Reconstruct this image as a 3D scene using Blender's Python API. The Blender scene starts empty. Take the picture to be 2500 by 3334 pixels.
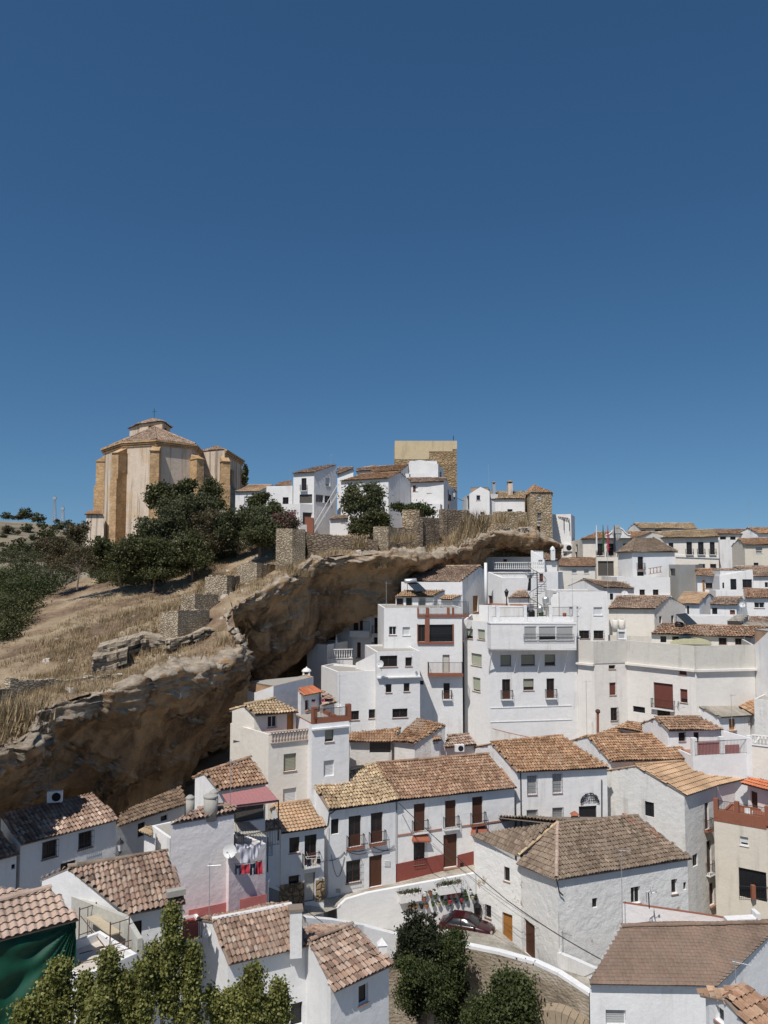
import bpy, math, random
import numpy as np
from mathutils import Vector, noise, Matrix
random.seed(7); RNG = np.random.default_rng(7)
SC = bpy.context.scene; COL = SC.collection
R = math.radians
# ---------------------------------------------------------------- camera
F, CX, CY, HZ = 2507.0, 1250.0, 1667.0, 1830.0      # focal length and horizon of the place, in picture units
TH = math.atan((HZ - CY) / F)
cam = bpy.data.objects.new('camera', bpy.data.cameras.new('camera')); COL.objects.link(cam)
cam.data.sensor_fit = 'HORIZONTAL'; cam.data.sensor_width = 36; cam.data.lens = F / 2500 * 36
cam.rotation_euler = (math.pi/2 + TH, 0, 0); cam.data.clip_end = 6000; cam.data.clip_start = .5
SC.camera = cam
CROPS = {'C1': (0,1300,.5425), 'C2': (800,1350,.4219), 'C3': (1400,1400,.3014), 'C4': (1850,1600,.3918),
 'D1': (0,1900,.5425), 'D2': (950,1800,.3617), 'D3': (1450,1800,.3315), 'D4': (1850,1900,.3918),
 'E1': (0,2500,.3918), 'E2': (600,2200,.3315), 'E3': (850,2500,.4521), 'E4': (1500,2450,.3315),
 'F1': (1950,2350,.3315), 'F2': (450,2850,.5425), 'F3': (1050,2750,.4219), 'F4': (1650,2750,.5124), 'S': (0,0,1)}
CUR = CROPS['S']
def crop(k):
    global CUR
    CUR = CROPS[k]
def ray(x, y):
    u = CUR[0] + x*CUR[2]; v = CUR[1] + y*CUR[2]
    zc = -(v-CY)/F
    d = Vector(((u-CX)/F, math.cos(TH) - zc*math.sin(TH), math.sin(TH) + zc*math.cos(TH)))
    return d / d.y
def P(x, y, Y): return ray(x, y) * Y
def lev(x, y, z): d = ray(x, y); return d * (z/d.z)          # where the line of sight meets height z
def V2(p): return Vector((p.x, p.y, 0))
UP = Vector((0,0,1))
def hit(x, y, p, n):                                          # line of sight meets a plane
    d = ray(x, y); return d * (p.dot(n) / d.dot(n))
# ---------------------------------------------------------------- tags
def tag(o, label, cat, group=None, kind=None):
    if label: o['label'] = label
    if cat: o['category'] = cat
    if group: o['group'] = group
    o['kind'] = kind or 'thing'
    return o
def struct(o): o['kind'] = 'structure'; return o
def thing(name, label, cat, loc=(0,0,0), group=None):
    o = bpy.data.objects.new(name, None); COL.objects.link(o); o.location = loc; o.empty_display_size = .5
    return tag(o, label, cat, group)
def link(name, me, parent=None):
    o = bpy.data.objects.new(name, me); COL.objects.link(o)
    if parent is not None:
        o.parent = parent
        off = Vector(parent.location); q = parent
        while q.parent: q = q.parent; off = off + Vector(q.location)
        if off.length > 0: me.transform(Matrix.Translation(-off))
    return o
# ---------------------------------------------------------------- materials
MATS = {}
def newmat(name):
    m = bpy.data.materials.new(name); m.use_nodes = True; nt = m.node_tree; nt.nodes.clear()
    out = nt.nodes.new('ShaderNodeOutputMaterial'); b = nt.nodes.new('ShaderNodeBsdfPrincipled')
    nt.links.new(b.outputs[0], out.inputs[0]); b.inputs['Specular IOR Level'].default_value = .3
    MATS[name] = m
    return m, nt, b
def N(nt, t, **k):
    n = nt.nodes.new('ShaderNode' + t)
    for a, v in k.items():
        if hasattr(n, a): setattr(n, a, v)
        else: n.inputs[a.replace('_', ' ')].default_value = v
    return n
def ramp(nt, fac, stops, interp='LINEAR'):
    n = nt.nodes.new('ShaderNodeValToRGB'); cr = n.color_ramp; cr.interpolation = interp
    while len(cr.elements) < len(stops): cr.elements.new(.5)
    for e, (p, c) in zip(cr.elements, stops):
        e.position = p; e.color = (c, c, c, 1) if not isinstance(c, tuple) else (*c, 1)
    nt.links.new(fac, n.inputs[0]); return n.outputs[0]
def mixc(nt, f, a, b, mode='MIX'):
    n = nt.nodes.new('ShaderNodeMix'); n.data_type = 'RGBA'; n.blend_type = mode
    for s, v in ((n.inputs[0], f), (n.inputs[6], a), (n.inputs[7], b)):
        if hasattr(v, 'is_linked') or hasattr(v, 'links'): nt.links.new(v, s)
        else: s.default_value = v if not isinstance(v, tuple) else (*v, 1)
    return n.outputs[2]
def noi(nt, scale, detail=4, rough=.55, sc=(1,1,1), src='pos'):
    g = nt.nodes.new('ShaderNodeNewGeometry'); mp = nt.nodes.new('ShaderNodeMapping'); mp.inputs['Scale'].default_value = sc
    nt.links.new(g.outputs['Position'], mp.inputs[0])
    n = N(nt, 'TexNoise', Scale=scale, Detail=detail, Roughness=rough); nt.links.new(mp.outputs[0], n.inputs[0]); return n.outputs[0]
def bump(nt, b, h, strength=.3, dist=.05):
    n = N(nt, 'Bump', Strength=strength, Distance=dist); nt.links.new(h, n.inputs['Height']); nt.links.new(n.outputs[0], b.inputs['Normal'])
def plain(name, c, rough=.7, metal=0, var=.12, sc=6):
    if name in MATS: return MATS[name]
    m, nt, b = newmat(name)
    d = tuple(x*(1-var) for x in c); e = tuple(min(1, x*(1+var*.5)) for x in c)
    nt.links.new(ramp(nt, noi(nt, sc), [(.3, d), (.7, e)]), b.inputs['Base Color'])
    b.inputs['Roughness'].default_value = rough; b.inputs['Metallic'].default_value = metal
    return m
def stucco(name, c, dirt=.35, dirtc=(.30,.27,.23), bumpy=.35, peel=0):
    m, nt, b = newmat(name)
    base = ramp(nt, noi(nt, .3, 7, .6), [(.36, tuple(x*.88 for x in c)), (.46, tuple(x*.95 for x in c)), (.5, c), (.62, tuple(x*.97 for x in c))])
    fine = ramp(nt, noi(nt, 5, 6, .7), [(.25, tuple(x*.88 for x in c)), (.6, c)])
    col = mixc(nt, .45, base, fine)
    streak = noi(nt, 1.0, 6, .65, (1.6,1.6,.16)); patch = noi(nt, .22, 4)
    mm = N(nt, 'Math', operation='MULTIPLY'); nt.links.new(ramp(nt, streak, [(.52, 0.), (.75, 1.)]), mm.inputs[0]); nt.links.new(ramp(nt, patch, [(.42, 0.), (.62, 1.)]), mm.inputs[1])
    m2 = N(nt, 'Math', operation='MULTIPLY'); nt.links.new(mm.outputs[0], m2.inputs[0]); m2.inputs[1].default_value = dirt
    col = mixc(nt, m2.outputs[0], col, dirtc)
    if name == 'churchwall':
        v_ = ramp(nt, noi(nt, 1.0, 5, .6, (.9,.9,.035)), [(.5, 0.), (.62, .75)]); col = mixc(nt, v_, col, (.20,.155,.115)); oc = ramp(nt, noi(nt, .16, 5), [(.56, 0.), (.66, .6)]); col = mixc(nt, oc, col, (.55,.38,.22))
    if peel:
        pl = ramp(nt, noi(nt, .55, 7, .62), [(.655, 0.), (.67, 1.)])
        col = mixc(nt, pl, col, (.42,.35,.27))
    nt.links.new(col, b.inputs['Base Color']); b.inputs['Roughness'].default_value = .93; b.inputs['Specular IOR Level'].default_value = .15
    bump(nt, b, noi(nt, 1.6, 8, .62), bumpy, .12)
    return m
def tilemat(name, cols, lichen=.35, lc=(.16,.14,.11), tv=True):
    m, nt, b = newmat(name)
    uv = nt.nodes.new('ShaderNodeUVMap'); w = N(nt, 'TexWhiteNoise'); w.noise_dimensions = '2D'; nt.links.new(uv.outputs[0], w.inputs['Vector'])
    dk = {'t_grey': .78, 't_mix': 1.02, 't_yellow': .92, 't_flat': .85}.get(name, .95); cols = [tuple((x*.86+sum(q)/3*.14)*1.07 for x in q) for q in cols] if name in ('t_orange','t_brown','t_yellow','t_tan') else cols; cols = [(min(1,q[0]*dk*(.97 if name == 't_mix' else 1.03)), q[1]*dk*(1.0 if name == 't_mix' else .995), q[2]*dk*(1.1 if name == 't_mix' else .96)) for q in cols]; st = [(i/max(1, len(cols)-1), c) for i, c in enumerate(cols)]
    c = ramp(nt, w.outputs['Value'], st); sp_ = nt.nodes.new('ShaderNodeSeparateColor'); nt.links.new(w.outputs['Color'], sp_.inputs[0]); c = mixc(nt, 1., c, ramp(nt, sp_.outputs[1], [(0., (.62,.60,.58)), (.3, (.93,.92,.91)), (.8, (1.06,1.05,1.03)), (1., (1.2,1.18,1.15))]), 'MULTIPLY') if tv else c
    l = ramp(nt, noi(nt, 1.1, 7, .7), [(.45, 0.), (.72, 1.)]); mm = N(nt, 'Math', operation='MULTIPLY'); nt.links.new(l, mm.inputs[0]); mm.inputs[1].default_value = lichen
    c = mixc(nt, mm.outputs[0], c, lc)
    g_ = ramp(nt, noi(nt, .45, 5, .6), [(.32, (.66,.64,.62)), (.5, (.95,.95,.94)), (.7, (1.12,1.10,1.08))]); c = mixc(nt, 1., c, g_, 'MULTIPLY')
    f = ramp(nt, noi(nt, 14, 5, .7), [(.3, (.72,.72,.72)), (.6, (1.,1.,1.))])
    c = mixc(nt, 1., c, f, 'MULTIPLY')
    nt.links.new(c, b.inputs['Base Color']); b.inputs['Roughness'].default_value = .92; b.inputs['Specular IOR Level'].default_value = .15
    return m
stucco('white', (.785,.768,.745), .5); stucco('limewash', (.77,.765,.755), .35, bumpy=.32); stucco('cream', (.75,.70,.62), .40)
stucco('old', (.68,.66,.62), .8, bumpy=.6); stucco('pinkwash', (.77,.73,.71), .2, bumpy=.5); stucco('beige', (.66,.60,.50), .6)
stucco('peeling', (.74,.73,.70), .4, bumpy=.8, peel=1); stucco('grey', (.42,.41,.38), .4); stucco('redwash', (.25,.075,.06), .15)
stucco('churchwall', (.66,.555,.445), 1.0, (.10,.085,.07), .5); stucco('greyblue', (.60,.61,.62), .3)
tilemat('t_mix', [(.17,.11,.08),(.36,.23,.16),(.50,.37,.27),(.42,.26,.17),(.58,.47,.36)])
tilemat('t_grey', [(.22,.17,.13),(.34,.27,.21),(.42,.34,.27),(.30,.23,.18),(.47,.39,.31)], .25)
tilemat('t_yellow', [(.45,.31,.17),(.60,.46,.28),(.66,.53,.34),(.38,.24,.13),(.62,.50,.33)], .15)
tilemat('t_orange', [(.28,.14,.08),(.46,.27,.15),(.56,.36,.21),(.40,.21,.11),(.60,.44,.28)], .45, (.17,.09,.05))
tilemat('t_brown', [(.24,.13,.08),(.42,.26,.17),(.52,.35,.23),(.34,.18,.11),(.56,.42,.29)], .55, (.14,.08,.05))
tilemat('t_tan', [(.50,.31,.17),(.55,.36,.21),(.58,.40,.24),(.52,.33,.19)], .12, tv=False)
tilemat('t_rose', [(.48,.36,.29),(.52,.40,.33),(.55,.43,.36),(.50,.38,.31)], .12, (.3,.22,.18), tv=False)
tilemat('t_flat', [(.25,.19,.15),(.28,.21,.165),(.30,.22,.175),(.265,.20,.155)], .2, (.36,.20,.13), tv=False)
tilemat('t_red', [(.55,.18,.09),(.62,.22,.11),(.60,.25,.13)], .1, tv=False)
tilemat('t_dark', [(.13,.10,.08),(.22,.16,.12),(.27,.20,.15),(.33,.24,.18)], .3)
plain('mortar', (.24,.19,.15), .95); plain('wmortar', (.66,.63,.60), .95); plain('iron', (.02,.02,.022), .5); plain('rust', (.10,.045,.03), .8)
plain('brownwood', (.085,.035,.02), .6, sc=20); plain('orangewood', (.33,.15,.04), .6, sc=20); plain('palewood', (.5,.42,.3), .7)
plain('wframe', (.7,.7,.7), .5); plain('brickred', (.26,.10,.06), .85); plain('sill', (.36,.20,.14), .8); plain('metal', (.55,.56,.57), .35, .6)
plain('concrete', (.36,.34,.30), .9); plain('dish', (.62,.62,.61), .5); plain('black', (.012,.012,.012), .5); plain('plaster', (.74,.73,.71), .9)
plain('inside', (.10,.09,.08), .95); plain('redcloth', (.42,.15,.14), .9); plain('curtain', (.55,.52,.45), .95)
def glassmat():
    m, nt, b = newmat('glass'); b.inputs['Base Color'].default_value = (.016,.017,.02,1); b.inputs['Roughness'].default_value = .18; b.inputs['Specular IOR Level'].default_value = .4
glassmat()
def slat(name, c, per=18.):
    m, nt, b = newmat(name)
    g = nt.nodes.new('ShaderNodeNewGeometry'); w = N(nt, 'TexWave', Scale=per/6.28*1.0, Distortion=0.0); w.bands_direction = 'Z'; nt.links.new(g.outputs['Position'], w.inputs[0])
    nt.links.new(ramp(nt, w.outputs[1], [(0., tuple(x*.62 for x in c)), (.5, c)]), b.inputs['Base Color']); b.inputs['Roughness'].default_value = .6
    bump(nt, b, w.outputs[1], .4, .02)
slat('blind_brown', (.17,.055,.04)); slat('blind_olive', (.34,.335,.25)); slat('blind_green', (.42,.45,.33)); slat('blind_white', (.66,.66,.65)); slat('blind_grey', (.42,.42,.41))
# ---------------------------------------------------------------- mesh builder
class MB:
    def __init__(s): s.v = []; s.f = []; s.mi = []; s.ms = []; s.cur = 0
    def m(s, name):
        if name not in s.ms: s.ms.append(name)
        s.cur = s.ms.index(name); return s
    def face(s, pts):
        n = len(s.v); s.v += [tuple(p) for p in pts]; s.f.append(tuple(range(n, n+len(pts)))); s.mi.append(s.cur); return s
    def box(s, o, a, b, c):
        o = Vector(o); a = Vector(a); b = Vector(b); c = Vector(c); n = len(s.v)
        s.v += [tuple(q) for q in (o, o+a, o+a+b, o+b, o+c, o+a+c, o+a+b+c, o+b+c)]
        for q in ((0,3,2,1),(4,5,6,7),(0,1,5,4),(1,2,6,5),(2,3,7,6),(3,0,4,7)): s.f.append(tuple(n+i for i in q)); s.mi.append(s.cur)
        return s
    def rod(s, p, q, r=.02, n=4, r2=None, caps=True):
        p = Vector(p); q = Vector(q); d = q-p
        if d.length < 1e-5: return s
        a = d.orthogonal().normalized(); b = d.cross(a).normalized(); k = len(s.v); r2 = r if r2 is None else r2
        for c, rr in ((p, r), (q, r2)):
            for i in range(n):
                t = 2*math.pi*(i+.5)/n; s.v.append(tuple(c + a*(rr*math.cos(t)) + b*(rr*math.sin(t))))
        for i in range(n):
            j = (i+1) % n; s.f.append((k+i, k+j, k+n+j, k+n+i)); s.mi.append(s.cur)
        if caps:
            s.f.append(tuple(k+i for i in range(n))[::-1]); s.mi.append(s.cur); s.f.append(tuple(k+n+i for i in range(n))); s.mi.append(s.cur)
        return s
    def line(s, pts, r=.02, n=4):
        for p, q in zip(pts, pts[1:]): s.rod(p, q, r, n)
        return s
    def lathe(s, o, prof, n=12, ax=UP):
        o = Vector(o); ax = Vector(ax).normalized(); a = ax.orthogonal().normalized(); b = ax.cross(a); k = len(s.v)
        for (r, h) in prof:
            for i in range(n):
                t = 2*math.pi*i/n; s.v.append(tuple(o + ax*h + a*(r*math.cos(t)) + b*(r*math.sin(t))))
        for j in range(len(prof)-1):
            for i in range(n):
                i2 = (i+1) % n; s.f.append((k+j*n+i, k+j*n+i2, k+(j+1)*n+i2, k+(j+1)*n+i)); s.mi.append(s.cur)
        s.f.append(tuple(k+i for i in range(n))[::-1]); s.mi.append(s.cur); s.f.append(tuple(k+(len(prof)-1)*n+i for i in range(n))); s.mi.append(s.cur)
        return s
    def prism(s, pts, z0, z1):                       # polygon in plan, extruded
        b = [Vector((p[0], p[1], z0)) for p in pts]; t = [Vector((p[0], p[1], z1)) for p in pts]; n = len(pts)
        s.face(t); s.face(b[::-1])
        for i in range(n): j = (i+1) % n; s.face((b[i], b[j], t[j], t[i]))
        return s
    def build(s, name, parent=None, mat=None, smooth=False):
        me = bpy.data.meshes.new(name); me.from_pydata(s.v, [], s.f)
        ms = [mat] if mat else (s.ms or ['white'])
        for x in ms: me.materials.append(MATS[x])
        if not mat and s.mi: me.polygons.foreach_set('material_index', s.mi)
        if smooth: me.polygons.foreach_set('use_smooth', [True]*len(me.polygons))
        me.update()
        return link(name, me, parent)
# ---------------------------------------------------------------- roofs
def clipcol(poly, s):
    ts = []
    for (a, b) in zip(poly, poly[1:]+poly[:1]):
        if (a[0]-s)*(b[0]-s) <= 0 and abs(a[0]-b[0]) > 1e-9: ts.append(a[1] + (b[1]-a[1])*(s-a[0])/(b[0]-a[0]))
    return (min(ts), max(ts)) if len(ts) >= 2 else None
PROF = {'near': (np.array([-.5,-.36,-.22,0,.22,.36,.5]), np.array([0,.15,.72,1,.72,.15,0])),
        'far': (np.array([-.5,-.28,0,.28,.5]), np.array([0,.55,1,.55,0]))}
def tiles(poly, mat, parent, sp=.25, row=.42, amp=.085, over=.14, name='roof', jit=1., skip=None, thick=.1, under='mortar'):
    E0, E1 = poly[0], poly[1]; e = (E1-E0).normalized()
    nrm = Vector((0,0,0))
    for a, b, in zip(poly, poly[1:]+poly[:1]): nrm += a.cross(b)
    if len(poly) == 3: nrm = (poly[1]-poly[0]).cross(poly[2]-poly[0])
    nrm.normalize()
    if nrm.z < 0: nrm = -nrm
    t = nrm.cross(e).normalized()
    if t.z < 0: t = -t
    st = [((p-E0).dot(e), (p-E0).dot(t)) for p in poly]
    dist = E0.length; pr = PROF['near' if dist < 75 else 'far']; k = len(pr[0])
    smin = min(a for a, b in st); smax = max(a for a, b in st); nc = max(1, int(round((smax-smin)/sp))); w = (smax-smin)/nc
    S = []; T0 = []; T1 = []; CI = []; RI = []
    for c in range(nc):
        s = smin + (c+.5)*w; r = clipcol(st, s)
        if not r: continue
        a, b = r
        if a < .05: a -= over
        j = random.random()*.06*jit; q = a + j*0; ri = 0
        while q < b-.02:
            q2 = min(b, q+row)
            if not (skip and skip((s, q))): S.append(s); T0.append(q); T1.append(q2+.04 if q2 < b else q2); CI.append(c); RI.append(ri)
            q = q2; ri += 1
    if not S: return None
    S = np.array(S); T0 = np.array(T0); T1 = np.array(T1); n = len(S)
    ev = np.array(e); tv = np.array(t); nv = np.array(nrm); o = np.array(E0)
    js = RNG.normal(0, .012*jit, n); jh = RNG.normal(0, .010*jit, n)+.012; jr = RNG.normal(0, .02*jit, n)
    px, ph = pr
    V = np.empty((n, 2, k, 3))
    for q, (tt, dh) in enumerate(((T0, .045 if amp > .04 else amp*1.1), (T1, .0))):
        ss = (S+js+(jr if q else -jr)*.5)[:, None] + px[None, :]*w*(1.03 if q == 0 else .95)
        hh = ((dh*1.35)+jh)[:, None] + ph[None, :]*amp*(1.2 if q == 0 else 1.05)*(1 if amp > .04 else .8)
        V[:, q] = o + ss[..., None]*ev + (tt[:, None, None])*tv + hh[..., None]*nv
    V = V.reshape(-1, 3); V += nv*(.05*jit*(np.sin(V[:,0]*.9+V[:,1]*.4+nc)+np.sin(V[:,1]*1.1-V[:,0]*.6)+.5*np.sin(V[:,0]*2.3+V[:,2])))[:,None]*.8
    base = (np.arange(n)*2*k)[:, None] + np.arange(k-1)[None, :]
    Fc = np.stack([base, base+1, base+k+1, base+k], -1).reshape(-1, 4)
    # lower end lip so the stepped courses are solid
    me = bpy.data.meshes.new(name)
    # slab under the tiles
    sl = MB(); pts = [poly[0]-t*min(.09,over), poly[1]-t*min(.09,over)] + list(poly[2:]); dn = nrm*-thick; up = nrm*-.03
    top = [p+up for p in pts]; bot = [p+dn for p in pts]
    sl.face(top); sl.face(bot[::-1])
    for i in range(len(pts)): j = (i+1) % len(pts); sl.face((bot[i], bot[j], top[j], top[i]))
    verts = V.tolist() + sl.v; nb = len(V); faces = Fc.tolist() + [tuple(nb+i for i in f) for f in sl.f]
    me.from_pydata(verts, [], faces); me.materials.append(MATS[mat]); me.materials.append(MATS[under])
    mi = [0]*len(Fc) + [1]*len(sl.f); me.polygons.foreach_set('material_index', mi)
    uv = me.uv_layers.new(name='UVMap'); L = len(me.loops); U = np.zeros((L, 2))
    cu = np.repeat(np.array(CI)+.5, (k-1)*4); ru = np.repeat(np.array(RI)+.5+float(nb % 97), (k-1)*4)
    U[:len(cu), 0] = cu; U[:len(ru), 1] = ru
    uv.data.foreach_set('uv', U.ravel()); me.update()
    return link(name, me, parent)
def caps(p, q, mat, parent, r=.13, name='ridge_tiles'):
    p = Vector(p); q = Vector(q); d = (q-p); L = d.length; n = max(1, int(L/.42)); d.normalize(); side = d.cross(UP).normalized(); up = side.cross(d).normalized()
    V = []; Fa = []; U = []
    for i in range(n):
        a = p + d*(L*i/n) ; b = p + d*(L*(i+1)/n+.04); jj = random.gauss(0, .01)
        k = len(V)
        for c, rr in ((a, r*1.08), (b, r*.94)):
            for h in range(6):
                t = math.pi*h/5; V.append(tuple(c + side*(rr*math.cos(t)+jj) + up*(rr*math.sin(t)*.95 - .03)))
        for h in range(5): Fa.append((k+h, k+h+1, k+6+h+1, k+6+h)); U += [(i+.5, jj*1000)]*4
    me = bpy.data.meshes.new(name); me.from_pydata(V, [], Fa); me.materials.append(MATS[mat])
    uv = me.uv_layers.new(name='UVMap'); uv.data.foreach_set('uv', np.array(U).ravel()); me.update()
    return link(name, me, parent)
# ---------------------------------------------------------------- openings
def railing(mb, p, q, h=.95, gap=.12, r=.011, top=.022, low=.08):
    p = Vector(p); q = Vector(q); d = q-p; L = d.length; n = max(1, int(L/gap)); z = Vector((0,0,h))
    mb.rod(p+z, q+z, top); mb.rod(p+UP*low, q+UP*low, r*1.3)
    for i in range(n+1): c = p + d*(i/n); mb.rod(c, c+z, r if i not in (0, n) else r*1.6, 4, caps=False)
KIND = {  # pane material, frame material, sill, extra
 'd': ('glass','brownwood','sill',''), 'k': ('glass','black',None,''), 'w': ('glass','wframe','sill',''), 'b': ('blind_brown','brownwood','sill','blind'), 'o': ('blind_olive','brownwood','sill','blind'),
 'g': ('blind_green','brownwood','sill','blind'), 's': ('blind_white','wframe','plaster','blind'), 'y': ('blind_grey','wframe','plaster','blind'), 'r': ('glass','brownwood','sill','grille'), 'R': ('blind_grey','wframe','sill','grille'),
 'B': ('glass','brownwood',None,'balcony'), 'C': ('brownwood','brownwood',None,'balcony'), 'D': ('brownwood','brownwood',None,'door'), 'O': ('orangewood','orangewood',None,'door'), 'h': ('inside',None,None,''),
 'G': ('glass','brownwood','sill','cage'), 'W': ('blind_white','wframe',None,'door'), 'E': ('glass','black',None,'door'), 'S': ('blind_brown','brownwood',None,'balcony'), 'X': ('curtain','brownwood',None,'door')}
def opening(root, kind, P0, a, o, s0, s1, z0, z1, rev):
    pm, fm, sm, ex = KIND[kind]; w = s1-s0; h = z1-z0; far = P0.length > 100
    q = Vector((P0.x, P0.y, 0)) + a*s0 + Vector((0,0,z0)); inn = -o*rev; A = a*w; H = Vector((0,0,h))
    nm = 'door' if ex == 'door' or (ex == 'balcony') else 'window'
    mb = MB(); t = .055
    if fm:
        base = q + inn; th = o*.05
        mb.box(base, a*t, th, H); mb.box(base+A-a*t, a*t, th, H); mb.box(base+a*t, A-a*2*t, th, UP*t); mb.box(base+a*t+UP*(h-t), A-a*2*t, th, UP*t)
        if ex in ('', 'balcony', 'grille', 'cage') and pm == 'glass':
            if w > .7: mb.box(base+A*.5-a*t*.5+UP*t, a*t, th, H-UP*2*t)
            if w > 1.9: mb.box(base+A*.25-a*t*.4+UP*t, a*t*.8, th, H-UP*2*t); mb.box(base+A*.75-a*t*.4+UP*t, a*t*.8, th, H-UP*2*t)
        win = mb.build(nm, root, fm)
    else:
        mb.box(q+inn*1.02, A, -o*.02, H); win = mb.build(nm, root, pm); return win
    base = q + inn + o*.015
    if pm == 'glass':
        MB().box(base, A, o*.01, H).build('pane', win, 'glass')
        if ex == 'balcony' and not far:       # wooden lower panels of the french door
            MB().box(base+o*.012+a*t, A-a*2*t, o*.012, UP*h*.38).build('door_panel', win, 'brownwood')
    elif ex == 'blind':
        fr = random.choice((.8, .9, 1., 1., .72)); MB().box(base, A, o*.01, H).build('pane', win, 'glass')
        MB().box(base+o*.012+UP*h*(1-fr), A, o*.02, UP*h*fr).build('roller_blind', win, pm)
    else:
        MB().box(base, A, o*.02, H).build('door_leaf' if ex in ('door', 'balcony') else 'shutter', win, pm)
    if sm: MB().box(q-a*.06-UP*.06+inn*.3, A+a*.12, o*(rev*.3+.07), UP*.055).build('sill', win, sm)
    if ex == 'grille' or ex == 'cage':
        g = MB(); out = .04 if ex == 'grille' else .2; n = max(3, int(w/.13))
        for i in range(n+1): c = q - a*.03 + (A+a*.06)*(i/n) + o*out; g.rod(c-UP*.04, c+H+UP*.04, .010, caps=False)
        for zz in (0., .33, .66, 1.): g.rod(q-a*.05+o*out+H*zz, q+A+a*.05+o*out+H*zz, .011)
        if ex == 'cage':
            for zz in (0., 1.):
                for ss in (0., 1.): g.rod(q+A*ss+H*zz, q+A*ss+H*zz+o*out, .012)
        g.build('grille', win, 'iron')
    if ex == 'balcony':
        d = .38; b = MB().box(q-a*.18-UP*.1+o*.003, A+a*.36, o*d, UP*.09).build('balcony', root, 'brickred' if random.random() < .4 else 'plaster')
        r_ = MB(); c0 = q-a*.16+o*(d-.03); c1 = q+A+a*.16+o*(d-.03); railing(r_, c0, c1, .95); railing(r_, c0, c0-o*(d-.04), .95); railing(r_, c1, c1-o*(d-.04), .95)
        r_.build('railing', b, 'iron')
    if kind in 'DO': MB().box(q-a*.05-UP*.12+o*.003, A+a*.1, o*.22, UP*.12).build('doorstep', win, 'sill')
    return win
def panel(mb, P0, P1, zb, zt0, zt1, ops, rev, o):
    """one wall: faces round the openings and the reveals behind them; ops = [(kind,s0,s1,z0,z1)]"""
    a = V2(P1)-V2(P0); L = a.length; a.normalize(); zm = min(zt0, zt1)
    B = Vector((P0.x, P0.y, 0))
    cl = []
    for k, s0, s1, z0, z1 in ops:
        s0 = max(.06, s0); s1 = min(L-.06, s1); z1 = min(z1, zm-.04); z0 = max(z0, zb+.02)
        if s1-s0 > .12 and z1-z0 > .12: cl.append((k, s0, s1, z0, z1))
    S = sorted({0., L} | {x for c in cl for x in c[1:3]}); Z = sorted({zb, zm} | {x for c in cl for x in c[3:5]})
    pt = lambda s, z: B + a*s + UP*z
    for i in range(len(S)-1):
        for j in range(len(Z)-1):
            sc = (S[i]+S[i+1])/2; zc = (Z[j]+Z[j+1])/2
            if any(c[1] < sc < c[2] and c[3] < zc < c[4] for c in cl): continue
            mb.face((pt(S[i], Z[j]), pt(S[i+1], Z[j]), pt(S[i+1], Z[j+1]), pt(S[i], Z[j+1])))
    if abs(zt0-zt1) > 1e-4:
        mb.face((pt(0, zm), pt(L, zm), pt(L, zt1)) if zt1 > zt0 else (pt(0, zm), pt(L, zm), pt(0, zt0)))
    inn = -o*(rev+.02)
    for k, s0, s1, z0, z1 in cl:
        c = [pt(s0, z0), pt(s1, z0), pt(s1, z1), pt(s0, z1)]
        for i in range(4): mb.face((c[i], c[(i+1) % 4], c[(i+1) % 4]+inn, c[i]+inn))
    return a, cl
FOOT = []        # (x, y, z) where houses stand, for the ground under the town
def wallset(root, segs, zb, rev=.2, mat='white', name='wall'):
    """segs = [(P0,P1,zt0,zt1,[px openings],apex or None)]"""
    mb = MB(); c = sum((V2(s[0]) for s in segs), Vector((0,0,0)))/len(segs); todo = []
    for P0, P1, z0, z1, ops, apex in segs:
        a = (V2(P1)-V2(P0)); 
        if a.length < .01: continue
        a.normalize(); o = Vector((a.y, -a.x, 0))
        if o.dot((V2(P0)+V2(P1))/2 - c) < 0: o = -o
        if ops and o.dot(V2(P0)+V2(P1)) > 0: o = -o
        lo = []
        for op in ops:
            k, x0, y0, x1, y1 = op[:5]; xm = (x0+x1)/2; ym = (y0+y1)/2
            h0 = hit(x0, ym, P0, o); h1 = hit(x1, ym, P0, o); zz = sorted((hit(xm, y0, P0, o).z, hit(xm, y1, P0, o).z))
            ss = sorted(((h0-P0).dot(a), (h1-P0).dot(a))); lo.append((k, ss[0], ss[1], zz[0], zz[1]))
        aa, cl = panel(mb, P0, P1, zb, z0, z1, lo, rev, o)
        if apex is not None:
            mb.face((Vector((P0.x, P0.y, z0)), Vector((P1.x, P1.y, z1)), apex))
        todo += [(k, P0, aa, o, s0, s1, q0, q1) for k, s0, s1, q0, q1 in cl]
    w = mb.build(name, root, mat)
    for k, P0, aa, o, s0, s1, q0, q1 in todo: opening(root, k, P0, aa, o, s0, s1, q0, q1, rev)
    return w
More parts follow.
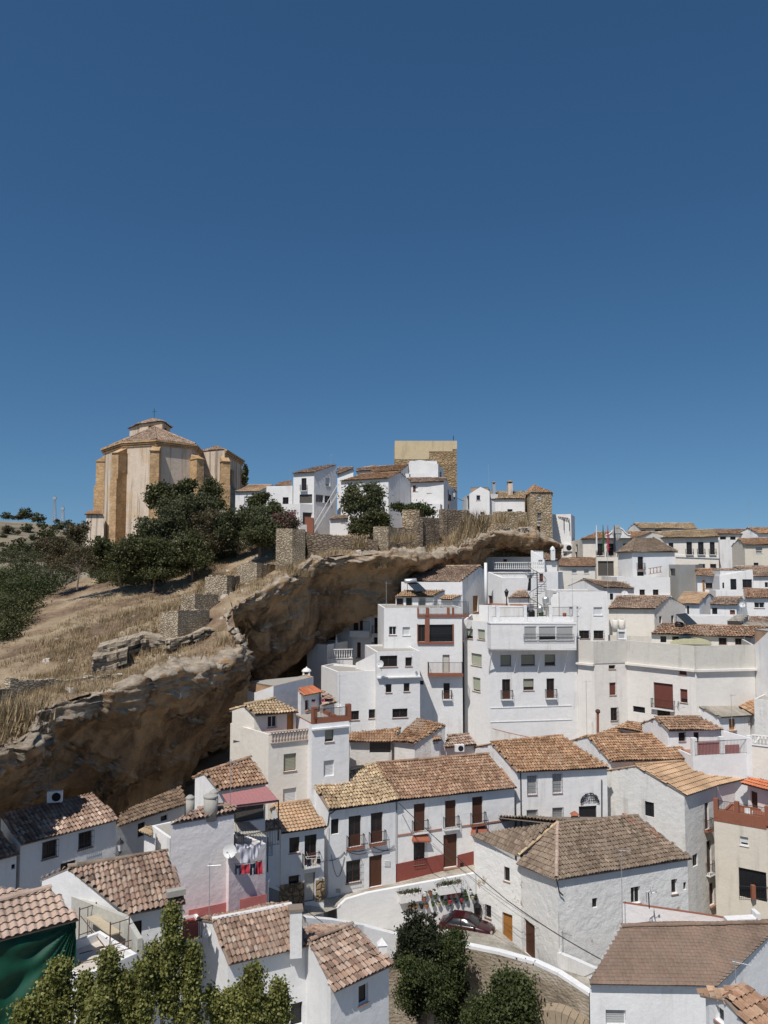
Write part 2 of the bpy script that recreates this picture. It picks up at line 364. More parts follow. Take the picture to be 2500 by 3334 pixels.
def house(label, Y0, E0, E1, R1, R0, h=6, pitch=20, wall='white', tile='t_mix', Y1=None, front=(), left=(), right=(), back='gable', over=.28,
          name='house', cat='house', group=None, sp=.25, row=.42, amp=.085, zb=None, B0=None, cap=True, jit=1., capmat=None, rev=.2, skip=None, backd=None):
    e0 = P(*E0, Y0); e1 = lev(*E1, e0.z) if Y1 is None else P(*E1, Y1)
    e = V2(e1-e0).normalized(); n = Vector((-e.y, e.x, 0))
    if n.dot(V2(e0+e1)) < 0: n = -n
    tdir = n*math.cos(R(pitch)) + UP*math.sin(R(pitch)); ee = (e1-e0).normalized(); pn = ee.cross(tdir).normalized()
    r1 = hit(*R1, e0, pn); r0 = hit(*R0, e0, pn)
    c = (e0+e1)/2; base = c.z-h if zb is None else zb
    root = thing(name, label, cat, (c.x, c.y, base), group)
    poly = [e0, e1, r1, r0]
    tiles(poly, tile, root, sp, row, amp, jit=jit, skip=skip)
    off0 = V2(r0-e0); off1 = V2(r1-e1)
    tp = math.tan(R(pitch))
    if back == 'gable':
        b0 = V2(r0)+off0 + UP*(e0.z); b1 = V2(r1)+off1 + UP*(e1.z)
        if backd: k = backd; b0 = V2(r0)+off0*k+UP*(r0.z-(r0.z-e0.z)*k); b1 = V2(r1)+off1*k+UP*(r1.z-(r1.z-e1.z)*k)
        if B0:
            gn = off0.cross(UP).normalized(); b0 = hit(*B0, e0, gn); kk = (V2(b0-r0)).length/max(.01, off0.length); b1 = V2(r1)+off1*kk; b1.z = b0.z
        tiles([b1, b0, r0, r1], tile, root, sp, row, amp, jit=jit)
        if cap: caps(r0+UP*.09, r1+UP*.09, capmat or tile, root)
    else: b0, b1 = r0.copy(), r1.copy()
    dn = .1/math.cos(R(pitch))+.01
    w0 = e0 + n*over + e*.06; w1 = e1 + n*over - e*.06; w0.z = e0.z+over*tp-dn; w1.z = e1.z+over*tp-dn
    x0 = b0 + e*.06; x1 = b1 - e*.06
    if back == 'gable': x0 -= n*over; x1 -= n*over; x0.z += over*tp-dn; x1.z += over*tp-dn
    else: x0.z -= dn; x1.z -= dn; x0 -= n*.02; x1 -= n*.02
    a0 = r0 + e*.06 - UP*dn if back == 'gable' else None; a1 = r1 - e*.06 - UP*dn if back == 'gable' else None
    # keep each gable wall in one vertical plane: put the apex on the line from front to back wall corner
    if a0 is not None:
        for ap, wa, xa in ((a0, w0, x0), (a1, w1, x1)):
            dd = V2(xa-wa); 
            if dd.length > .1:
                dl = dd.normalized(); m = V2(wa) + dl*((V2(ap-wa)).dot(dl)); ap.x, ap.y = m.x, m.y
    segs = [(w0, w1, w0.z, w1.z, list(front), None), (w1, x1, w1.z, x1.z, list(right), a1), (x1, x0, x1.z, x0.z, [], None), (x0, w0, x0.z, w0.z, list(left), a0)]
    wallset(root, segs, base, rev, wall)
    FOOT.append(((c+V2(n*2)).x, (c+V2(n*2)).y, base+.2))
    root['_d'] = 0; del root['_d']
    return dict(root=root, e0=e0, e1=e1, r0=r0, r1=r1, b0=b0, b1=b1, w0=w0, w1=w1, n=n, e=e, base=base)
def block(label, pts, d=6, h=7, wall='white', ops=(), par=.9, name='house', cat='house', group=None, zb=None, rev=.2, free=False, coping=None, cornice=None, floor='concrete', backpts=None):
    """flat-roofed body: pts = [(x,y,Y or None)] along the top of its visible walls"""
    q = [P(*pts[0])]
    for p in pts[1:]: q.append(lev(p[0], p[1], q[0].z) if p[2] is None else P(*p))
    if not free:
        for p in q[1:]: p.z = q[0].z
    z = max(p.z for p in q); c = sum(q, Vector((0,0,0)))/len(q); base = z-h if zb is None else zb
    n = Vector((0,0,0))
    for a, b in zip(q, q[1:]):
        e = V2(b-a); m = Vector((-e.y, e.x, 0)); n += m if m.dot(V2(a+b)) > 0 else -m
    n.normalize()
    if backpts: bk = [P(*p) for p in backpts]
    else: bk = [q[-1] + n*d, q[0] + n*d]
    for p in bk: p.z = q[-1].z if p is bk[0] else q[0].z
    ring = q + bk; root = thing(name, label, cat, (c.x, c.y, base), group); segs = []
    sel = {i: [] for i in range(len(q)-1)}
    for op in ops:
        xm = (op[1]+op[3])/2
        i = op[5] if len(op) > 5 else next((i for i in range(len(q)-1) if min(pts[i][0], pts[i+1][0]) <= xm <= max(pts[i][0], pts[i+1][0])), 0)
        sel[i].append(op)
    N_ = len(ring)
    for i in range(N_): j = (i+1) % N_; segs.append((ring[i], ring[j], ring[i].z, ring[j].z, sel.get(i, []), None))
    wallset(root, segs, base, rev, wall)
    cen = sum((V2(p) for p in ring), Vector((0,0,0)))/N_
    inner = []
    for i in range(N_):
        p, a, b = ring[i], ring[i-1], ring[(i+1) % N_]; da = V2(a-p).normalized(); db = V2(b-p).normalized(); m = da+db
        if m.length < .25: m = V2(cen-p)
        m.normalize()
        if m.dot(V2(cen-p)) < 0: m = -m
        inner.append(p + m*.25)
    mb = MB(); lo = z-par
    for i in range(N_):
        j = (i+1) % N_; mb.face((ring[i]+UP*.002, ring[j]+UP*.002, inner[j]+UP*.002, inner[i]+UP*.002)); a = inner[i].copy(); b = inner[j].copy(); a.z = lo; b.z = lo; mb.face((inner[i], inner[j], b, a))
    mb.build('parapet', root, coping or wall)
    MB().prism([(p.x, p.y) for p in inner], lo-.15, lo).build('roof_terrace', root, floor)
    if cornice:
        cm = MB()
        for i in range(len(q)-1):
            a = q[i].copy(); b = q[i+1].copy(); e = V2(b-a).normalized(); o = Vector((e.y, -e.x, 0)); o = o if o.dot(V2(a)-cen) > 0 else -o
            cm.box(Vector((a.x, a.y, a.z-cornice[0]))+o*.003-e*.05, V2(b-a)+e*.1, o*cornice[1], UP*cornice[2])
        cm.build('cornice', root, wall)
    FOOT.append((c.x+n.x*2, c.y+n.y*2, base+.2))
    return dict(root=root, q=q, n=n, z=z, base=base, lo=lo)
# ---------------------------------------------------------------- small things
def chimney(root, p, w=.5, h=1.2, mat='white', top='t_orange'):
    p = Vector(p); m = MB().m(mat).box(p-Vector((w/2,w/2,.8)), (w,0,0), (0,w,0), (0,0,h+.8)); m.m(mat)
    for i in (-1, 1):
        for j in (-1, 1): m.box(p+Vector((i*w*.4-.06, j*w*.4-.06, h)), (.12,0,0), (0,.12,0), (0,0,.3))
    m.m('inside').box(p+Vector((-w*.25,-w*.25,h)), (w*.5,0,0), (0,w*.5,0), (0,0,.28))
    t = p+Vector((0,0,h+.3)); m.m('mortar' if top else mat); k = w*.68
    c = [t+Vector((i*k,j*k,0)) for i, j in ((-1,-1),(1,-1),(1,1),(-1,1))]; ap = t+Vector((0,0,w*.45)); m.face(c[::-1])
    for i in range(4): m.face((c[i], c[(i+1) % 4], ap))
    return m.build('chimney', root)
def antenna(label, p, h=2., dirn=(1,.3,0), group='television aerials on the roofs', n=6):
    p = Vector(p); d = Vector(dirn).normalized(); s = d.cross(UP)
    r = thing('antenna', label, 'antenna', p, group)
    MB().rod(p-UP*.6, p+UP*h, .022, 5).build('mast', r, 'metal')
    b = MB(); t = p+UP*(h-.15); b.rod(t-d*.12, t+d*.62, .012)
    for i in range(n): c = t+d*(-.08+.68*i/n); L = .22-.02*i; b.rod(c-s*L, c+s*L, .008)
    b.build('boom', r, 'metal'); return r
def satdish(label, p, r=.4, aim=(-.2,-1,.5), group='satellite dishes'):
    r *= .55
    p = Vector(p); a = Vector(aim).normalized(); root = thing('satellite_dish', label, 'satellite dish', p, group)
    MB().lathe(p, [(r*k, .28*r*k*k) for k in (.02,.3,.55,.8,1.)] + [(r*.99, .28*r-.015), (r*.5, .04*r), (.02, -.02)], 18, a).build('reflector', root, 'dish', smooth=False)
    s = a.cross(UP).normalized(); m = MB().rod(p-UP*r*.7+a*.03, p+a*r*1.1-UP*.1, .014); m.box(p+a*r*1.1-UP*.14-s*.04, s*.08, a*.1, UP*.08); m.build('arm', root, 'metal')
    MB().rod(p-a*.03, p-a*.25-UP*.1, .025).rod(p-a*.25-UP*.1, p-a*.25-UP*.7, .025).build('bracket', root, 'metal'); return root
def wire(label, pts, sag=.3, r=.02, group='cables strung between the houses', mat='black'):
    out = [pts[0]]
    for p, q in zip(pts, pts[1:]):
        for i in range(1, 11): t = i/10; out.append(p.lerp(q, t) - UP*(sag*4*t*(1-t)))
    return tag(MB().line(out, r, 4).build('cable', None, mat), label, 'cable', group)
def stonemat(name, c1, c2, mort, scale=2.2, zs=2.2, strength=1.0, dist=.12):
    m, nt, b = newmat(name)
    g = nt.nodes.new('ShaderNodeNewGeometry'); mp = nt.nodes.new('ShaderNodeMapping'); mp.inputs['Scale'].default_value = (1,1,zs); nt.links.new(g.outputs['Position'], mp.inputs[0])
    nz = N(nt, 'TexNoise', Scale=1.5, Detail=4); nt.links.new(mp.outputs[0], nz.inputs[0]); ad = nt.nodes.new('ShaderNodeVectorMath'); ad.operation = 'ADD'
    sc = nt.nodes.new('ShaderNodeVectorMath'); sc.operation = 'SCALE'; nt.links.new(nz.outputs[1], sc.inputs[0]); sc.inputs['Scale'].default_value = .35; nt.links.new(mp.outputs[0], ad.inputs[0]); nt.links.new(sc.outputs[0], ad.inputs[1])
    v = N(nt, 'TexVoronoi', Scale=scale); nt.links.new(ad.outputs[0], v.inputs[0]); w = N(nt, 'TexVoronoi', Scale=scale); w.feature = 'DISTANCE_TO_EDGE'; nt.links.new(ad.outputs[0], w.inputs[0])
    sep = nt.nodes.new('ShaderNodeSeparateColor'); nt.links.new(v.outputs['Color'], sep.inputs[0])
    col = ramp(nt, sep.outputs[0], [(0., c1), (1., c2)]); e = ramp(nt, w.outputs[0], [(.0, 0.), (.09, 1.)]); col = mixc(nt, e, mort, col)
    n2 = ramp(nt, noi(nt, .5, 6), [(.35, (.6,.58,.55)), (.6, (1.,1.,1.))]); col = mixc(nt, .8, col, n2, 'MULTIPLY')
    nt.links.new(col, b.inputs['Base Color']); b.inputs['Roughness'].default_value = .95; bump(nt, b, ramp(nt, w.outputs[0], [(0., 0.), (.2, 1.)]), strength, dist)
stonemat('drystone', (.46,.37,.26), (.62,.52,.38), (.17,.13,.09), 2.6, 2.6); stucco('coral', (.50,.17,.15), .15)
stonemat('rubble', (.44,.33,.20), (.60,.48,.33), (.27,.20,.13), 1.7, 2.0)
stonemat('stonebase', (.30,.21,.12), (.42,.31,.19), (.16,.12,.08), 2.2, 1.)
stonemat('oldwall', (.22,.17,.12), (.38,.30,.22), (.13,.10,.075), 2.0, 2.0)
stonemat('ashlar', (.50,.32,.165), (.60,.41,.23), (.40,.27,.15), 1.0, 1.6, .4, .05)
stonemat('cobble', (.40,.37,.31), (.52,.48,.41), (.34,.31,.26), 3.2, 1., .5, .03)
plain('palefloor', (.56,.50,.43), .95); plain('cementlight', (.47,.46,.41), .95); plain('leafpot', (.05,.09,.03), .8); plain('terracotta', (.35,.12,.07), .8)
plain('clothwhite', (.62,.61,.66), .95); plain('clothred', (.42,.04,.06), .95); plain('clothnavy', (.03,.035,.06), .95); plain('clothblack', (.015,.015,.018), .95); plain('clothpink', (.6,.12,.2), .9); plain('clothtan', (.5,.42,.35), .9)
stonemat('rubble2', (.36,.24,.13), (.50,.36,.21), (.30,.21,.12), 1.3, 2.2, .8, .2)
stucco('cream2', (.76,.72,.66), .35); stucco('stainwhite', (.60,.57,.51), .9, (.25,.22,.18), .4); stucco('towertop', (.60,.485,.31), .9, (.30,.21,.12), .4)
tilemat('t_rosemix', [(.30,.21,.16),(.45,.33,.26),(.55,.43,.34),(.40,.28,.21),(.60,.50,.41)], .25); tilemat('t_sheet', [(.36,.34,.30),(.38,.36,.32)], .3)
plain('yellowsheet', (.50,.47,.30), .5); plain('collector', (.03,.04,.05), .15); plain('dustyred', (.36,.17,.16), .8)
def bw():
    m, nt, b = newmat('bridgewall'); st = MATS['rubble']
    c = ramp(nt, noi(nt, .35, 8, .7, (1,1,1.6)), [(.3,(.10,.08,.06)),(.46,(.25,.205,.15)),(.58,(.38,.32,.25)),(.72,(.47,.43,.37))]); nt.links.new(c, b.inputs['Base Color']); b.inputs['Roughness'].default_value = 1
    g = nt.nodes.new('ShaderNodeNewGeometry'); mp = nt.nodes.new('ShaderNodeMapping'); mp.inputs['Scale'].default_value = (1,1,1.8); nt.links.new(g.outputs['Position'], mp.inputs[0]); v = N(nt, 'TexVoronoi', Scale=4.0); nt.links.new(mp.outputs[0], v.inputs[0]); bump(nt, b, v.outputs[0], .8, -.05)
bw()
plain('redcloth2', (.38,.17,.165), .95)
plain('palestone2', (.50,.40,.33), .9)
# ================================================================ houses near the camera and along the street
def cv(c, *op):                                   # opening measured in another close-up
    k = CROPS[c]; f = lambda x, y: ((k[0]+x*k[2]-CUR[0])/CUR[2], (k[1]+y*k[2]-CUR[1])/CUR[2])
    a = f(op[1], op[2]); b = f(op[3], op[4]); return (op[0], *a, *b) + tuple(op[5:])
def xy(c, x, y): k = CROPS[c]; return ((k[0]+x*k[2]-CUR[0])/CUR[2], (k[1]+y*k[2]-CUR[1])/CUR[2])
def lowwall(label, pts, h, th=.35, mat='white', cap=None, name='wall', cat='wall', group=None, hb=None):
    q = [P(*p) for p in pts]; m = MB(); m.m(mat)
    for i, (a, b) in enumerate(zip(q, q[1:])):
        e = V2(b-a).normalized(); n = Vector((-e.y, e.x, 0)); n = n if n.dot(V2(a+b)) > 0 else -n
        ha = h if hb is None else h+(hb-h)*i/(len(q)-1); hc = h if hb is None else h+(hb-h)*(i+1)/(len(q)-1)
        A = [a, b, b+n*th, a+n*th]; B = [a-UP*ha, b-UP*hc, b+n*th-UP*hc, a+n*th-UP*ha]
        m.m(cap or mat).face(A); m.m(mat)
        for j in range(4): k = (j+1) % 4; m.face((B[j], B[k], A[k], A[j]))
    return tag(m.build(name, None), label, cat, group), q
crop('E1')
GR = 'tiled houses at the foot of the village'
a1 = house('house with pale rose modern roof tiles and green tarpaulin under its eave', 32.5, (-200,1467), (650,1245), (420,1000), (-200,1162), h=9, tile='t_rose', sp=.34, row=.42, amp=.075, jit=.3, over=.45, zb=-31, group=GR)
house('low rose-tiled roof just behind the house with the green tarpaulin', 37.5, (-200,1150), (330,1020), (170,1010), (-200,980), h=6, tile='t_rose', sp=.34, amp=.07, jit=.3, zb=-31, cap=False, back='mono')
a3 = house('white house with grey-pink old tiles, standing just beyond the scaffolding terrace', 38, (1060,1205), (1540,1110), (1392,700), (560,830), B0=(335,925), tile='t_mix', sp=.24, front=[('k',1070,1275,1178,1430)], zb=-31, wall='limewash', group=GR, capmat='t_grey')
MB().m('concrete').box(P(1390,1085,38.7), V2(a3['e'])*.9, a3['n']*.4, UP*.28).build('stone_ledge', a3['root'])
a5 = house('white house tucked under the rock at far left, two barred windows and a half-shaded roof', 48.6, (175,630), (985,420), (770,200), (0,392), tile='t_mix', wall='limewash', front=[('G',350,605,472,748),('G',652,530,765,668),('k',503,780,630,860)], back='mono', zb=-28, group=GR, over=.2)
house('small white house at the left edge under the rock with one tiny square window', 46.2, (-260,815), (162,705), (0,520), (-260,590), tile='t_mix', wall='limewash', front=[('k',95,800,130,840)], back='mono', zb=-28, group=GR)
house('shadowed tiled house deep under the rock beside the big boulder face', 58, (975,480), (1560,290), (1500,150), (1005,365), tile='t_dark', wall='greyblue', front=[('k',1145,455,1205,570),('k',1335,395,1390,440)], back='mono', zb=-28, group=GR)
house('tiny tiled lean-to against the left side of the big pink washed wall', 47.5, (1160,512), (1262,560), (1262,480), (1230,478), Y1=46.6, tile='t_yellow', h=5, back='mono', zb=-28, cap=False, group=GR)
pk = house('tall windowless house with pink washed wall, fibre cement tanks on top', 46, (1415,458), (1955,365), (1952,338), (1640,345), pitch=12, tile='t_mix', wall='pinkwash', zb=-31, over=.03, group=GR)
lf = block('narrow white wall return at the left of the pink house', [(1258,480,48.5),(1412,458,46.3)], d=3, h=9, par=.05, zb=-31)
crop('E2')
bp = block('low pink house wall behind the washing lines, beside the stone-based house', [(440,1765,47.6),(800,1748,49.6)], d=3, h=8, par=.7, wall='pinkwash', zb=-31, group=GR, floor='concrete')
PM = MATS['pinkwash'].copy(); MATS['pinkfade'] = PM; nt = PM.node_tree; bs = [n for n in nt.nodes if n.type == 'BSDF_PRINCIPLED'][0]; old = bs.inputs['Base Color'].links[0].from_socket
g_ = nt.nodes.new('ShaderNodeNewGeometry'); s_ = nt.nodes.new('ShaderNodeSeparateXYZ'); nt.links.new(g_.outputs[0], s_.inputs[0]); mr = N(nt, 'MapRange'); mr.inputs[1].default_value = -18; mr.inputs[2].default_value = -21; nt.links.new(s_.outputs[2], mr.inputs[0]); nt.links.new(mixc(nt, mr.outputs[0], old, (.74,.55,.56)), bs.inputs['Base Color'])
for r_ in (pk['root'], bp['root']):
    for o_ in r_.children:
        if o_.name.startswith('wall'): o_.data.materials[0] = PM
pa = hit(*xy('F2',300,330), pk['w0'], pk['n']); pb_ = hit(*xy('F2',770,225), pk['w0'], pk['n']); MB().box(pa-pk['n']*.004, pb_-pa, -pk['n']*.03, UP*1.15).build('painted_band', pk['root'], 'coral')
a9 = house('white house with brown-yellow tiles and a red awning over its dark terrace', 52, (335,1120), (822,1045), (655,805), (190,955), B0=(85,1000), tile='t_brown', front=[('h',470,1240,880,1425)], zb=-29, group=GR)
# awning
r_ = thing('awning', 'faded red sloping awning over the dark terrace', 'awning', P(650,1180,51.5))
q = [P(370,1165,51.9), P(812,1085,53.6), P(925,1222,52.2), P(445,1282,50.2)]
m = MB(); 
for i in range(24):
    t0, t1 = i/24, (i+1)/24; z = UP*(.008 if i % 2 else 0); z2 = UP*(0 if i % 2 else .008)
    A = q[0].lerp(q[1], t0)+z; B = q[0].lerp(q[1], t1)+z2; C_ = q[3].lerp(q[2], t1)+z2; D_ = q[3].lerp(q[2], t0)+z
    m.face((A,B,C_,D_)); m.face((D_-UP*.02,C_-UP*.02,B-UP*.02,A-UP*.02)); m.face((D_, C_, C_-UP*.13, D_-UP*.13))
m.build('canopy', r_, 'redcloth2'); MB().rod(q[3], q[3]-UP*2.6, .04).rod(q[2], q[2]-UP*2.6, .04).rod(q[3], q[2], .03).build('frame', r_, 'iron')
rr = MB(); railing(rr, q[3]-UP*2.9, q[2]-UP*2.9+(q[2]-q[3])*.02, 1.0); tag(rr.build('railing', None, 'iron'), 'dark iron railing along the terrace below the red awning', 'railing')
for (x, y0, y1, rr_, lab) in ((258,1190,1350,.41,'widest fibre cement water tank on the pink house roof'), (55,1205,1330,.26,'slim fibre cement tank at the left end of the pink house roof'), (290,1150,1300,.26,'fibre cement tank half hidden behind the widest one')):
    Y = 47.5 if rr_ > .3 else 49.; p = P(x, y1, Y); H_ = P(x, y0, Y).z-p.z; w = rr_*1.0
    t = thing('water_tank', lab, 'water tank', p, 'fibre cement water tanks on the roofs')
    MB().lathe(p-UP*.4, [(w,0),(w,H_+.4)], 20).build('barrel', t, 'concrete', True); MB().lathe(p+UP*H_, [(w*1.07,0),(w*1.07,.08),(w*.5,.2),(.02,.22)], 20).build('lid', t, 'concrete')
# tall cream house with balustraded terrace
t10 = block('terrace storey of the tall cream house beside the rock, white balustrade on top', [(452,468,67.3),(828,575,63),(1250,535,None)], d=6, h=12, wall='cream', par=.9, zb=-28, ops=[('o',975,765,1098,935),('s',968,1105,1100,1262)], floor='sill')
u10 = house('upper storey with yellow tiles standing on the terrace of the tall cream house', 64.6, (695,385), (1122,350), (895,225), (580,290), B0=(450,345), tile='t_yellow', wall='cream', front=[('w',818,395,905,505),('O',1008,362,1072,548)], zb=-15.1, over=.5)
def balustrade(label, a, b, h=.85, mat='plaster', group='balustrades', step=.24, body='plaster'):
    a = Vector(a); b = Vector(b); r = thing('balustrade', label, 'balustrade', (a+b)/2, group); d = b-a; L = d.length; e = d.normalized(); n = Vector((-e.y, e.x, 0)).normalized()
    MB().box(a-n*.09, d, n*.18, UP*.08).build('bottom_rail', r, mat); MB().box(a-n*.1+UP*(h-.09), d, n*.2, UP*.09).build('top_rail', r, mat)
    m = MB(); k = max(2, int(L/step))
    for i in range(k): m.lathe(a+d*((i+.5)/k)+UP*.08, [(.05,0),(.085,h*.22),(.035,h*.5),(.06,h*.78),(.05,h-.17)], 6)
    o = m.build('balusters', r, mat); return r
z = t10['q'][1]; bb = t10['q'][2]; o_ = -t10['n']*.03
MB().box(z+o_-UP*.02, bb-z, -t10['n']*-.06, UP*.02).build('coping', t10['root'], 'sill')
balustrade('weathered white balustrade edging the terrace of the tall cream house', z.lerp(bb,.06)-UP*.72-t10['n']*.12, z.lerp(bb,.97)-UP*.72-t10['n']*.12, .95, mat='palestone2')
t11 = block('white house with brick-edged roof terrace, right of the tall cream house', [(1252,478,63.6),(1618,443,None)], d=7, h=12, wall='limewash', par=.35, zb=-28, coping='brickred', ops=[('o',1380,533,1466,648),('W',1368,830,1470,985)], cornice=(.45,.25,.12))
q0, q1 = t11['q']
rt = thing('terrace_railing', 'iron railing between brick posts on the brick-edged roof terrace', 'railing', (q0+q1)/2, 'terrace railings')
for s in (0.02, .94): MB().box(q0.lerp(q1, s)+UP*.01, (q1-q0).normalized()*.4, t11['n']*.4, UP*1.35).build('post', rt, 'brickred')
MB().box(q0.lerp(q1,.07)+UP*.01, (q1-q0)*.87, t11['n']*.25, UP*.42).build('kerb', rt, 'brickred')
m = MB(); railing(m, q0.lerp(q1,.07)+UP*.43, q0.lerp(q1,.94)+UP*.43, .75); m.build('railing', rt, 'iron')
house('white penthouse with rust-red sheet roof behind the brick-edged terrace', 69, (1165,188), (1352,152), (1265,92), (1110,128), h=5.5, tile='t_red', wall='white', front=[('D',1185,240,1222,337)], amp=.03, sp=.4, row=2., over=.3, back='mono')
house('small old tiled roof right of the rust-red sheet roof', 69.5, (1350,288), (1502,252), (1455,215), (1352,150), h=4, tile='t_mix', back='mono', cap=False)
block('white house with sloping wall tops, just above the yellow-tiled upper storey', [(690,165,72.5),(876,102,70.5),(1268,8,76)], d=1.6, h=10, par=.1, wall='limewash', free=True, coping='t_tan')
house('short strip of old tiles over the shuttered wall left of the stone-based house', 55.4, (728,1515), (955,1490), (930,1400), (612,1440), h=7, tile='t_mix', wall='limewash', front=[('W',790,1632,868,1770)], zb=-27, back='mono', cap=False)
r_ = thing('canopy', 'grey corrugated sheet canopy above the washing lines', 'canopy', P(650,1510,51.5))
q = [P(488,1440,52.8), P(640,1437,53.4), P(820,1585,51.2), P(495,1560,50.6)]; m = MB()
for i in range(20):
    t0, t1 = i/20, (i+1)/20; z = UP*(.04 if i % 2 else 0); z2 = UP*(0 if i % 2 else .04); A = q[0].lerp(q[1], t0)+z; B = q[0].lerp(q[1], t1)+z2; C_ = q[3].lerp(q[2], t1)+z2; D_ = q[3].lerp(q[2], t0)+z
    m.face((A,B,C_,D_)); m.face((D_-UP*.015,C_-UP*.015,B-UP*.015,A-UP*.015))
m.build('sheet', r_, 'concrete'); MB().rod(q[3], q[3]-UP*2.2, .04).rod(q[2], q[2]-UP*2.2, .04).build('post', r_, 'iron')
# ---- the street row
crop('E3')
s0 = house('street house with clay tiles, stone base and clothes rack on its balcony', 57.3, (145,462), (470,415), (345,238), (105,270), tile='t_tan', wall='limewash', sp=.3, row=.36, amp=.06, jit=.4, zb=-28,
  front=[('d',203,500,276,612),('B',313,482,400,700),('G',198,775,272,885),('X',312,755,388,965)], group='street houses')
s1 = house('street house with speckled yellow tiles and twin iron balconies', 61.2, (485,300), (985,230), (825,-29), (358,95), tile='t_yellow', wall='limewash', zb=-28,
  front=[('k',503,368,560,478),('B',630,345,720,568),('B',790,322,876,540),('G',612,665,716,825),('D',778,630,872,855)], group='street houses', jit=1.6)
s2 = house('long street house with brown tiles, three balconies and a dark red base', s1['e1'].y+.15, (985,228), (1838,135), (1640,-99), (828,-30), tile='t_brown', wall='white', zb=-29,
  front=[('C',1100,258,1181,458),('C',1325,234,1403,430),('C',1520,208,1596,402),('G',1098,500,1179,695),('D',1313,478,1412,715)], group='street houses')
def band(root, W0, W1, x0, yb0, x1, yb1, hgt, mat, name, out=.03):
    n = (V2(W1)-V2(W0)).normalized(); o = Vector((n.y, -n.x, 0)); a = hit(x0, yb0, W0, o); b = hit(x1, yb1, W0, o); o = o if o.y < 0 else -o
    m = MB(); t = UP*hgt; m.box(a+o*.004, b-a, o*out, t); return m.build(name, root, mat)
for x0, yb0, x1, yb1, hgt in ((968,830,1312,755,1.5),(1413,735,1530,705,1.2)): band(s2['root'], s2['w0'], s2['w1'], x0, yb0, x1, yb1, hgt, 'redwash', 'painted_base')
for x0, yb0, x1, yb1, hgt in ((118,1015,309,985,1.65),(392,965,458,948,1.55)): band(s0['root'], s0['w0'], s0['w1'], x0, yb0, x1, yb1, hgt, 'stonebase', 'stone_base', .05)
band(s2['root'], s2['w0'], s2['w1'], 970, 493, 1085, 476, .12, 'sill', 'belt_course', .06); band(s2['root'], s2['w0'], s2['w1'], 1210, 458, 1300, 445, .12, 'sill', 'belt_course', .06)
band(s2['root'], s2['w0'], s2['w1'], 1440, 425, 1505, 416, .12, 'sill', 'belt_course', .06); band(s2['root'], s2['w0'], s2['w1'], 1625, 400, 1830, 372, .12, 'sill', 'belt_course', .06)
for h_ in (s0, s1, s2):                                       # gutters
    m = MB().rod(h_['e0']-UP*.06-h_['n']*.05, h_['e1']-UP*.06-h_['n']*.05, .07, 6); m.build('gutter', h_['root'], 'iron')
crop('E4')
s3 = house('market hall with clay tile roof, barred windows and an arch of letters', 67.8, (550,185), (1455,145), (998,-163), (293,-94), tile='t_orange', wall='white', zb=-30,
  front=[('R',655,230,745,415),('R',903,213,993,400),('R',650,563,752,725),('R',903,541,1003,700),('E',1160,525,1335,700)], group='street houses')
MB().rod(s3['e0']-UP*.06, s3['e1']-UP*.06, .07, 6).rod(s3['w0']+s3['e']*.35-s3['n']*.08, s3['w0']+s3['e']*.35-s3['n']*.08-UP*8, .05, 6).build('gutter', s3['root'], 'iron')
# ---- hipped house
def tri(ps, mat, root, **k): return tiles(list(ps), mat, root, **k)
K = P(940,1240,55.6); E1_ = lev(2267,1033,K.z); e = V2(E1_-K).normalized(); n = Vector((-e.y, e.x, 0)); pn = (E1_-K).normalized().cross(n*math.cos(R(19))+UP*math.sin(R(19)))
RR = hit(1738,623,K,pn); AP = hit(950,695,K,pn); M_ = P(552,1085,60.6); NX = P(565,1008,60.6); N_ = P(100,802,63.6)
hp = thing('hipped_house', 'big white hipped house with grey-brown tiles, peeling plaster above the parked car', 'house', (K.x,K.y,-33), 'tiled houses at the foot of the village')
def hole(st): return 17.0 < st[0]-0 < 19.3 and 5.6 < st[1] < 7.7 and random.random() < .65
tiles([K, E1_, RR, AP], 't_grey', hp, sp=.25); tiles([M_, K, AP], 't_grey', hp, sp=.25); tiles([N_, NX, AP+UP*.1-V2(e)*.6], 't_grey', hp, sp=.25, name='roof')
caps(K+UP*.1, AP+UP*.1, 't_rose', hp, .15); caps(AP+UP*.08, RR+UP*.08, 't_grey', hp); caps(NX+UP*.05, AP+UP*.12, 't_yellow', hp)
bkR = V2(RR)+V2(RR-E1_)*.9+UP*K.z; bkN = V2(N_)+V2(n)*5+V2(e)*3+UP*K.z
tiles([bkR, bkN, AP, RR], 't_grey', hp)
def ins(p, k=.3): c = V2((K+E1_+N_+bkR)/4); d = (c-V2(p)).normalized(); r = p+d*k; r.z = p.z-.02; return r
k_, e_, m_, n_, br_, bn_ = [ins(p) for p in (K,E1_,M_,N_,bkR,bkN)]
OPF = [cv('F1',*o) for o in (('w',312,1620,405,1785),('w',710,1545,770,1690),('k',828,1575,858,1650),('k',942,1690,970,1732))] + [('k',1290,1430,1342,1525)]
wl = (n_-m_); mid = m_
segs = [(k_, e_, k_.z, e_.z, OPF, None), (m_, k_, m_.z, k_.z, [cv('F3','D',1555,597,1638,868), ('k',722,1420,722,1421)], None), (n_, m_, n_.z, m_.z, [('d',425,1125,480,1265),('G',242,1497,298,1625),cv('F3','O',1388,532,1465,742)], None), (e_, br_, e_.z, br_.z, [], None), (br_, bn_, br_.z, bn_.z, [], None), (bn_, n_, bn_.z, n_.z, [], None)]
wallset(hp, segs, -33, .22, 'peeling')
FOOT.append((17, 64, -32))
m = MB(); 
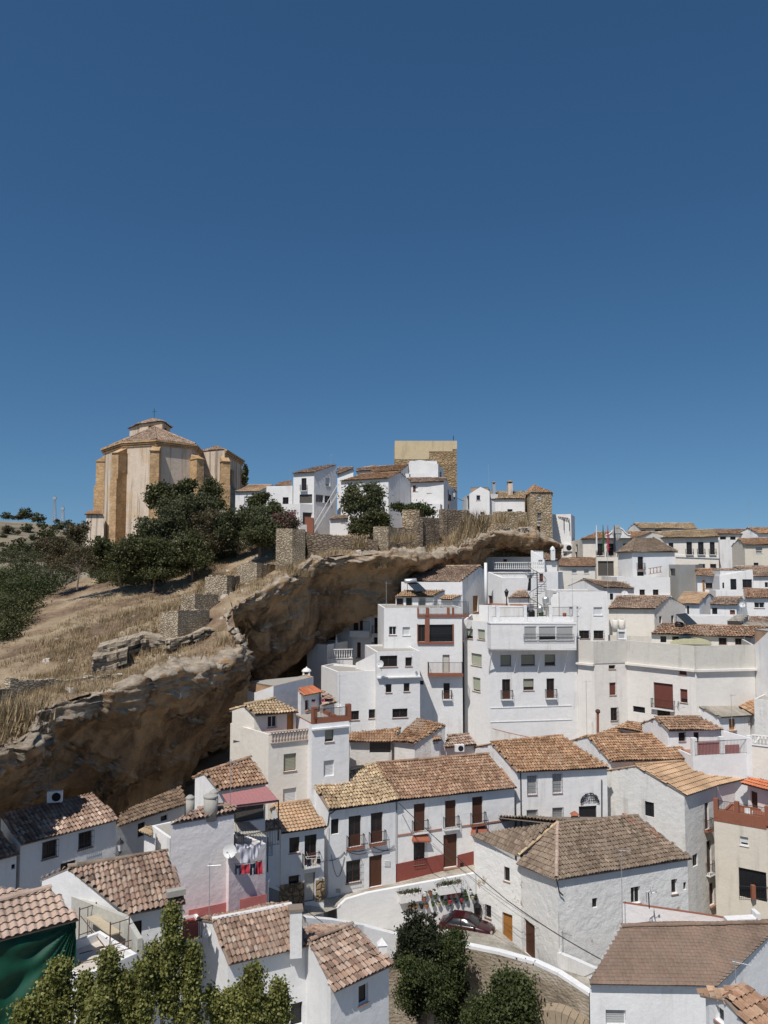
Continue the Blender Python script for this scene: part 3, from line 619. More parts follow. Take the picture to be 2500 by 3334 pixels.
for i in range(26):
    tt = random.random(); p = hit(*xy('F1', 240+330*tt, 950+180*tt+random.uniform(-28,28)), K, pn)
    a = random.uniform(-.5,.5); dx = e*math.cos(a)+n*math.sin(a); dy = n*math.cos(a)-e*math.sin(a)+UP*.3; m.m(random.choice(['brickred','sill','mortar'])).box(p+UP*.12, dx*.18, dy*.4, UP*.05)
m.build('loose_tiles', hp)
m = MB().rod(M_-UP*.05, K-UP*.05, .07, 6).line([K-UP*.05, K-UP*.9+V2(e)*.2, K-UP*1.2+V2(e)*.5], .05, 6); m.build('gutter', hp, 'iron')
# ---- big old house at right and its neighbours
crop('F1')
s5 = house('tall weathered house with broad orange-tan sheet tiles, stained gable and narrow balconies', 66, (860,718), (1182,610), (858,385), (350,428), B0=(20,490), tile='t_tan', wall='old', sp=.3, row=.55, amp=.05, jit=.2, zb=-34, over=.25,
  left=[('k',450,787,540,932)], front=[('B',1038,795,1078,1060),('k',918,1300,970,1420),('B',1058,1165,1104,1490),('D',1083,1580,1128,1800)], group=GR)
s5b = house('second orange-tan roofed house adjoining the weathered one, pale pink terrace wall', 69.6, (1180,614), (1460,548), (1250,348), (868,380), tile='t_tan', wall='pinkwash', sp=.3, row=.55, amp=.05, jit=.2, zb=-28, group=GR)
bg = block('beige house at the right edge with brick-edged roof terrace and a wide dark opening', [(1128,958,66.4),(1645,1035,64.2),(1850,1010,63)], d=5.5, h=18, wall='beige', par=.15, zb=-38, ops=[('s',1385,1130,1465,1215),('k',1375,1455,1645,1745),('k',1655,1480,1840,1745)], coping='brickred', floor='brickred')
q0, q1, q2 = bg['q']; rt = thing('terrace_railing', 'iron railing and brick posts round the beige house terrace', 'railing', q0, 'terrace railings')
MB().box(q0-bg['n']*.03-UP*.1, q1-q0, bg['n']*.3, UP*.95).build('kerb', rt, 'brickred')
for s in (0., .40, .97): MB().box(q0.lerp(q1, s)-bg['n']*.05+UP*.2, (q1-q0).normalized()*.35, bg['n']*.35, UP*1.55).m('brickred').build('post', rt, 'brickred')
m = MB(); railing(m, q0+UP*.85+bg['n']*.1, q1+UP*.85+bg['n']*.1, .75); m.build('railing', rt, 'iron')
# balcony inside the wide dark opening
n5 = -bg['n']; a = P(1380,1735,65.3)+n5*.0; b = P(1700,1752,64)
rt = thing('balcony_railing', 'brick post and iron railing across the wide dark opening of the beige house', 'railing', a); m = MB(); railing(m, a, b, 1.0, .14); m.build('railing', rt, 'iron')
MB().box(P(1512,1740,64.6)-bg['n']*.2, (.3,0,0), (0,.3,0), (0,0,1.1)).build('post', rt, 'brickred')
house('terrace room with bright orange tiled canopy above the brick-edged terrace', 70.3, (1400,598), (1760,690), (1760,600), (1475,545), Y1=66.5, h=3.4, tile='t_red', wall='pinkwash', sp=.3, amp=.06, jit=.3, front=[('D',1490,685,1556,850)], back='mono', cap=False, over=.6)
house('grey-tiled house at the right edge behind two stained water tanks', 74, (1570,432), (1820,570), (1820,330), (1572,300), Y1=70, h=4, tile='t_grey', wall='old', back='mono')
block('stained grey wall block below the two stained water tanks', [(1282,352,77),(1432,316,76),(1620,470,72)], d=3, h=6, wall='grey', par=.1, free=True)
for x, w, lab in ((1468,.62,'stained cylindrical water tank, nearer the orange-tan roof'), (1535,.58,'stained cylindrical water tank at the right of its pair')):
    p = P(x, 425, 74.5); t = thing('water_tank', lab, 'water tank', p, 'fibre cement water tanks on the roofs'); MB().lathe(p-UP*.3, [(w,0),(w,1.55)], 18).build('barrel', t, 'concrete', True); MB().lathe(p+UP*1.25, [(w*1.08,0),(w*1.08,.1),(.02,.18)], 18).build('lid', t, 'concrete')
# ---- bottom right
crop('F4')
r1 = house('white house with large plain brown roof at bottom right', 42, (525,872), (1335,884), (1752,498), (727,522), tile='t_flat', wall='limewash', sp=.23, row=.23, amp=.012, jit=.3, zb=-34, front=[('y',628,1050,756,1150)], over=.25, group=GR)
MB().box(r1['w0']-r1['n']*.05-UP*.35, r1['w1']-r1['w0'], -r1['n']*.02, UP*.28).build('cornice', r1['root'], 'plaster')
r2 = house('small house with chunky mossy tiles in the bottom right corner', 30, (1560,1190), (1800,1060), (1505,905), (1390,985), tile='t_brown', wall='limewash', zb=-30, sp=.3, amp=.11, group=GR, left=[('w',1325,1010,1378,1130)])
lowwall('white parapet wall with rusty stained coping behind the plain brown roof', [(735,372,50.5),(1300,455,48),(1500,492,47)], 4.5, .3, 'pinkwash', 'brickred')
v = thing('roof_vent', 'white louvred box standing on the plain brown roof', 'roof vent', P(1500,590,47))
o = P(1405,600,46.8); ax = P(1595,590,46.8)-o
for i in range(3): MB().box(o+UP*(.12+.38*i), ax, (0,.55,0), UP*.2).build('louvre', v, 'plaster')
MB().box(o+ax-Vector((.05,0,0)), (.25,0,0), (0,.7,0), (0,0,1.35)).build('end_panel', v, 'plaster'); MB().box(o-Vector((0,.1,.15)), ax*1.02, (0,.8,0), UP*.2).build('base', v, 'mortar')
# ---- bottom centre
crop('F2')
b1 = house('white house with pinkish tiles and a square chimney, centre bottom left of the dark tree', 40, (540,525), (1030,410), (915,180), (440,270), tile='t_mix', wall='limewash', sp=.24, zb=-34, front=[('k',632,550,718,690),('k',915,765,985,900)], group=GR, capmat='wmortar')
b2 = house('white house with one grey-framed window beside the dark tree', 39, (1170,690), (1530,525), (1285,295), (1025,395), tile='t_mix', wall='limewash', sp=.24, zb=-34, front=[('w',1322,655,1380,772)], group=GR)
c = P(950,365,41.5); m = MB().m('plaster').box(c-Vector((.3,.3,1)), (.6,.1,0), (-.1,.55,0), (0,0,2.35)); m.m('mortar').box(c-Vector((.37,.37,-1.35)), (.74,.12,0), (-.12,.7,0), (0,0,.12)); m.build('chimney', b1['root'])
c = P(1468,495,42); m = MB().m('plaster').box(c-Vector((.22,.2,1)), (.44,.06,0), (-.06,.4,0), (0,0,1.7))
p = [c+Vector(t) for t in ((-.27,-.25,.7),(.27,-.18,.7),(.2,.28,.7),(-.33,.2,.7))]; ap = c+Vector((-.05,0,1.05)); 
for i in range(4): m.face((p[i], p[(i+1)%4], ap))
m.build('chimney', b2['root'])
b3 = block('small flat-roofed white house with satellite dish, between the poplar and the pinkish roof', [(180,425,43),(445,392,44.2)], d=3.2, h=9, wall='limewash', par=.15, zb=-34, ops=[('d',305,497,430,607)], floor='redwash')
q0, q1 = b3['q']; m = MB(); railing(m, q0.lerp(q1,.3)+UP*.02, q1+UP*.02, .95); tag(m.build('railing', None, 'rust'), 'rust-red railing on the flat-roofed house with the satellite dish', 'railing')
# ---- building terrace with scaffolding
crop('E1')
zf = -19.2
cb = block('unfinished roof terrace with bare cement parapets, left of the poplar tops', [(655,1745,33.2),(1135,1610,35.2)], d=3.2, h=11, wall='limewash', par=.35, zb=-31, floor='palefloor')
def parw(pts, h, mat, root, th=.22):
    for a, b in zip(pts, pts[1:]):
        e = V2(b-a).normalized(); n = Vector((-e.y, e.x, 0)); n = n if n.y > 0 else -n
        MB().box(a-UP*h, b-a, n*th, UP*h).build('parapet', root, mat)
parw([P(580,1062,40), P(1035,1238,37.5), P(1143,1422,35.3)], 2.3, 'cementlight', cb['root']); 
MB().face([lev(x, y, zf) for x, y in ((560,1300),(1000,1240),(1130,1600),(650,1760))]).build('terrace_floor', cb['root'], 'palefloor')
sc = thing('scaffold', 'rusty scaffold frames with one plank on the unfinished roof terrace', 'scaffold', P(850,1450,36.5))
F_ = [((662,1160),(800,1115),38.5), ((918,1282),(1075,1235),36.2)]
for (a, b, Y) in F_:
    for x, y in (a, b): p = P(x, y, Y + (0 if (x, y) == a else .5)); MB().rod(p, p-UP*3.0, .03, 5).build('pole', sc, 'rust')
    p0, p1 = P(*a, Y), P(*b, Y+.5); m = MB()
    for dz in (.1, 1.3, 2.4): m.rod(p0-UP*dz, p1-UP*dz, .022, 5)
    m.rod((p0+p1)/2-UP*.1, (p0+p1)/2-UP*2.4, .018); m.build('cross_bar', sc, 'rust')
a, b = P(662,1160,38.5)-UP*2.4, P(918,1282,36.2)-UP*2.2; MB().rod(a, b, .022).rod(P(670,1230,38.4), P(890,1510,36.2), .025).rod(P(660,1545,35.5), P(1095,1430,36), .025).rod(P(660,1620,35), P(1090,1495,35.6), .025).build('brace', sc, 'rust')
o = P(712,1240,38.5); MB().box(o-UP*.06, P(918,1385,36.6)-o, P(1010,1362,37)-P(918,1385,36.6), UP*.06).build('plank', sc, 'palewood')
# green tarpaulin hanging from the eave
T0, T1 = a1['w0']+UP*-.15, a1['w1']+UP*-.15; nn = -a1['n']; NXg, NZg = 120, 70; V = []; Fc = []
for j in range(NZg+1):
    for i in range(NXg+1):
        s = .18+.82*i/NXg; t = j/NZg; top = T0.lerp(T1, s); H_ = 6.3*(1-.10*max(0, s-.55)/.45) - .5*abs(s-.6)
        ds = math.hypot((1-s)*9, t*5.6+.05); ang = math.atan2(t*5.6, (1-s)*9+.05)
        fold = .16*math.sin(ang*17+1.5*math.sin(ds*.6))*min(1, ds*.3)*(0.3+t) + .07*math.sin(ang*37+ds)+.10*math.sin(s*9+t*7)*t
        sag = .5*math.sin(math.pi*min(1, t*1.0))**1.0*.6
        V.append(tuple(top + nn*(.12+.22+fold+sag*.5) - UP*(t*H_ + .35*math.sin(s*math.pi)*t)))
for j in range(NZg):
    for i in range(NXg): a = j*(NXg+1)+i; Fc.append((a, a+1, a+NXg+2, a+NXg+1))
me = bpy.data.meshes.new('tarpaulin'); me.from_pydata(V, [], Fc); 
m_, nt, b_ = newmat('tarp'); nt.links.new(ramp(nt, noi(nt, 2), [(.3,(.002,.038,.021)),(.7,(.005,.068,.038))]), b_.inputs['Base Color']); b_.inputs['Roughness'].default_value = .6
me.materials.append(MATS['tarp']); me.polygons.foreach_set('use_smooth', [True]*len(me.polygons)); tag(link('tarpaulin', me), 'dark green tarpaulin draped in folds below the rose-tiled eave', 'tarpaulin')
# ================================================================ the middle of the village
GM = 'white houses in the middle of the village'; GT = 'tiled houses of the upper town'; GC = 'white houses on the castle rock'
crop('D2')
c1 = block('tall white house with brick-red glazed corner loggia beside the rock', [(830,497,84),(1532,497,84.8)], d=8, h=17, par=.05, zb=-26,
  ops=[('w',875,662,940,738),('s',997,667,1063,742),('E',1240,645,1452,800),('d',1136,645,1200,800),('X',1357,917,1420,1078),('B',1365,1172,1422,1315),('k',1153,1150,1187,1187)], group=GM)
q0, q1 = c1['q']; e = (q1-q0).normalized(); n = c1['n']
def onp(x, y, out=0): return hit(x, y, q0, n) - n*out
def slab(root, x0, y0, x1, y1, out, th, mat, name, back=.0):      # a proud rectangular member on a wall
    a = onp(x0, y1); b = onp(x1, y1); t = onp(x0, y0); return MB().box(a+n*back, b-a, -n*(out+back), UP*abs(t.z-a.z)).build(name, root, mat)
lg = c1['root']
slab(lg,1198,560,1236,822,.12,0,'brickred','pier'); slab(lg,1130,800,1455,822,.14,0,'brickred','loggia_sill'); slab(lg,1445,640,1457,800,.08,0,'brickred','pier'); slab(lg,1128,640,1136,800,.08,0,'brickred','pier')
m = MB(); railing(m, onp(1240,800,.06), onp(1445,800,.06), .9, .13); m.build('railing', lg, 'iron')
rt = thing('terrace_railing', 'brick piers and railing along the roof terrace above the corner loggia', 'railing', q0, 'terrace railings')
for x0, x1 in ((1128,1140),(1205,1232),(1395,1418),(1443,1458)): slab(rt,x0,492,x1,578,.1,0,'brickred','post',.2)
slab(rt,1128,556,1592,578,.12,0,'brickred','kerb',.1); m = MB(); railing(m, onp(1140,556,.02), onp(1590,556,.02), 1.4, .13); m.build('railing', rt, 'iron')
b_ = slab(lg,1222,1080,1532,1104,.75,0,'brickred','balcony'); m = MB(); p, q = onp(1224,1080,.72), onp(1530,1080,.72); railing(m, p, q, 1.2, .13); railing(m, p, p+n*.7, 1.2); railing(m, q, q+n*.7, 1.2); m.build('railing', b_, 'iron')
# glazed box house
crop('D3')
c2 = block('large white house with bricked-in overhanging upper storey carried on struts', [(182,655,86.8),(432,683,83),(1292,683,84.4)], d=9, h=21, par=.9, zb=-27,
  ops=[('g',202,745,270,842,0),('g',316,752,388,852,0),('g',253,990,356,1108,0),('g',268,1224,343,1360,0),('o',540,1003,645,1110,1),('o',743,1000,878,1107,1),('o',975,998,1078,1105,1),('B',557,1240,638,1435,1),('o',765,1236,868,1350,1),('B',993,1233,1070,1425,1)], group=GM)
Q = c2['q']; n = c2['n']; q0 = Q[1]; e = V2(Q[2]-Q[1]).normalized(); n = Vector((-e.y, e.x, 0)); rt = c2['root']
OH = 1.35
a = hit(447,955,q0-n*OH,n); b = hit(1287,955,q0-n*OH,n); t = hit(447,683,q0-n*OH,n)
top = Q[1].z+.02; H = top-a.z
segs = [(Vector((a.x,a.y,top)), Vector((b.x,b.y,top)), top, top, [('y',775,722,895,858),('y',918,722,1085,858),('y',1092,722,1255,858)], None), (Vector((b.x,b.y,top)), Vector(((b+n*OH*.98).x,(b+n*OH*.98).y,top)), top, top, [], None), (Vector((a.x,a.y,top)), Vector(((a+n*OH*.98).x,(a+n*OH*.98).y,top)), top, top, [], None)]
wallset(rt, [segs[0], segs[1], (segs[1][1], segs[2][1], top, top, [], None), segs[2]], a.z, .12, 'white', 'overhang_wall')
MB().box(Vector((a.x,a.y,a.z)), b-a, n*OH*.98, UP*.12).build('overhang_floor', rt, 'white'); MB().box(Vector((a.x,a.y,top-.1))-n*.05-e*.05, (b-a)+e*.1, n*OH*.98, UP*.13).build('overhang_roof', rt, 'plaster')
m = MB(); p = hit(770,868,q0-n*(OH+.15),n); q = hit(1262,868,q0-n*(OH+.15),n); railing(m, p, q, .75, .14); m.build('railing', rt, 'iron'); 
m = MB()
for x in (455, 705, 940, 1200): w_ = hit(x,962,q0-n*(OH-.2),n); m.rod(w_, w_+n*(OH-.2)-UP*2.4, .07)
m.build('strut', rt, 'plaster')
for yy in (1502, 1640): 
    m = MB(); a_, b2 = hit(440,yy+25,q0,n), hit(1240,yy,q0,n); m.box(a_+n*.0, b2-a_, -n*.05, UP*.08); m.build('ledge', rt, 'plaster')
tr = thing('terrace_railing', 'thin railing between white posts on the roof edge above the overhanging storey', 'railing', q0, 'terrace railings')
m = MB(); pts = [hit(x, 640, q0-n*.1, n) for x in (235, 425, 500, 760, 1020, 1255)]
pz = top; 
for i, x in enumerate((425, 500, 770, 1020, 1258)):
    p = hit(x, 640, q0+n*.05, n); p.z = pz; MB().box(p, e*.35, n*.3, UP*1.75).build('post', tr, 'plaster')
p0 = hit(430,640,q0+n*.15,n); p1 = hit(1258,640,q0+n*.15,n); p0.z = p1.z = pz+.5; railing(m, p0, p1, 1.0, .14); m.build('railing', tr, 'iron'); MB().box(Vector((p0.x,p0.y,pz)), p1-p0, n*.1, UP*.48).build('kerb', tr, 'plaster')
# lumber on that terrace
st = thing('spiral_stair', 'black spiral stair and clutter on the terrace behind the railing', 'stairs', P(900,640,86.5)); c = P(905,640,87.2); m = MB().rod(c, c+UP*5.2, .06, 6)
for i in range(22):
    a_ = i*.45; h_ = .25*i; d_ = Vector((math.cos(a_), math.sin(a_), 0)); m.box(c+UP*h_, d_*1.0, d_.cross(UP)*.3, UP*.04)
    a2 = (i+1)*.45; m.rod(c+d_*1.0+UP*(h_+.9), c+Vector((math.cos(a2), math.sin(a2), 0))*1.0+UP*(h_+1.15), .03).rod(c+d_*1.0+UP*h_, c+d_*1.0+UP*(h_+.9), .015)
m.build('steps', st, 'iron')
for i, (x, y, s_, mt) in enumerate(((790,560,.5,'clothnavy'),(845,600,.7,'black'),(930,560,.6,'metal'),(985,470,.7,'metal'),(1000,530,.8,'concrete'),(940,600,.5,'leafpot'),(1170,610,.4,'terracotta'))):
    p = P(x, y, 86.3); p.z = pz+.4+max(0, p.z-pz-.4); tag(MB().lathe(p-UP*s_*.5, [(s_*.5,0),(s_*.55,s_*.9),(s_*.4,s_*1.1)], 8).build('storage_drum', None, mt), ['blue drum','black drum','silver drum','upper silver unit','grey cistern','green drum','red clay pot'][i]+' standing among the clutter of the stair terrace', 'drum', 'clutter by the spiral stair')
p = P(828,372,88.5); f_ = thing('flue', 'tall twin black flue pipe with a flat cowl above the stair terrace', 'flue', p); MB().rod(p, P(828,245,88.5), .14, 8).rod(p+Vector((-.2,0,0)), P(820,290,88.5), .08, 8).build('pipe', f_, 'iron'); MB().lathe(P(828,248,88.5), [(.3,0),(.35,.3),(.5,.35),(.48,.5)], 10).build('cowl', f_, 'metal')
# long angular building at right
crop('D4')
c3 = block('long cream-white building with angular facets and stained roof parapet', [(75,470,84),(212,478,82.6),(483,476,83.5),(1050,515,78.2),(1542,497,79.2)], d=7, h=24, par=1.0, zb=-29, wall='cream2', coping='stainwhite', cornice=(2.55,.35,.22),
  ops=[('b',335,604,390,710),('b',342,822,395,927),('G',352,1030,408,1140),('b',920,645,982,757),('b',930,877,990,990),('S',710,828,870,1040),('k',537,1022,637,1072),('k',738,1057,847,1105),('k',905,1095,970,1112)], group=GM)
Q = c3['q']; m = MB().m('grey')
for i in range(4):                                            # weathered outer face of the parapet
    a, b = Q[i], Q[i+1]; e = V2(b-a).normalized(); o = Vector((e.y,-e.x,0)); o = o if o.y < 0 else -o; a = Vector((a.x,a.y,a.z-2.33)); m.box(a+o*.004, V2(b-a), o*.06, UP*2.335)
m.build('parapet_face', c3['root'], 'stainwhite')
c3h = house('terrace house with mottled old tiles behind the long stained parapet', 86.5, (690,412), (1530,445), (1659,365), (782,338), Y1=85, h=5, tile='t_brown', wall='cream', group=GM, front=[('k',765,430,815,489),('k',863,433,920,470),('r',1252,452,1315,507),('r',1388,457,1450,507)], sp=.3, jit=1.6)
gv = block('plain white gable wall rising at the right edge above the long cream building', [(1530,520,79.6),(1662,400,77),(1800,395,76)], d=6, h=22, par=.1, free=True, zb=-29, wall='white', coping='t_brown')
# yellow barrel canopy
r_ = thing('canopy', 'yellowed barrel-vaulted plastic canopy on the terrace behind the parapet', 'canopy', P(1020,505,83)); a = P(850,505,83.5); b = P(1195,508,82.5); m = MB(); d_ = Vector((1.2,3.2,0))
for i in range(14):
    f = lambda t: a.lerp(b, t)+UP*(.5*math.sin(math.pi*min(1,t*1.0))**.8)
    p, q = f(i/14), f((i+1)/14); m.face((p, q, q+d_, p+d_)); m.rod(p, p+d_, .03)
m.face([a.lerp(b, i/14)+UP*(.5*math.sin(math.pi*i/14)**.8) for i in range(15)]); m.build('sheet', r_, 'yellowsheet')
def collector(label, a, b, c, d, tank, r=.28):
    t = thing('solar_water_heater', label, 'solar water heater', (a+b)/2, 'solar water heaters'); nn = (b-a).cross(d-a).normalized(); nn = nn if nn.z > 0 else -nn
    mid = (a+b)/2; k = (b-a)*.49
    MB().box(a, k, d-a, nn*.08).build('collector', t, 'collector'); MB().box(a+(b-a)*.51, k, d-a, nn*.08).build('collector', t, 'collector')
    MB().rod(a, a-UP*.1, .03).rod(d, d-UP*1.4, .03).rod(c, c-UP*1.4, .03).rod(b, d-UP*1.2, .03).build('frame', t, 'iron'); MB().lathe(tank[0], [(r*.7,0),(r,.1),(r,(tank[1]-tank[0]).length-.1),(r*.7,(tank[1]-tank[0]).length)], 14, tank[1]-tank[0]).build('tank', t, tank[2], True); return t
a = P(985,345,83.5); b = P(1066,335,83.8); collector('big dark solar panel pair tilted above the mottled terrace roof', a, b, P(960,255,84.8), P(895,258,84.5), (P(888,335,85), P(955,345,84.6), 'black'), .3)
lw, _ = lowwall('white flat wall with panelled face beyond the tilted solar panels', [(985,262,93),(1315,270,92)], 2.6, .3, 'plaster')
# small houses under the long building
s6 = house('low white house with mottled tiles, barred window and dark open door', 73, (830,1220), (1288,1205), (1092,1108), (716,1115), B0=(602,1160), tile='t_brown', wall='limewash', zb=-24, front=[('r',918,1238,972,1312),('k',1042,1235,1087,1365)], group=GM, jit=1.4)
bt = block('small white roof terrace with pink-red railing panels', [(1035,1432,70.5),(1530,1400,71.5)], d=4.5, h=3.5, par=.15, zb=-24, wall='limewash', floor='sill')
q0, q1 = bt['q']; rt = thing('terrace_railing', 'railing with dusty pink panels on the small white roof terrace', 'railing', q0, 'terrace railings')
for s in (0., .46, .93): MB().box(q0.lerp(q1,s)+UP*.003, (q1-q0).normalized()*.45, bt['n']*.4, UP*1.55).build('post', rt, 'plaster')
MB().box(q0.lerp(q1,.04)+bt['n']*.15, (q1-q0)*.42, bt['n']*.03, UP*1.15).build('panel', rt, 'dustyred'); MB().box(q0.lerp(q1,.5)+bt['n']*.15, (q1-q0)*.3, bt['n']*.03, UP*.8).build('panel', rt, 'dustyred')
m = MB(); railing(m, q0.lerp(q1,.04), q0.lerp(q1,.94), 1.25, .14); m.build('railing', rt, 'iron')
s7 = house('low house with grey corrugated sheet roof and a yellow-brown door', 76, (1258,1108), (1530,1092), (1372,1008), (1082,1018), tile='t_sheet', wall='white', zb=-24, sp=.3, row=3., amp=.03, jit=.1, front=[('O',1335,1122,1387,1218),('w',1497,1128,1532,1160)], back='mono', cap=False, pitch=14)
lowwall('pale blue-white side wall of the small roof terrace', [(1285,1225,73),(1400,1255,72),(1530,1290,71)], 3.5, .2, 'limewash')
house('patch of bright old tiles wedged beside the corrugated roof', 79, (1425,1022), (1545,1082), (1545,965), (1515,965), Y1=76.5, h=4, tile='t_orange', back='mono', cap=False)
bw = block('streaked grey wall block at the right edge below the plain gable wall', [(1543,958,75.5),(1760,940,74)], d=5, h=7, wall='old', par=.1)
bs = block('cream block with a white balustrade at the right edge above the tanks', [(1525,1340,71),(1800,1335,69.5)], d=4, h=6, wall='cream', par=.1)
balustrade('white balustrade at the right edge above the two water tanks', bs['q'][0]+UP*.0, bs['q'][0].lerp(bs['q'][1],.95), .95, step=.26)
s4 = house('house with a wide orange-tan tile roof right of the market hall', 71, (350,1475), (1042,1450), (800,1250), (155,1270), tile='t_orange', wall='white', zb=-30, group=GM, front=[])
house('lower ochre tile roof tucked behind the wide orange-tan roof', 77.5, (200,1268), (612,1245), (612,1165), (490,1148), h=5, tile='t_orange', pitch=18, zb=-26, back='mono')
house('two-part ochre tile roof right against the long cream building', 78.6, (405,1200), (612,1235), (612,1162), (500,1145), h=5, tile='t_orange', pitch=16, zb=-26, back='mono', cap=False)
crop('D2')
# mid house with overhanging storey
c4 = block('grey-white house with a satellite dish, its upper storey jutting out', [(765,892,79.3),(1152,885,80.2)], d=7, h=16, par=.15, zb=-25, ops=[('d',792,925,950,1025),('d',1022,940,1080,1020),('d',845,1182,898,1258),('d',1007,1172,1060,1248),('d',905,1402,1042,1482)], group=GM)
q0, q1 = c4['q']; n = c4['n']; e = V2(q1-q0).normalized(); a = hit(765,1128,q0,n); MB().box(a-n*.001, V2(q1-q0), -n*.35, UP*.12).build('ledge', c4['root'], 'plaster')
c4b = block('blank grey-white building stepping up left of the jutting upper storey', [(265,1015,84),(411,1035,79.2),(768,1018,80.2)], d=2.2, h=14, par=.2, zb=-25, ops=[('d',510,1422,605,1505),('d',692,1408,750,1490)], group=GM, wall='white')
lowwall('sloping white wall with brown coping, rising to the jutting storey', [(575,990,83),(765,897,80)], 3, .25, 'white', 'sill')
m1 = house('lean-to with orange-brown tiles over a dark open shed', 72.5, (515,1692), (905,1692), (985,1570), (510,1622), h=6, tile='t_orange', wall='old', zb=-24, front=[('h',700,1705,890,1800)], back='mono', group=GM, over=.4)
m2 = house('old shed with rich brown tiles, its dirty gable facing right', 72.2, (905,1690), (1098,1714), (1385,1552), (1130,1480), tile='t_orange', wall='old', zb=-24, back='mono', group=GM, jit=1.5)
m3 = house('small pinkish tiled outhouse with an air conditioner, below the big white walls', 73, (1375,1748), (1662,1720), (1592,1635), (1400,1650), h=4, tile='t_mix', wall='white', zb=-24, group=GM, right=[])
house('narrow strip of tiles with little chimney openings beside the old shed', 72, (1262,1690), (1345,1680), (1345,1655), (1275,1655), h=4, tile='t_brown', zb=-24, back='mono', cap=False, front=[('k',1272,1695,1290,1720),('k',1300,1693,1316,1718),('k',1322,1690,1336,1712)])
crop('D3'); lowwall('low dirty white wall with clay coping behind the market hall roof', [(452,1728,76.5),(640,1775,75),(835,1818,73.5)], 3, .25, 'old', 'brickred')
crop('D2')
def acunit(label, p, a, w=.85, h=.6):
    a = Vector(a).normalized(); n = Vector((a.y,-a.x,0)); n = n if n.dot(p) < 0 else -n
    t = thing('air_conditioner', label, 'air conditioner', p, 'air conditioning units'); MB().box(p, a*w, -n*.32, UP*h).build('casing', t, 'plaster')
    MB().lathe(p+a*w*.62+UP*h*.5+n*.005, [(h*.40,0),(h*.40,.015),(.03,.02)], 18, n).build('fan_grille', t, 'clothblack')
acunit('white air conditioner beside the small pinkish roof', P(1470,1792,72), (1,.1,0), .85, .62)
# dwelling inside the cave
cw = block('white dwelling built into the cave under the rock, brown doors and balcony', [(395,600,100),(545,575,98.5),(832,500,97)], d=6, h=14, par=.1, zb=-20, free=True, wall='white', ops=[('D',552,612,600,697,1),('D',608,612,640,725,1),('B',740,582,783,725,1),('B',738,760,783,875,1),('D',585,805,620,940,1)])
q0, q1 = cw['q'][1], cw['q'][2]; e = V2(q1-q0).normalized(); n = Vector((-e.y,e.x,0)); a = hit(545,752,q0,n); b = hit(720,752,q0,n); bl = MB().box(a, V2(b-a), -n*.9, UP*.8).build('balcony', cw['root'], 'plaster'); m = MB(); railing(m, a-n*.85+UP*.8, b-n*.85+UP*.8, 1.1, .14); m.build('railing', bl, 'iron')
c5 = block('white walled forecourt with balustrade in front of the cave dwelling', [(138,808,95.5),(320,810,93),(362,800,94)], d=4, h=9, par=.1, zb=-20)
c5t = block('terrace of the cave dwelling with round-topped parapet', [(320,955,93),(548,925,93.5)], d=5, h=6, par=.1, zb=-20)
balustrade('white balustrade on the terrace under the rock', c5t['q'][0].lerp(c5t['q'][1],.15), c5t['q'][1], 1.15, step=.26)
pr = thing('parasol', 'closed white parasol standing on the terrace under the rock', 'parasol', P(400,885,94.5)); p = P(400,885,94.5); MB().lathe(p, [(.12,0),(.24,.3),(.2,.9),(.09,1.5),(.02,1.9)], 10).build('canopy', pr, 'dish'); MB().rod(p-UP*1.5, p+UP*2, .03).build('pole', pr, 'metal')
p = P(132,1125,86); ch = thing('chimney', 'white domed chimney with four openings at the foot of the rock', 'chimney', p); m = MB().box(p-Vector((.42,.42,1.5)), (.84,0,0), (0,.84,0), (0,0,1.9)); m.build('shaft', ch, 'plaster'); m = MB().m('plaster')
for i in (-1,1):
    for j in (-1,1): m.box(p+Vector((i*.29-.09,j*.29-.09,.4)), (.18,0,0), (0,.18,0), (0,0,.32))
m.lathe(p+UP*.72, [(.55,0),(.5,.12),(.3,.3),(.1,.38),(.06,.5)], 12).m('inside').box(p+Vector((-.2,-.2,.4)), (.4,0,0), (0,.4,0), (0,0,.3)); m.build('cap', ch)
# gables at the top of the block
c6 = house('white house with pale pink-brown tiles and a tall gable with orange door', 96, (1050,257), (1516,257), (1698,119), (1165,125), Y1=95, tile='t_rosemix', wall='white', h=9, group=GM, right=[cv('D3','O',270,420,322,578)], over=.2)
crop('D3')
block('windowless white wall with a small brown door, right of the tall gable', [(415,188,98),(556,245,94)], d=5, h=7, par=.1, free=True, wall='white', ops=[('D',418,420,460,502)])
p = P(398,500,94.5); pp = thing('flue', 'fat white chimney pipe running up the tall gable', 'flue', p, None); MB().lathe(p, [(.19,-1),(.19,5.0)], 10).build('pipe', pp, 'plaster', True); pp.children[0].data.transform(Matrix.Diagonal((1,1,1,1)))
crop('D2')
block('white strip wall and terrace room below the pale pink-brown roof', [(985,262,93.5),(1535,268,93)], d=3, h=6.5, par=.1, wall='white')
p6 = house('white terrace room with tan roof under the solar water heater', 90, (930,391), (1268,392), (1382,335), (1010,335), Y1=90, tile='t_tan', wall='white', h=4.6, front=[('r',1030,405,1080,480),('r',945,410,1000,462),('R',1146,408,1202,480)], over=.3, back='mono')
house('tiny tan roofed porch right of the solar water heater room', 90, (1328,415), (1446,419), (1531,378), (1375,378), Y1=90, tile='t_tan', wall='white', h=4.6, back='mono')
collector('pale solar panels with a horizontal tank above the terrace room', P(1115,350,89.5), P(1212,345,89.5), P(1135,272,91), P(1040,275,91), (P(1012,255,90.8), P(1125,248,90.8), 'metal'), .28)
crop('D3')
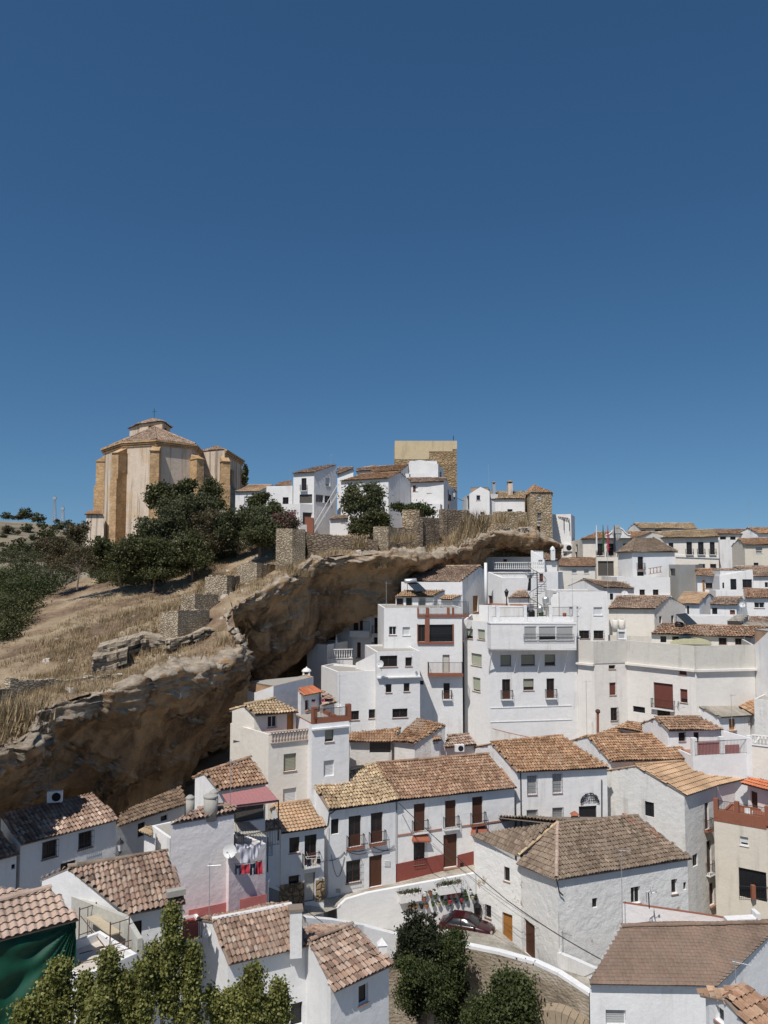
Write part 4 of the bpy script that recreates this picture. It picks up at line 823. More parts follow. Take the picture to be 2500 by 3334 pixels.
c7 = block('plain white block with two barred and two shuttered windows', [(1120,380,88.5),(1590,385,88.5)], d=8, h=12, par=.15, wall='white', ops=[('s',1217,528,1305,612),('s',1455,532,1540,612),('G',1313,762,1412,842),('G',1455,762,1552,842)], group=GM)
block('lower white block beside the stair terrace', [(1035,440,89.5),(1122,385,89)], d=4, h=8, par=.1, wall='white', free=True)
house('tiny round-hipped tile roof on the terrace between the walls', 93, (612,436), (832,437), (800,376), (700,378), Y1=92.5, h=4, tile='t_rosemix', wall='white')
block('white terrace wall below the tiny hipped tile roof', [(330,510,91),(762,515,88.5)], d=4, h=5, par=.2, wall='white', coping='sill')
# ================================================================ upper town
crop('D3')
c8 = block('white house with balustraded roof and three brown shutters beneath the cave', [(520,185,111),(592,160,108),(1105,178,108)], d=7, h=9, par=.1, wall='limewash', ops=[('b',630,192,668,268),('b',755,196,792,272),('b',923,202,960,277)], group=GT)
balustrade('long white balustrade on the house with three brown shutters', P(470,160,110), P(975,160,108.2), 1.0, step=.28)
crop('C3')
block('white back wall closing the wide rock hollow', [(592,1372,118),(1085,1375,116)], d=3, h=6, par=.1, wall='limewash', ops=[('b',790,1395,830,1430)])
house('small white gabled house squeezed under the right end of the rock', 112, (1245,1408), (1382,1408), (1262,1330), (1160,1330), Y1=112, h=7, tile='t_rosemix', wall='limewash', back='mono')
block('white gable front with a pink hatch under the right end of the rock', [(1088,1300,110.5),(1235,1400,110)], d=2, h=5, par=.05, wall='limewash', free=True, ops=[('s',1170,1395,1215,1440)])
p = P(1328,1370,112); m = MB(); m.m('plaster').box(p-Vector((.35,.3,.5)), (.6,0,0), (0,.6,0), (0,0,1.5)); m.lathe(p+Vector((-.05,0,1.0)), [(.4,0),(.3,.3),(.05,.55)], 8); tag(m.build('chimney', None, 'plaster'), 'white domed chimney at the right end of the rock hollow', 'chimney')
block('tall plain white tower house right of the stone tower house', [(1320,912,137),(1322,1000,136.9),(1523,1000,136)], d=9, h=24, par=.1, wall='white', ops=[('D',1362,1262,1418,1345),('s',1432,1312,1475,1352)], group=GC)
block('taller white stub behind the terrace canopy of the plain tower house', [(1320,910,138),(1388,938,137.5)], d=4, h=8, par=.05, free=True, wall='white')
r_ = thing('canopy', 'dark slatted terrace canopy on the plain white tower house', 'canopy', P(1440,990,136)); a, b = P(1386,938,136.4), P(1503,958,135.6); m = MB()
for i in range(6): m.box(a.lerp(b, i/6), (b-a)/9, Vector((0,3,.6)), UP*.06)
m.build('slats', r_, 'rust'); MB().rod(b, b-UP*2.2, .05).rod(a.lerp(b,.5), a.lerp(b,.5)-UP*2.2, .05).build('post', r_, 'iron')
acunit('white air conditioner on the plain white tower house', P(1440,1310,135.8), (1,0,0), 1.6, 1.2)
crop('D3')
house('cream house with rust-tiled roof and two arched shutters', 112, (1112,128), (1478,130), (1465,52), (1132,55), Y1=112, h=8, tile='t_brown', wall='cream', front=[('y',1240,158,1290,200),('y',1360,158,1410,200)], group=GT)
crop('C4')
t1 = house('town hall wing with coat of arms gable and flags, arched balcony doors', 131, (95,395), (532,388), (705,338), (228,340), Y1=130, h=12, tile='t_orange', wall='cream', front=[('B',237,433,287,532),('B',328,433,378,535),('k',455,433,490,460)], pitch=22, group=GT, over=.4)
block('chamfered cream end of the town hall wing', [(28,412,136),(100,398,130.6)], backpts=[(260,398,137),(200,412,141)], h=12, par=.1, wall='cream', free=True, ops=[('k',62,440,78,500),('k',55,503,75,545)])
a = P(312,387,129.4); b = P(516,387,129.2); ga = thing('gable', 'curved white gable with carved coat of arms on the town hall', 'gable', (a+b)/2)
prof = [(0,0),(0,.26),(.1,.29),(.22,.48),(.30,.74),(.36,.82),(.44,.92),(.5,.96),(.56,.92),(.64,.82),(.70,.74),(.78,.48),(.9,.29),(1,.26),(1,0)]
H_ = P(312,296,129.4).z-a.z; m = MB(); f = [a.lerp(b, t)+UP*(z*H_) for t, z in prof]; m.face(f); m.face([p+Vector((0,.5,0)) for p in f][::-1])
for i in range(len(f)): j = (i+1) % len(f); m.face((f[i], f[j], f[j]+Vector((0,.5,0)), f[i]+Vector((0,.5,0))))
m.build('gable_wall', ga, 'plaster'); m = MB()
for i in range(1, len(f)-2): m.rod(f[i]+Vector((0,-.03,.03)), f[i+1]+Vector((0,-.03,.03)), .12, 6)
m.build('moulding', ga, 'plaster'); c = a.lerp(b, .5)+UP*H_*.38+Vector((-.2,-.05,0))
m = MB(); sh = [(-.6,.9),(.6,.9),(.65,.1),(.35,-.6),(0,-.95),(-.35,-.6),(-.65,.1)]; m.face([c+Vector((x,-.06,z)) for x, z in sh]); m.face([c+Vector((x*1.25,-.03,z*1.2)) for x, z in sh]); m.box(c+Vector((-.5,-.12,1.0)), (1.0,0,0), (0,.1,0), (0,0,.45)).rod(c+Vector((0,-.1,-.8)), c+Vector((0,-.1,.8)), .06).rod(c+Vector((-.6,-.1,.1)), c+Vector((.6,-.1,.1)), .06); m.build('coat_of_arms', ga, 'grey')
for i, (x, mt, lab) in enumerate(((237,'plaster','white furled flag, leftmost on the town hall balcony'),(292,'leafpot','green furled flag on the town hall balcony'),(332,'clothred','red furled flag on the town hall balcony'),(386,'clothnavy','blue furled flag, rightmost on the town hall balcony'))):
    p = P(x, 530, 128.3); t = thing('flag', lab, 'flag', p, 'flags on the town hall'); top = P(x, 385, 128.3); MB().rod(p, top, .04).build('pole', t, 'metal'); MB().lathe(p.lerp(top,.15), [(.05,0),(.17,.4),(.15,1.6),(.11,3.2),(.04,4.6)], 7).build('cloth', t, mt)
tb = block('lower storey of the town hall with shaded porch full of plants', [(232,545,127.6),(412,545,127.2)], d=5, h=11, par=.05, wall='cream', ops=[('h',247,578,378,702)])
block('shaded side strip beside the town hall porch', [(412,545,127.1),(447,560,125)], d=3, h=11, par=.05, wall='old', ops=[('k',415,630,435,700)])
t2 = house('cream hall with three iron balconies under a long pale tile roof', 133, (705,387), (1254,375), (1200,318), (700,342), Y1=131, h=16, tile='t_yellow', wall='cream', pitch=20, front=[('k',833,427,873,470),('B',982,420,1028,525),('B',1078,420,1125,525),('B',1176,420,1217,525),('r',1083,603,1135,643),('r',1180,603,1228,643)], group=GT, over=.5)
band(t2['root'], t2['w0'], t2['w1'], 890, 545, 1250, 558, .35, 'plaster', 'belt_course', .15)
K2 = P(395,507,121); K3 = P(526,500,117); K4 = P(905,492,118); A2_ = P(552,388,123.5); A3 = P(706,388,124)
th_ = thing('hipped_house', 'blue-white house with grey hipped roof in front of the town hall', 'house', (K3.x,K3.y,-14), GT)
K2.z = K4.z = K3.z
for ps in ((K3,K4,A3,A2_), (K2,K3,A2_)): tiles(list(ps), 't_grey', th_, sp=.32)
caps(K3+UP*.1, A2_+UP*.1, 't_grey', th_, .16); caps(K4+UP*.1, A3+UP*.1, 't_grey', th_, .16)
bk1 = V2(A3)+V2(A3-K4)*1.0+UP*K3.z; bk2 = V2(A2_)+V2(A2_-K3)*1.0+UP*K3.z; tiles([K4, bk1, A3], 't_grey', th_, sp=.32)
cc = (K2+K3+K4+bk1)/4
pp = [p+(V2(cc)-V2(p)).normalized()*.4-UP*.05 for p in (K2,K3,K4,bk1,bk2)]
wallset(th_, [(pp[i], pp[(i+1)%5], K3.z-.05, K3.z-.05, [('B',577,542,623,648),('k',572,668,628,702)] if i == 1 else [], None) for i in range(5)], -14, .2, 'limewash')
house('highest long house with pale tiles at the top of the town', 152, (597,304), (1071,309), (1040,267), (545,267), Y1=151, h=7, tile='t_yellow', wall='cream', pitch=24, left=[], front=[('k',607,320,645,338),('k',720,316,778,336)], group=GT)
house('house with dark red-brown roof at the skyline, right of the highest house', 143, (1236,352), (1582,351), (1560,318), (1190,318), Y1=142, h=9, tile='t_brown', wall='cream', front=[('k',1260,374,1310,400),('k',1345,374,1390,402),('b',1423,376,1497,390),('k',1535,371,1575,388)], pitch=24, group=GT)
house('tile-roofed house at the far right skyline below the aerial', 139, (1580,346), (1730,346), (1730,305), (1490,305), Y1=139, h=10, tile='t_orange', wall='white', pitch=24, group=GT)
block('white block with scalloped balcony parapet right of the cream hall', [(1255,405,134),(1410,405,134)], d=5, h=13, par=.1, wall='white')
t6 = house('grey-stained gabled house with cream front at the right edge', 121, (1465,441), (1735,438), (1735,388), (1412,396), Y1=120, h=12, tile='t_orange', wall='beige', left=[], front=[('y',1557,460,1612,512),('k',1540,592,1580,614)], pitch=22, group=GT, B0=(1352,455))
t8 = house('house with orange-trimmed front and crooked old tiles', 110, (1062,692), (1332,706), (1392,648), (1055,646), Y1=108, h=9, tile='t_brown', wall='white', front=[('d',1140,760,1198,805)], pitch=20, group=GT, over=.6, jit=1.6)
for x0, x1 in ((1117,1135),(1205,1222)): w0 = t8['w0']; nn = t8['n']; a = hit(x0,828,w0,nn); b = hit(x1,828,w0,nn); t_ = hit(x0,738,w0,nn); MB().box(a, b-a, -nn*.12, UP*(t_.z-a.z)).build('pilaster', t8['root'], 'orangewood')
t9 = house('wide pale-tiled house with a gabled doorway beside the orange-trimmed one', 108, (1535,702), (1735,702), (1735,625), (1382,625), Y1=107, h=10, tile='t_rosemix', wall='white', front=[('k',1633,754,1659,796),('k',1690,754,1710,796)], pitch=22, group=GT)
block('white front with black door and framed window between two tiled roofs', [(1255,700,106.5),(1530,650,106),(1535,700,106)], d=4, h=10, par=.05, free=True, wall='white', ops=[('k',1347,727,1398,820,0),('d',1447,730,1527,800,0),('k',1280,757,1296,805,0)])
block('low white terrace wall in front of the black door', [(1225,822,103),(1470,825,102.5)], d=3, h=4, par=.6, wall='white')
house('white house with a pair of panes and brown tiles at the right edge', 100, (1472,880), (1735,882), (1735,818), (1455,815), Y1=99, h=8, tile='t_brown', wall='limewash', front=[('w',1545,922,1630,968)], pitch=22, group=GT)
house('small house with smooth tan roof, gable turned right', 99, (885,925), (1086,931), (1173,845), (955,843), Y1=97, h=7, tile='t_tan', wall='limewash', amp=.03, pitch=20, group=GT, front=[('k',985,950,1003,1025)])
t11_ = house('low white house with grey-brown tiles and small dish on its gable', 97, (1177,936), (1402,938), (1442,880), (1213,880), Y1=96, h=7, tile='t_mix', wall='white', front=[('k',1195,967,1238,1020),('b',1343,985,1385,1022)], pitch=20, group=GT)
block('white panelled roof terrace wall above the long parapet', [(985,1032,92.5),(1320,1035,92),(1500,1040,91)], d=3, h=5, par=.8, wall='white')
house('strip of weathered tiles at the right edge above the mottled roof', 90.5, (1462,1087), (1735,1084), (1735,1037), (1488,1037), Y1=90, h=5, tile='t_mix', wall='white', pitch=18, back='mono')
house('pale corrugated awning roof on thin posts at the right', 88.5, (1318,1078), (1440,1080), (1500,1028), (1385,1030), Y1=88, h=4, tile='t_sheet', wall='grey', pitch=12, sp=.3, row=3, amp=.03, jit=.1, back='mono', cap=False)
house('flat beige sheet roof between the awning and the mottled tiles', 87.5, (1430,1118), (1735,1130), (1735,1088), (1480,1085), Y1=87, h=3, tile='t_sheet', wall='white', pitch=10, sp=.3, row=3, amp=.02, jit=.1, back='mono', cap=False)
c11 = house('cream gabled house with large blank front, left of the solar panels', 91, (330,970), (716,972), (848,872), (400,872), Y1=89, h=11, tile='t_rosemix', wall='cream', pitch=20, right=[('k',755,1037,778,1095),('k',855,1030,878,1095)], front=[('k',530,1203,590,1232)], group=GM, over=.3)
c10 = house('pale gable house with a satellite dish above the barred-window block', 97, (290,800), (550,805), (480,762), (120,731), B0=(-5,785), Y1=96, h=8, tile='t_rosemix', wall='white', pitch=14, front=[('k',345,847,372,900)], left=[('k',75,812,112,828)], group=GM)
block('white house with ornate roof parapet and two brown windows in mid town', [(405,712,112),(845,705,112)], d=8, h=9, par=.1, wall='white', cornice=(3.0,.3,.3), ops=[('d',592,815,637,868),('d',703,815,750,868)], group=GT, coping='plaster')
block('grey streaked block with one dark window in mid town', [(835,608,115),(925,605,111),(1056,600,113)], d=6, h=14, par=.1, wall='grey', ops=[('k',845,640,888,700)], group=GT)
balustrade('short clay-topped railing wall with spikes in front of the hipped house', P(668,690,113.5), P(778,672,113.2), .9, 'sill', step=.4)
# ================================================================ castle rock houses, tower, church
crop('C1')
h1 = house('white house with tan roof nearest the church', 136, (1407,553), (1560,548), (1632,516), (1490,515), Y1=135, h=11, tile='t_tan', wall='white', amp=.03, pitch=20, front=[('s',1465,583,1500,622)], group=GC)
crop('C2')
block('flat-roofed white house right of the tan-roofed one by the church', [(160,552,133),(362,545,132)], d=9, h=13, par=.2, wall='white', ops=[('s',198,648,226,692),('d',285,637,330,690)], group=GC)
house('bit of low tiled roof on the flat-roofed castle house', 140, (218,548), (352,545), (350,508), (285,515), Y1=139, h=4, tile='t_orange', wall='white', pitch=22, back='mono')
c3a = house('tall white castle house with sloping roof, balcony and grey side wall', 130, (360,452), (526,442), (700,384), (560,400), Y1=129, h=17, tile='t_mix', wall='white', back='mono', pitch=18, over=.3, front=[('B',430,490,468,587),('h',415,615,512,684)], right=[('s',615,490,650,550),('w',540,617,600,677),('w',610,625,657,682)], group=GC)
MB().box(P(380,905,129), P(520,915,128.6)-P(380,905,129), Vector((0,1,0)), UP*2.6).build('brick_base', c3a['root'], 'brickred')
block('balcony parapet block on the front of the tall castle house', [(272,690,128.5),(420,690,128),(525,705,129.5)], d=4, h=8, par=1, wall='white', ops=[('h',440,755,520,850)])
p0, p1, p2 = P(530,890,127.5), P(712,590,130), P(655,640,129.5)
tag(MB().box(p0-UP*.5, p1-p0, (0,.7,0), (0,0,.5)).rod(p0+UP*.9, p1+UP*1.2, .06).build('stair', None, 'plaster'), 'white outside stair climbing diagonally across the tall castle house', 'stairs')
house('small tile-roofed white house in the gap with chimney pot', 138, (700,462), (828,415), (828,408), (712,412), Y1=137, h=12, tile='t_mix', wall='white', pitch=20)
h5 = house('long white castle house behind the eucalyptus, shaded gable on the right', 131, (728,510), (1100,488), (1190,444), (885,462), Y1=129, h=20, tile='t_orange', wall='white', pitch=20, over=.3, group=GC, front=[('k',710,512,722,550),('o',752,700,778,742)])
house('stepped tile roofs between the tower and the long castle house', 140, (990,448), (1200,430), (1255,385), (920,410), Y1=139, h=8, tile='t_orange', wall='white', pitch=20, group=GC)
house('farther tile roof left of the stepped roofs below the tower', 143, (850,437), (1000,430), (1000,395), (860,418), Y1=142, h=7, tile='t_mix', wall='white', pitch=20)
block('tall white gabled house right in front of the tower', [(1257,370,143),(1335,350,143.2),(1352,350,143.2),(1484,385,143)], d=6, h=14, par=.05, free=True, wall='white', group=GC)
block('sunlit side wing of the gabled house by the tower', [(1484,385,143.2),(1527,430,146)], d=5, h=14, par=.05, free=True, wall='white', ops=[('k',1488,440,1495,480),('k',1500,440,1512,485)])
block('low white house with thin tiled edge left of the tower gable', [(1215,455,141),(1385,450,141)], d=5, h=10, par=.05, wall='white', coping='t_mix', ops=[('k',1262,458,1270,482)])
h8 = house('white castle house with two brown windows and a tiled eave', 135, (1270,521), (1527,515), (1545,490), (1247,490), Y1=134, h=14, tile='t_mix', wall='white', pitch=24, over=.4, front=[('b',1290,545,1327,592),('b',1398,545,1438,605)], group=GC)
block('receding balconied side of the castle house below the tower', [(1527,520,134.2),(1632,585,150)], d=5, h=14, par=.05, free=True, wall='white', ops=[('B',1555,575,1568,660),('d',1553,690,1570,725),('k',1600,600,1606,640)])
block('little ruined white shed wall in front of the castle house', [(1385,690,131),(1500,690,130.5)], d=3, h=5, par=.1, wall='white', ops=[('k',1400,690,1440,700)])
sh = house('low white garden shed with tiled edge, left of the eucalyptus', 126, (645,803), (790,798), (790,775), (690,775), Y1=126, h=6.5, tile='t_rosemix', wall='white', pitch=20, front=[('s',735,812,770,836)], back='mono')
# tower
A = P(1150,202,156); B = P(1630,200,156); tw = thing('stone_tower', 'square stone castle tower, smooth cream top over rough ochre masonry', 'tower', (A.x, A.y, -5)); wd = B.x-A.x; zt = A.z
MB().box(Vector((A.x+.05, A.y+.05, -5)), (wd-.1,0,0), (0,12,0), (0,0,zt+4.9)).build('rubble_shaft', tw, 'rubble2')
zl = P(1150,345,156).z; zr = P(1415,284,156).z; xm = P(1415,284,156).x; z2 = P(1595,266,156).z; x2 = P(1595,266,156).x
m = MB(); m.box(Vector((A.x,A.y,zl)), (xm-A.x,0,0), (0,12.1,0), (0,0,zt-zl)).box(Vector((xm,A.y,zr)), (x2-xm,0,0), (0,12.1,0), (0,0,zt-zr)).box(Vector((x2,A.y,z2)), (A.x+wd-x2,0,0), (0,12.1,0), (0,0,zt-z2)); m.build('smooth_top', tw, 'towertop')
p = P(1602,200,156); MB().rod(p, p+UP*1.0, .06).build('mast', tw, 'iron')
crop('C3')
g10 = block('white gabled house with one dark window right of the castle tower', [(425,690,133),(545,615,132.6),(642,660,132.4)], d=8, h=12, par=.05, free=True, wall='white', coping='t_mix', group=GC, ops=[('w',500,705,558,760,0),('k',548,885,587,915,1)])
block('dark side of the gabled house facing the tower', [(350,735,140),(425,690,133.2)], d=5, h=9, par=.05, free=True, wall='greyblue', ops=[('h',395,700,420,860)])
g11 = house('white house with striped pale tiles and a brick-topped chimney', 133.5, (645,742), (1025,740), (1045,660), (648,662), Y1=132.5, h=10, tile='t_yellow', wall='white', pitch=25, over=.2, front=[('k',835,855,890,880)], back='mono', group=GC, sp=.4)
for x, y, w_, lab in ((862,672,1.7,'cream chimney with clay tile cap'),(688,660,1.1,'grey pipe chimney')):
    p = P(x, y, 134.5); chimney(g11['root'], p, w_*.5, 1.5 if w_ > 1.5 else 1.2, 'churchwall' if w_ > 1.5 else 'metal')
A = P(1085,700,130); B = P(1315,690,131); C0 = P(1027,735,136)
th2 = block('narrow stone tower house with rough masonry and tiled cap', [(1025,690,136),(1085,672,130),(1315,690,131)], d=7, backpts=[(1312,690,139),(1050,690,143)], h=26, par=.3, wall='rubble', ops=[('s',1162,705,1195,750),('w',1160,895,1203,955),('k',1157,1038,1190,1100),('s',1162,960,1200,992)], group=None, zb=-8)
q = th2['q']; ap = P(1120,590,134); ring = q + [P(1312,690,139), P(1050,690,143)]
for p in ring[3:]: p.z = q[0].z
for i in range(3): tiles([ring[i]-UP*.25, ring[i+1]-UP*.25, ap], 't_orange', th2['root'], sp=.35)
tiles([ring[3]-UP*.25, ring[4]-UP*.25, ap], 't_orange', th2['root'], sp=.35); tiles([ring[4]-UP*.25, ring[0]-UP*.25, ap], 't_orange', th2['root'], sp=.35)
# church
crop('C1')
CZ = P(940,250,150).z
VX = [(622,162),(742,152.5),(938,150),(1165,156),(1205,166),(1348,163),(1455,181)]
CP = [P(x, 300, Y) for x, Y in VX]
for p in CP: p.z = CZ
back = [CP[-1]+Vector((-24,22,0)), CP[0]+Vector((6,26,0))]; ring = CP+back
ch = thing('church', 'tall buttressed stone church with eight-sided tiled roof on the hilltop', 'church', (CP[2].x, CP[2].y, -2))
ops = {5: [('h',1372,420,1404,540)]}
wallset(ch, [(ring[i], ring[(i+1)%9], CZ, CZ, ops.get(i, []), None) for i in range(9)], -4, .6, 'churchwall')
cen = sum((V2(p) for p in CP[:5]), Vector((0,0,0)))/5 + Vector((0,6,0)); cen2 = V2(CP[5])+Vector((-6,14,0))
m = MB()
for i in range(6):
    a, b = CP[i], CP[i+1]; e = V2(b-a).normalized(); o = Vector((e.y,-e.x,0)); o = o if o.dot(V2((a+b)/2)-cen) > 0 else -o
    for dz, w_, h_ in ((-.9,.2,.3),(-.5,.4,.25),(-.15,.6,.35)): m.box(a+UP*dz-e*.3+o*.003, V2(b-a)+e*.6, o*w_, UP*h_)
m.build('cornice', ch, 'ashlar')
for i, dp, top in ((0,1.6,-1.2),(1,2.6,-.9),(2,2.8,-.9),(3,2.6,-1.6),(5,2.2,-1.2),(6,1.2,-2.)):
    p = CP[i]; a = CP[i-1] if i else CP[0]+Vector((2,6,0)); b = CP[i+1] if i < 6 else CP[6]+Vector((1,6,0)); cc = cen if i < 5 else cen2
    d = V2(p-cc).normalized(); s = d.cross(UP).normalized(); w_ = .85; o = Vector((p.x,p.y,-4))-d*.5
    m = MB(); h_ = CZ+4+top; L = dp+.5
    m.box(o-s*w_, s*w_*2, d*L, UP*(h_-6.5)); m.box(o-s*w_+UP*(h_-6.5), s*w_*2, d*(L-.35), UP*5.2)
    z = UP*(h_-1.3); f = [o-s*w_+z, o+s*w_+z, o+s*w_+d*(L-.3)+z, o-s*w_+d*(L-.3)+z, o-s*w_+z+UP*1.3, o+s*w_+z+UP*1.3]
    m.face((f[2], f[5], f[4], f[3])); m.face((f[0], f[3], f[4])); m.face((f[1], f[5], f[2])); m.box(o-s*(w_+.15)+z-UP*.12, s*(w_+.15)*2, d*(L-.1), UP*.12)
    m.build('buttress', ch, 'ashlar')
ap = P(925,166,160); rg = [Vector((p.x,p.y,CZ+.25)) for p in CP[:5]] + [Vector((CP[4].x-1,CP[4].y+14,CZ+.25)), Vector((CP[0].x+4,CP[0].y+22,CZ+.25))]
rg = [p+(V2(p)-cen).normalized()*.35 for p in rg]
for i in range(len(rg)-1 if 0 else len(rg)): tiles([rg[i], rg[(i+1)%len(rg)], ap], 't_rosemix', ch, sp=.4, row=.6)
for p in rg[1:4]: caps(p+UP*.12, ap+UP*.12, 't_rosemix', ch, .2)
nv = [Vector((p.x,p.y,CZ+.25)) for p in (CP[4],CP[5],CP[6])]; nap = P(1300,300,176); nap.z = CZ+3
for i in range(2): tiles([nv[i], nv[i+1], nap], 't_rosemix', ch, sp=.4, row=.6)
c = block('square lantern turret with arched openings on the church roof', [(840,150,166),(975,152,163),(1022,172,170)], d=7, h=9, wall='churchwall', par=.2, ops=[('h',890,158,925,185,0),('h',988,172,1002,200,1)], name='lantern', cat='lantern', zb=CZ+1)
L0 = c['q']; LP = L0+[L0[2]+c['n']*7, L0[0]+c['n']*7]; ap = P(925,115,167.5)
for i in range(5): tiles([LP[i]+UP*.1+(V2(LP[i])-V2(ap)).normalized()*.5, LP[(i+1)%5]+UP*.1+(V2(LP[(i+1)%5])-V2(ap)).normalized()*.5, ap], 't_rosemix', c['root'], sp=.4, row=.6)
MB().rod(ap, ap+UP*2.2, .05).rod(ap+UP*1.5-Vector((.5,0,0)), ap+UP*1.5+Vector((.5,0,0)), .04).build('cross', c['root'], 'iron')
an = house('low tiled annex with a square doorway at the left foot of the church', 158, (508,690), (618,690), (605,668), (530,672), Y1=156, h=14, tile='t_orange', wall='churchwall', pitch=22, back='mono', front=[('k',575,818,605,850)], name='church_annex', cat='annex', over=.4)

crop('C4')
for x, lab in ((392,'cream round cistern at the left of its pair beside the blank cream front'),(446,'cream round cistern at the right of its pair beside the blank cream front')):
    p = P(x, 1145, 86.5); t = thing('water_tank', lab, 'water tank', p, 'fibre cement water tanks on the roofs'); MB().lathe(p-UP*.3, [(.36,0),(.37,1.3),(.32,1.36),(.05,1.4)], 18).build('barrel', t, 'cream', True)
    MB().lathe(p+UP*1.08, [(.15,0),(.2,.06),(.05,.08)], 10).build('lid', t, 'concrete')
block('low white service box beside the pair of round cisterns', [(410,1150,85.8),(485,1152,85.6)], d=1.2, h=3, par=.05, wall='white', ops=[('y',415,1165,470,1225)])
V_, u_ = None, None
# ================================================================ rock, hill, ground, streets
crop('S')
def cat(pts, n):                                     # smooth curve through points
    out = []
    for i in range(len(pts)-1):
        p0 = pts[max(0,i-1)]; p1 = pts[i]; p2 = pts[i+1]; p3 = pts[min(len(pts)-1,i+2)]; k = max(2, int((p2-p1).length/n))
        for j in range(k):
            t = j/k; out.append(((i+t), .5*((2*p1)+(p2-p0)*t+(2*p0-5*p1+4*p2-p3)*t*t+(3*p1-p0-3*p2+p3)*t**3)))
    out.append((len(pts)-1, pts[-1])); return out
CLIFF = [((-260,2500,42),(-260,2720,54)),((-100,2462,44),(-100,2690,55)),((0,2425,48),(0,2660,56)),((85,2395,50),(80,2628,57)),((135,2312,53),(165,2592,58)),((230,2278,56),(232,2572,58.6)),((325,2253,58.5),(300,2572,59.2)),((461,2222,61.5),(372,2645,59.5)),((597,2180,66.5),(488,2612,61.5)),((680,2172,69),(575,2551,64.5)),
 ((775,2125,71),(678,2455,68)),((783,2085,73),(745,2385,71.5)),((742,2040,77),(768,2290,77)),((745,1992,79.5),(790,2255,81)),((800,1950,80.5),(830,2230,84)),((890,1905,83),(905,2190,87)),((950,1872,85.5),(1000,2107,90)),((1010,1822,88),(1085,2070,92)),((1100,1802,90),(1145,2012,94)),((1200,1800,91.5),(1200,1992,95)),
 ((1285,1802,93),(1250,1974,96)),((1350,1810,95.5),(1310,1925,99)),((1412,1812,99),(1400,1880,104)),((1480,1790,103),(1480,1855,109)),((1545,1760,106),(1540,1835,113)),((1600,1738,109),(1595,1808,120)),((1665,1738,112),(1665,1806,121)),((1720,1745,114),(1725,1812,120)),((1790,1762,117),(1800,1805,118)),((1815,1790,122),(1815,1815,123))]
LP_ = [P(*a) for a, b in CLIFF]; CL2 = []
for i, (a, b) in enumerate(CLIFF):                       # set every foot back so that the face overhangs
    L = LP_[i]; t = V2(LP_[min(i+2,len(LP_)-1)]-LP_[max(i-2,0)]).normalized(); n = Vector((t.y,-t.x,0)); Yb = b[2]
    if i < 24:
        for _ in range(60):
            q = P(b[0], b[1], Yb); want = (.52 if i < 13 else .60)*abs(L.z-q.z)
            if (L-q).dot(n) < want: Yb += .35
    CL2.append((L, P(b[0], b[1], Yb)))
CLIFF = CL2
lip = cat([a for a, b in CLIFF], .3); bas = [b for a, b in CLIFF]
def basat(c):
    i = min(int(c), len(bas)-2); t = c-i; p0 = bas[max(0,i-1)]; p1 = bas[i]; p2 = bas[i+1]; p3 = bas[min(len(bas)-1,i+2)]
    return .5*((2*p1)+(p2-p0)*t+(2*p0-5*p1+4*p2-p3)*t*t+(3*p1-p0-3*p2+p3)*t**3)
NB, NF, NU = 12, 84, 16
nz_low = lambda q: noise.noise(Vector((q, 3.3, 1.7)))*2
G = np.zeros((len(lip), NB+NF+NU, 3)); W = np.zeros((len(lip), NB+NF+NU)); HD = Vector((-.30,.95,0)).normalized()
for i, (c, L) in enumerate(lip):
    Bp = basat(c); a = lip[max(0,i-3)][1]; b = lip[min(len(lip)-1,i+3)][1]; t_ = V2(b-a).normalized(); n = Vector((t_.y, -t_.x, 0))
    n = (n*.6 + Vector((.25,-.97,0))*.4).normalized()
    H_ = max(.5, (L-Bp).length)
    for j in range(NB):
        s = (1-j/NB)**1.4; G[i,j] = L + HD*(5.0*s) + UP*(.35*s-.9*s*s); W[i,j] = 1
    for j in range(NF):
        t = j/(NF-1); p = L.lerp(Bp, t) + n*(.85*math.sin(math.pi*min(1,t/.34))**.9 + .7*math.sin(math.pi*t)**2*nz_low(L.x*.11+t*.8)); G[i,NB+j] = p; W[i,NB+j] = max(0, 1-t*3.2)
    for j in range(NU):
        t = (j+1)/NU; G[i,NB+NF+j] = Bp + HD*(9*min(1,t*1.6)) - UP*(max(0,t-.5)*24 + t*.8); W[i,NB+NF+j] = 0
def normals(G):
    du = np.gradient(G, axis=0); dv = np.gradient(G, axis=1); n = np.cross(du, dv); n /= np.linalg.norm(n, axis=2, keepdims=True)+1e-9; return n
nn = normals(G)
if nn[len(lip)//3, NB+NF//2, 1] > 0: nn = -nn
D = np.zeros(G.shape[:2]); nz = noise
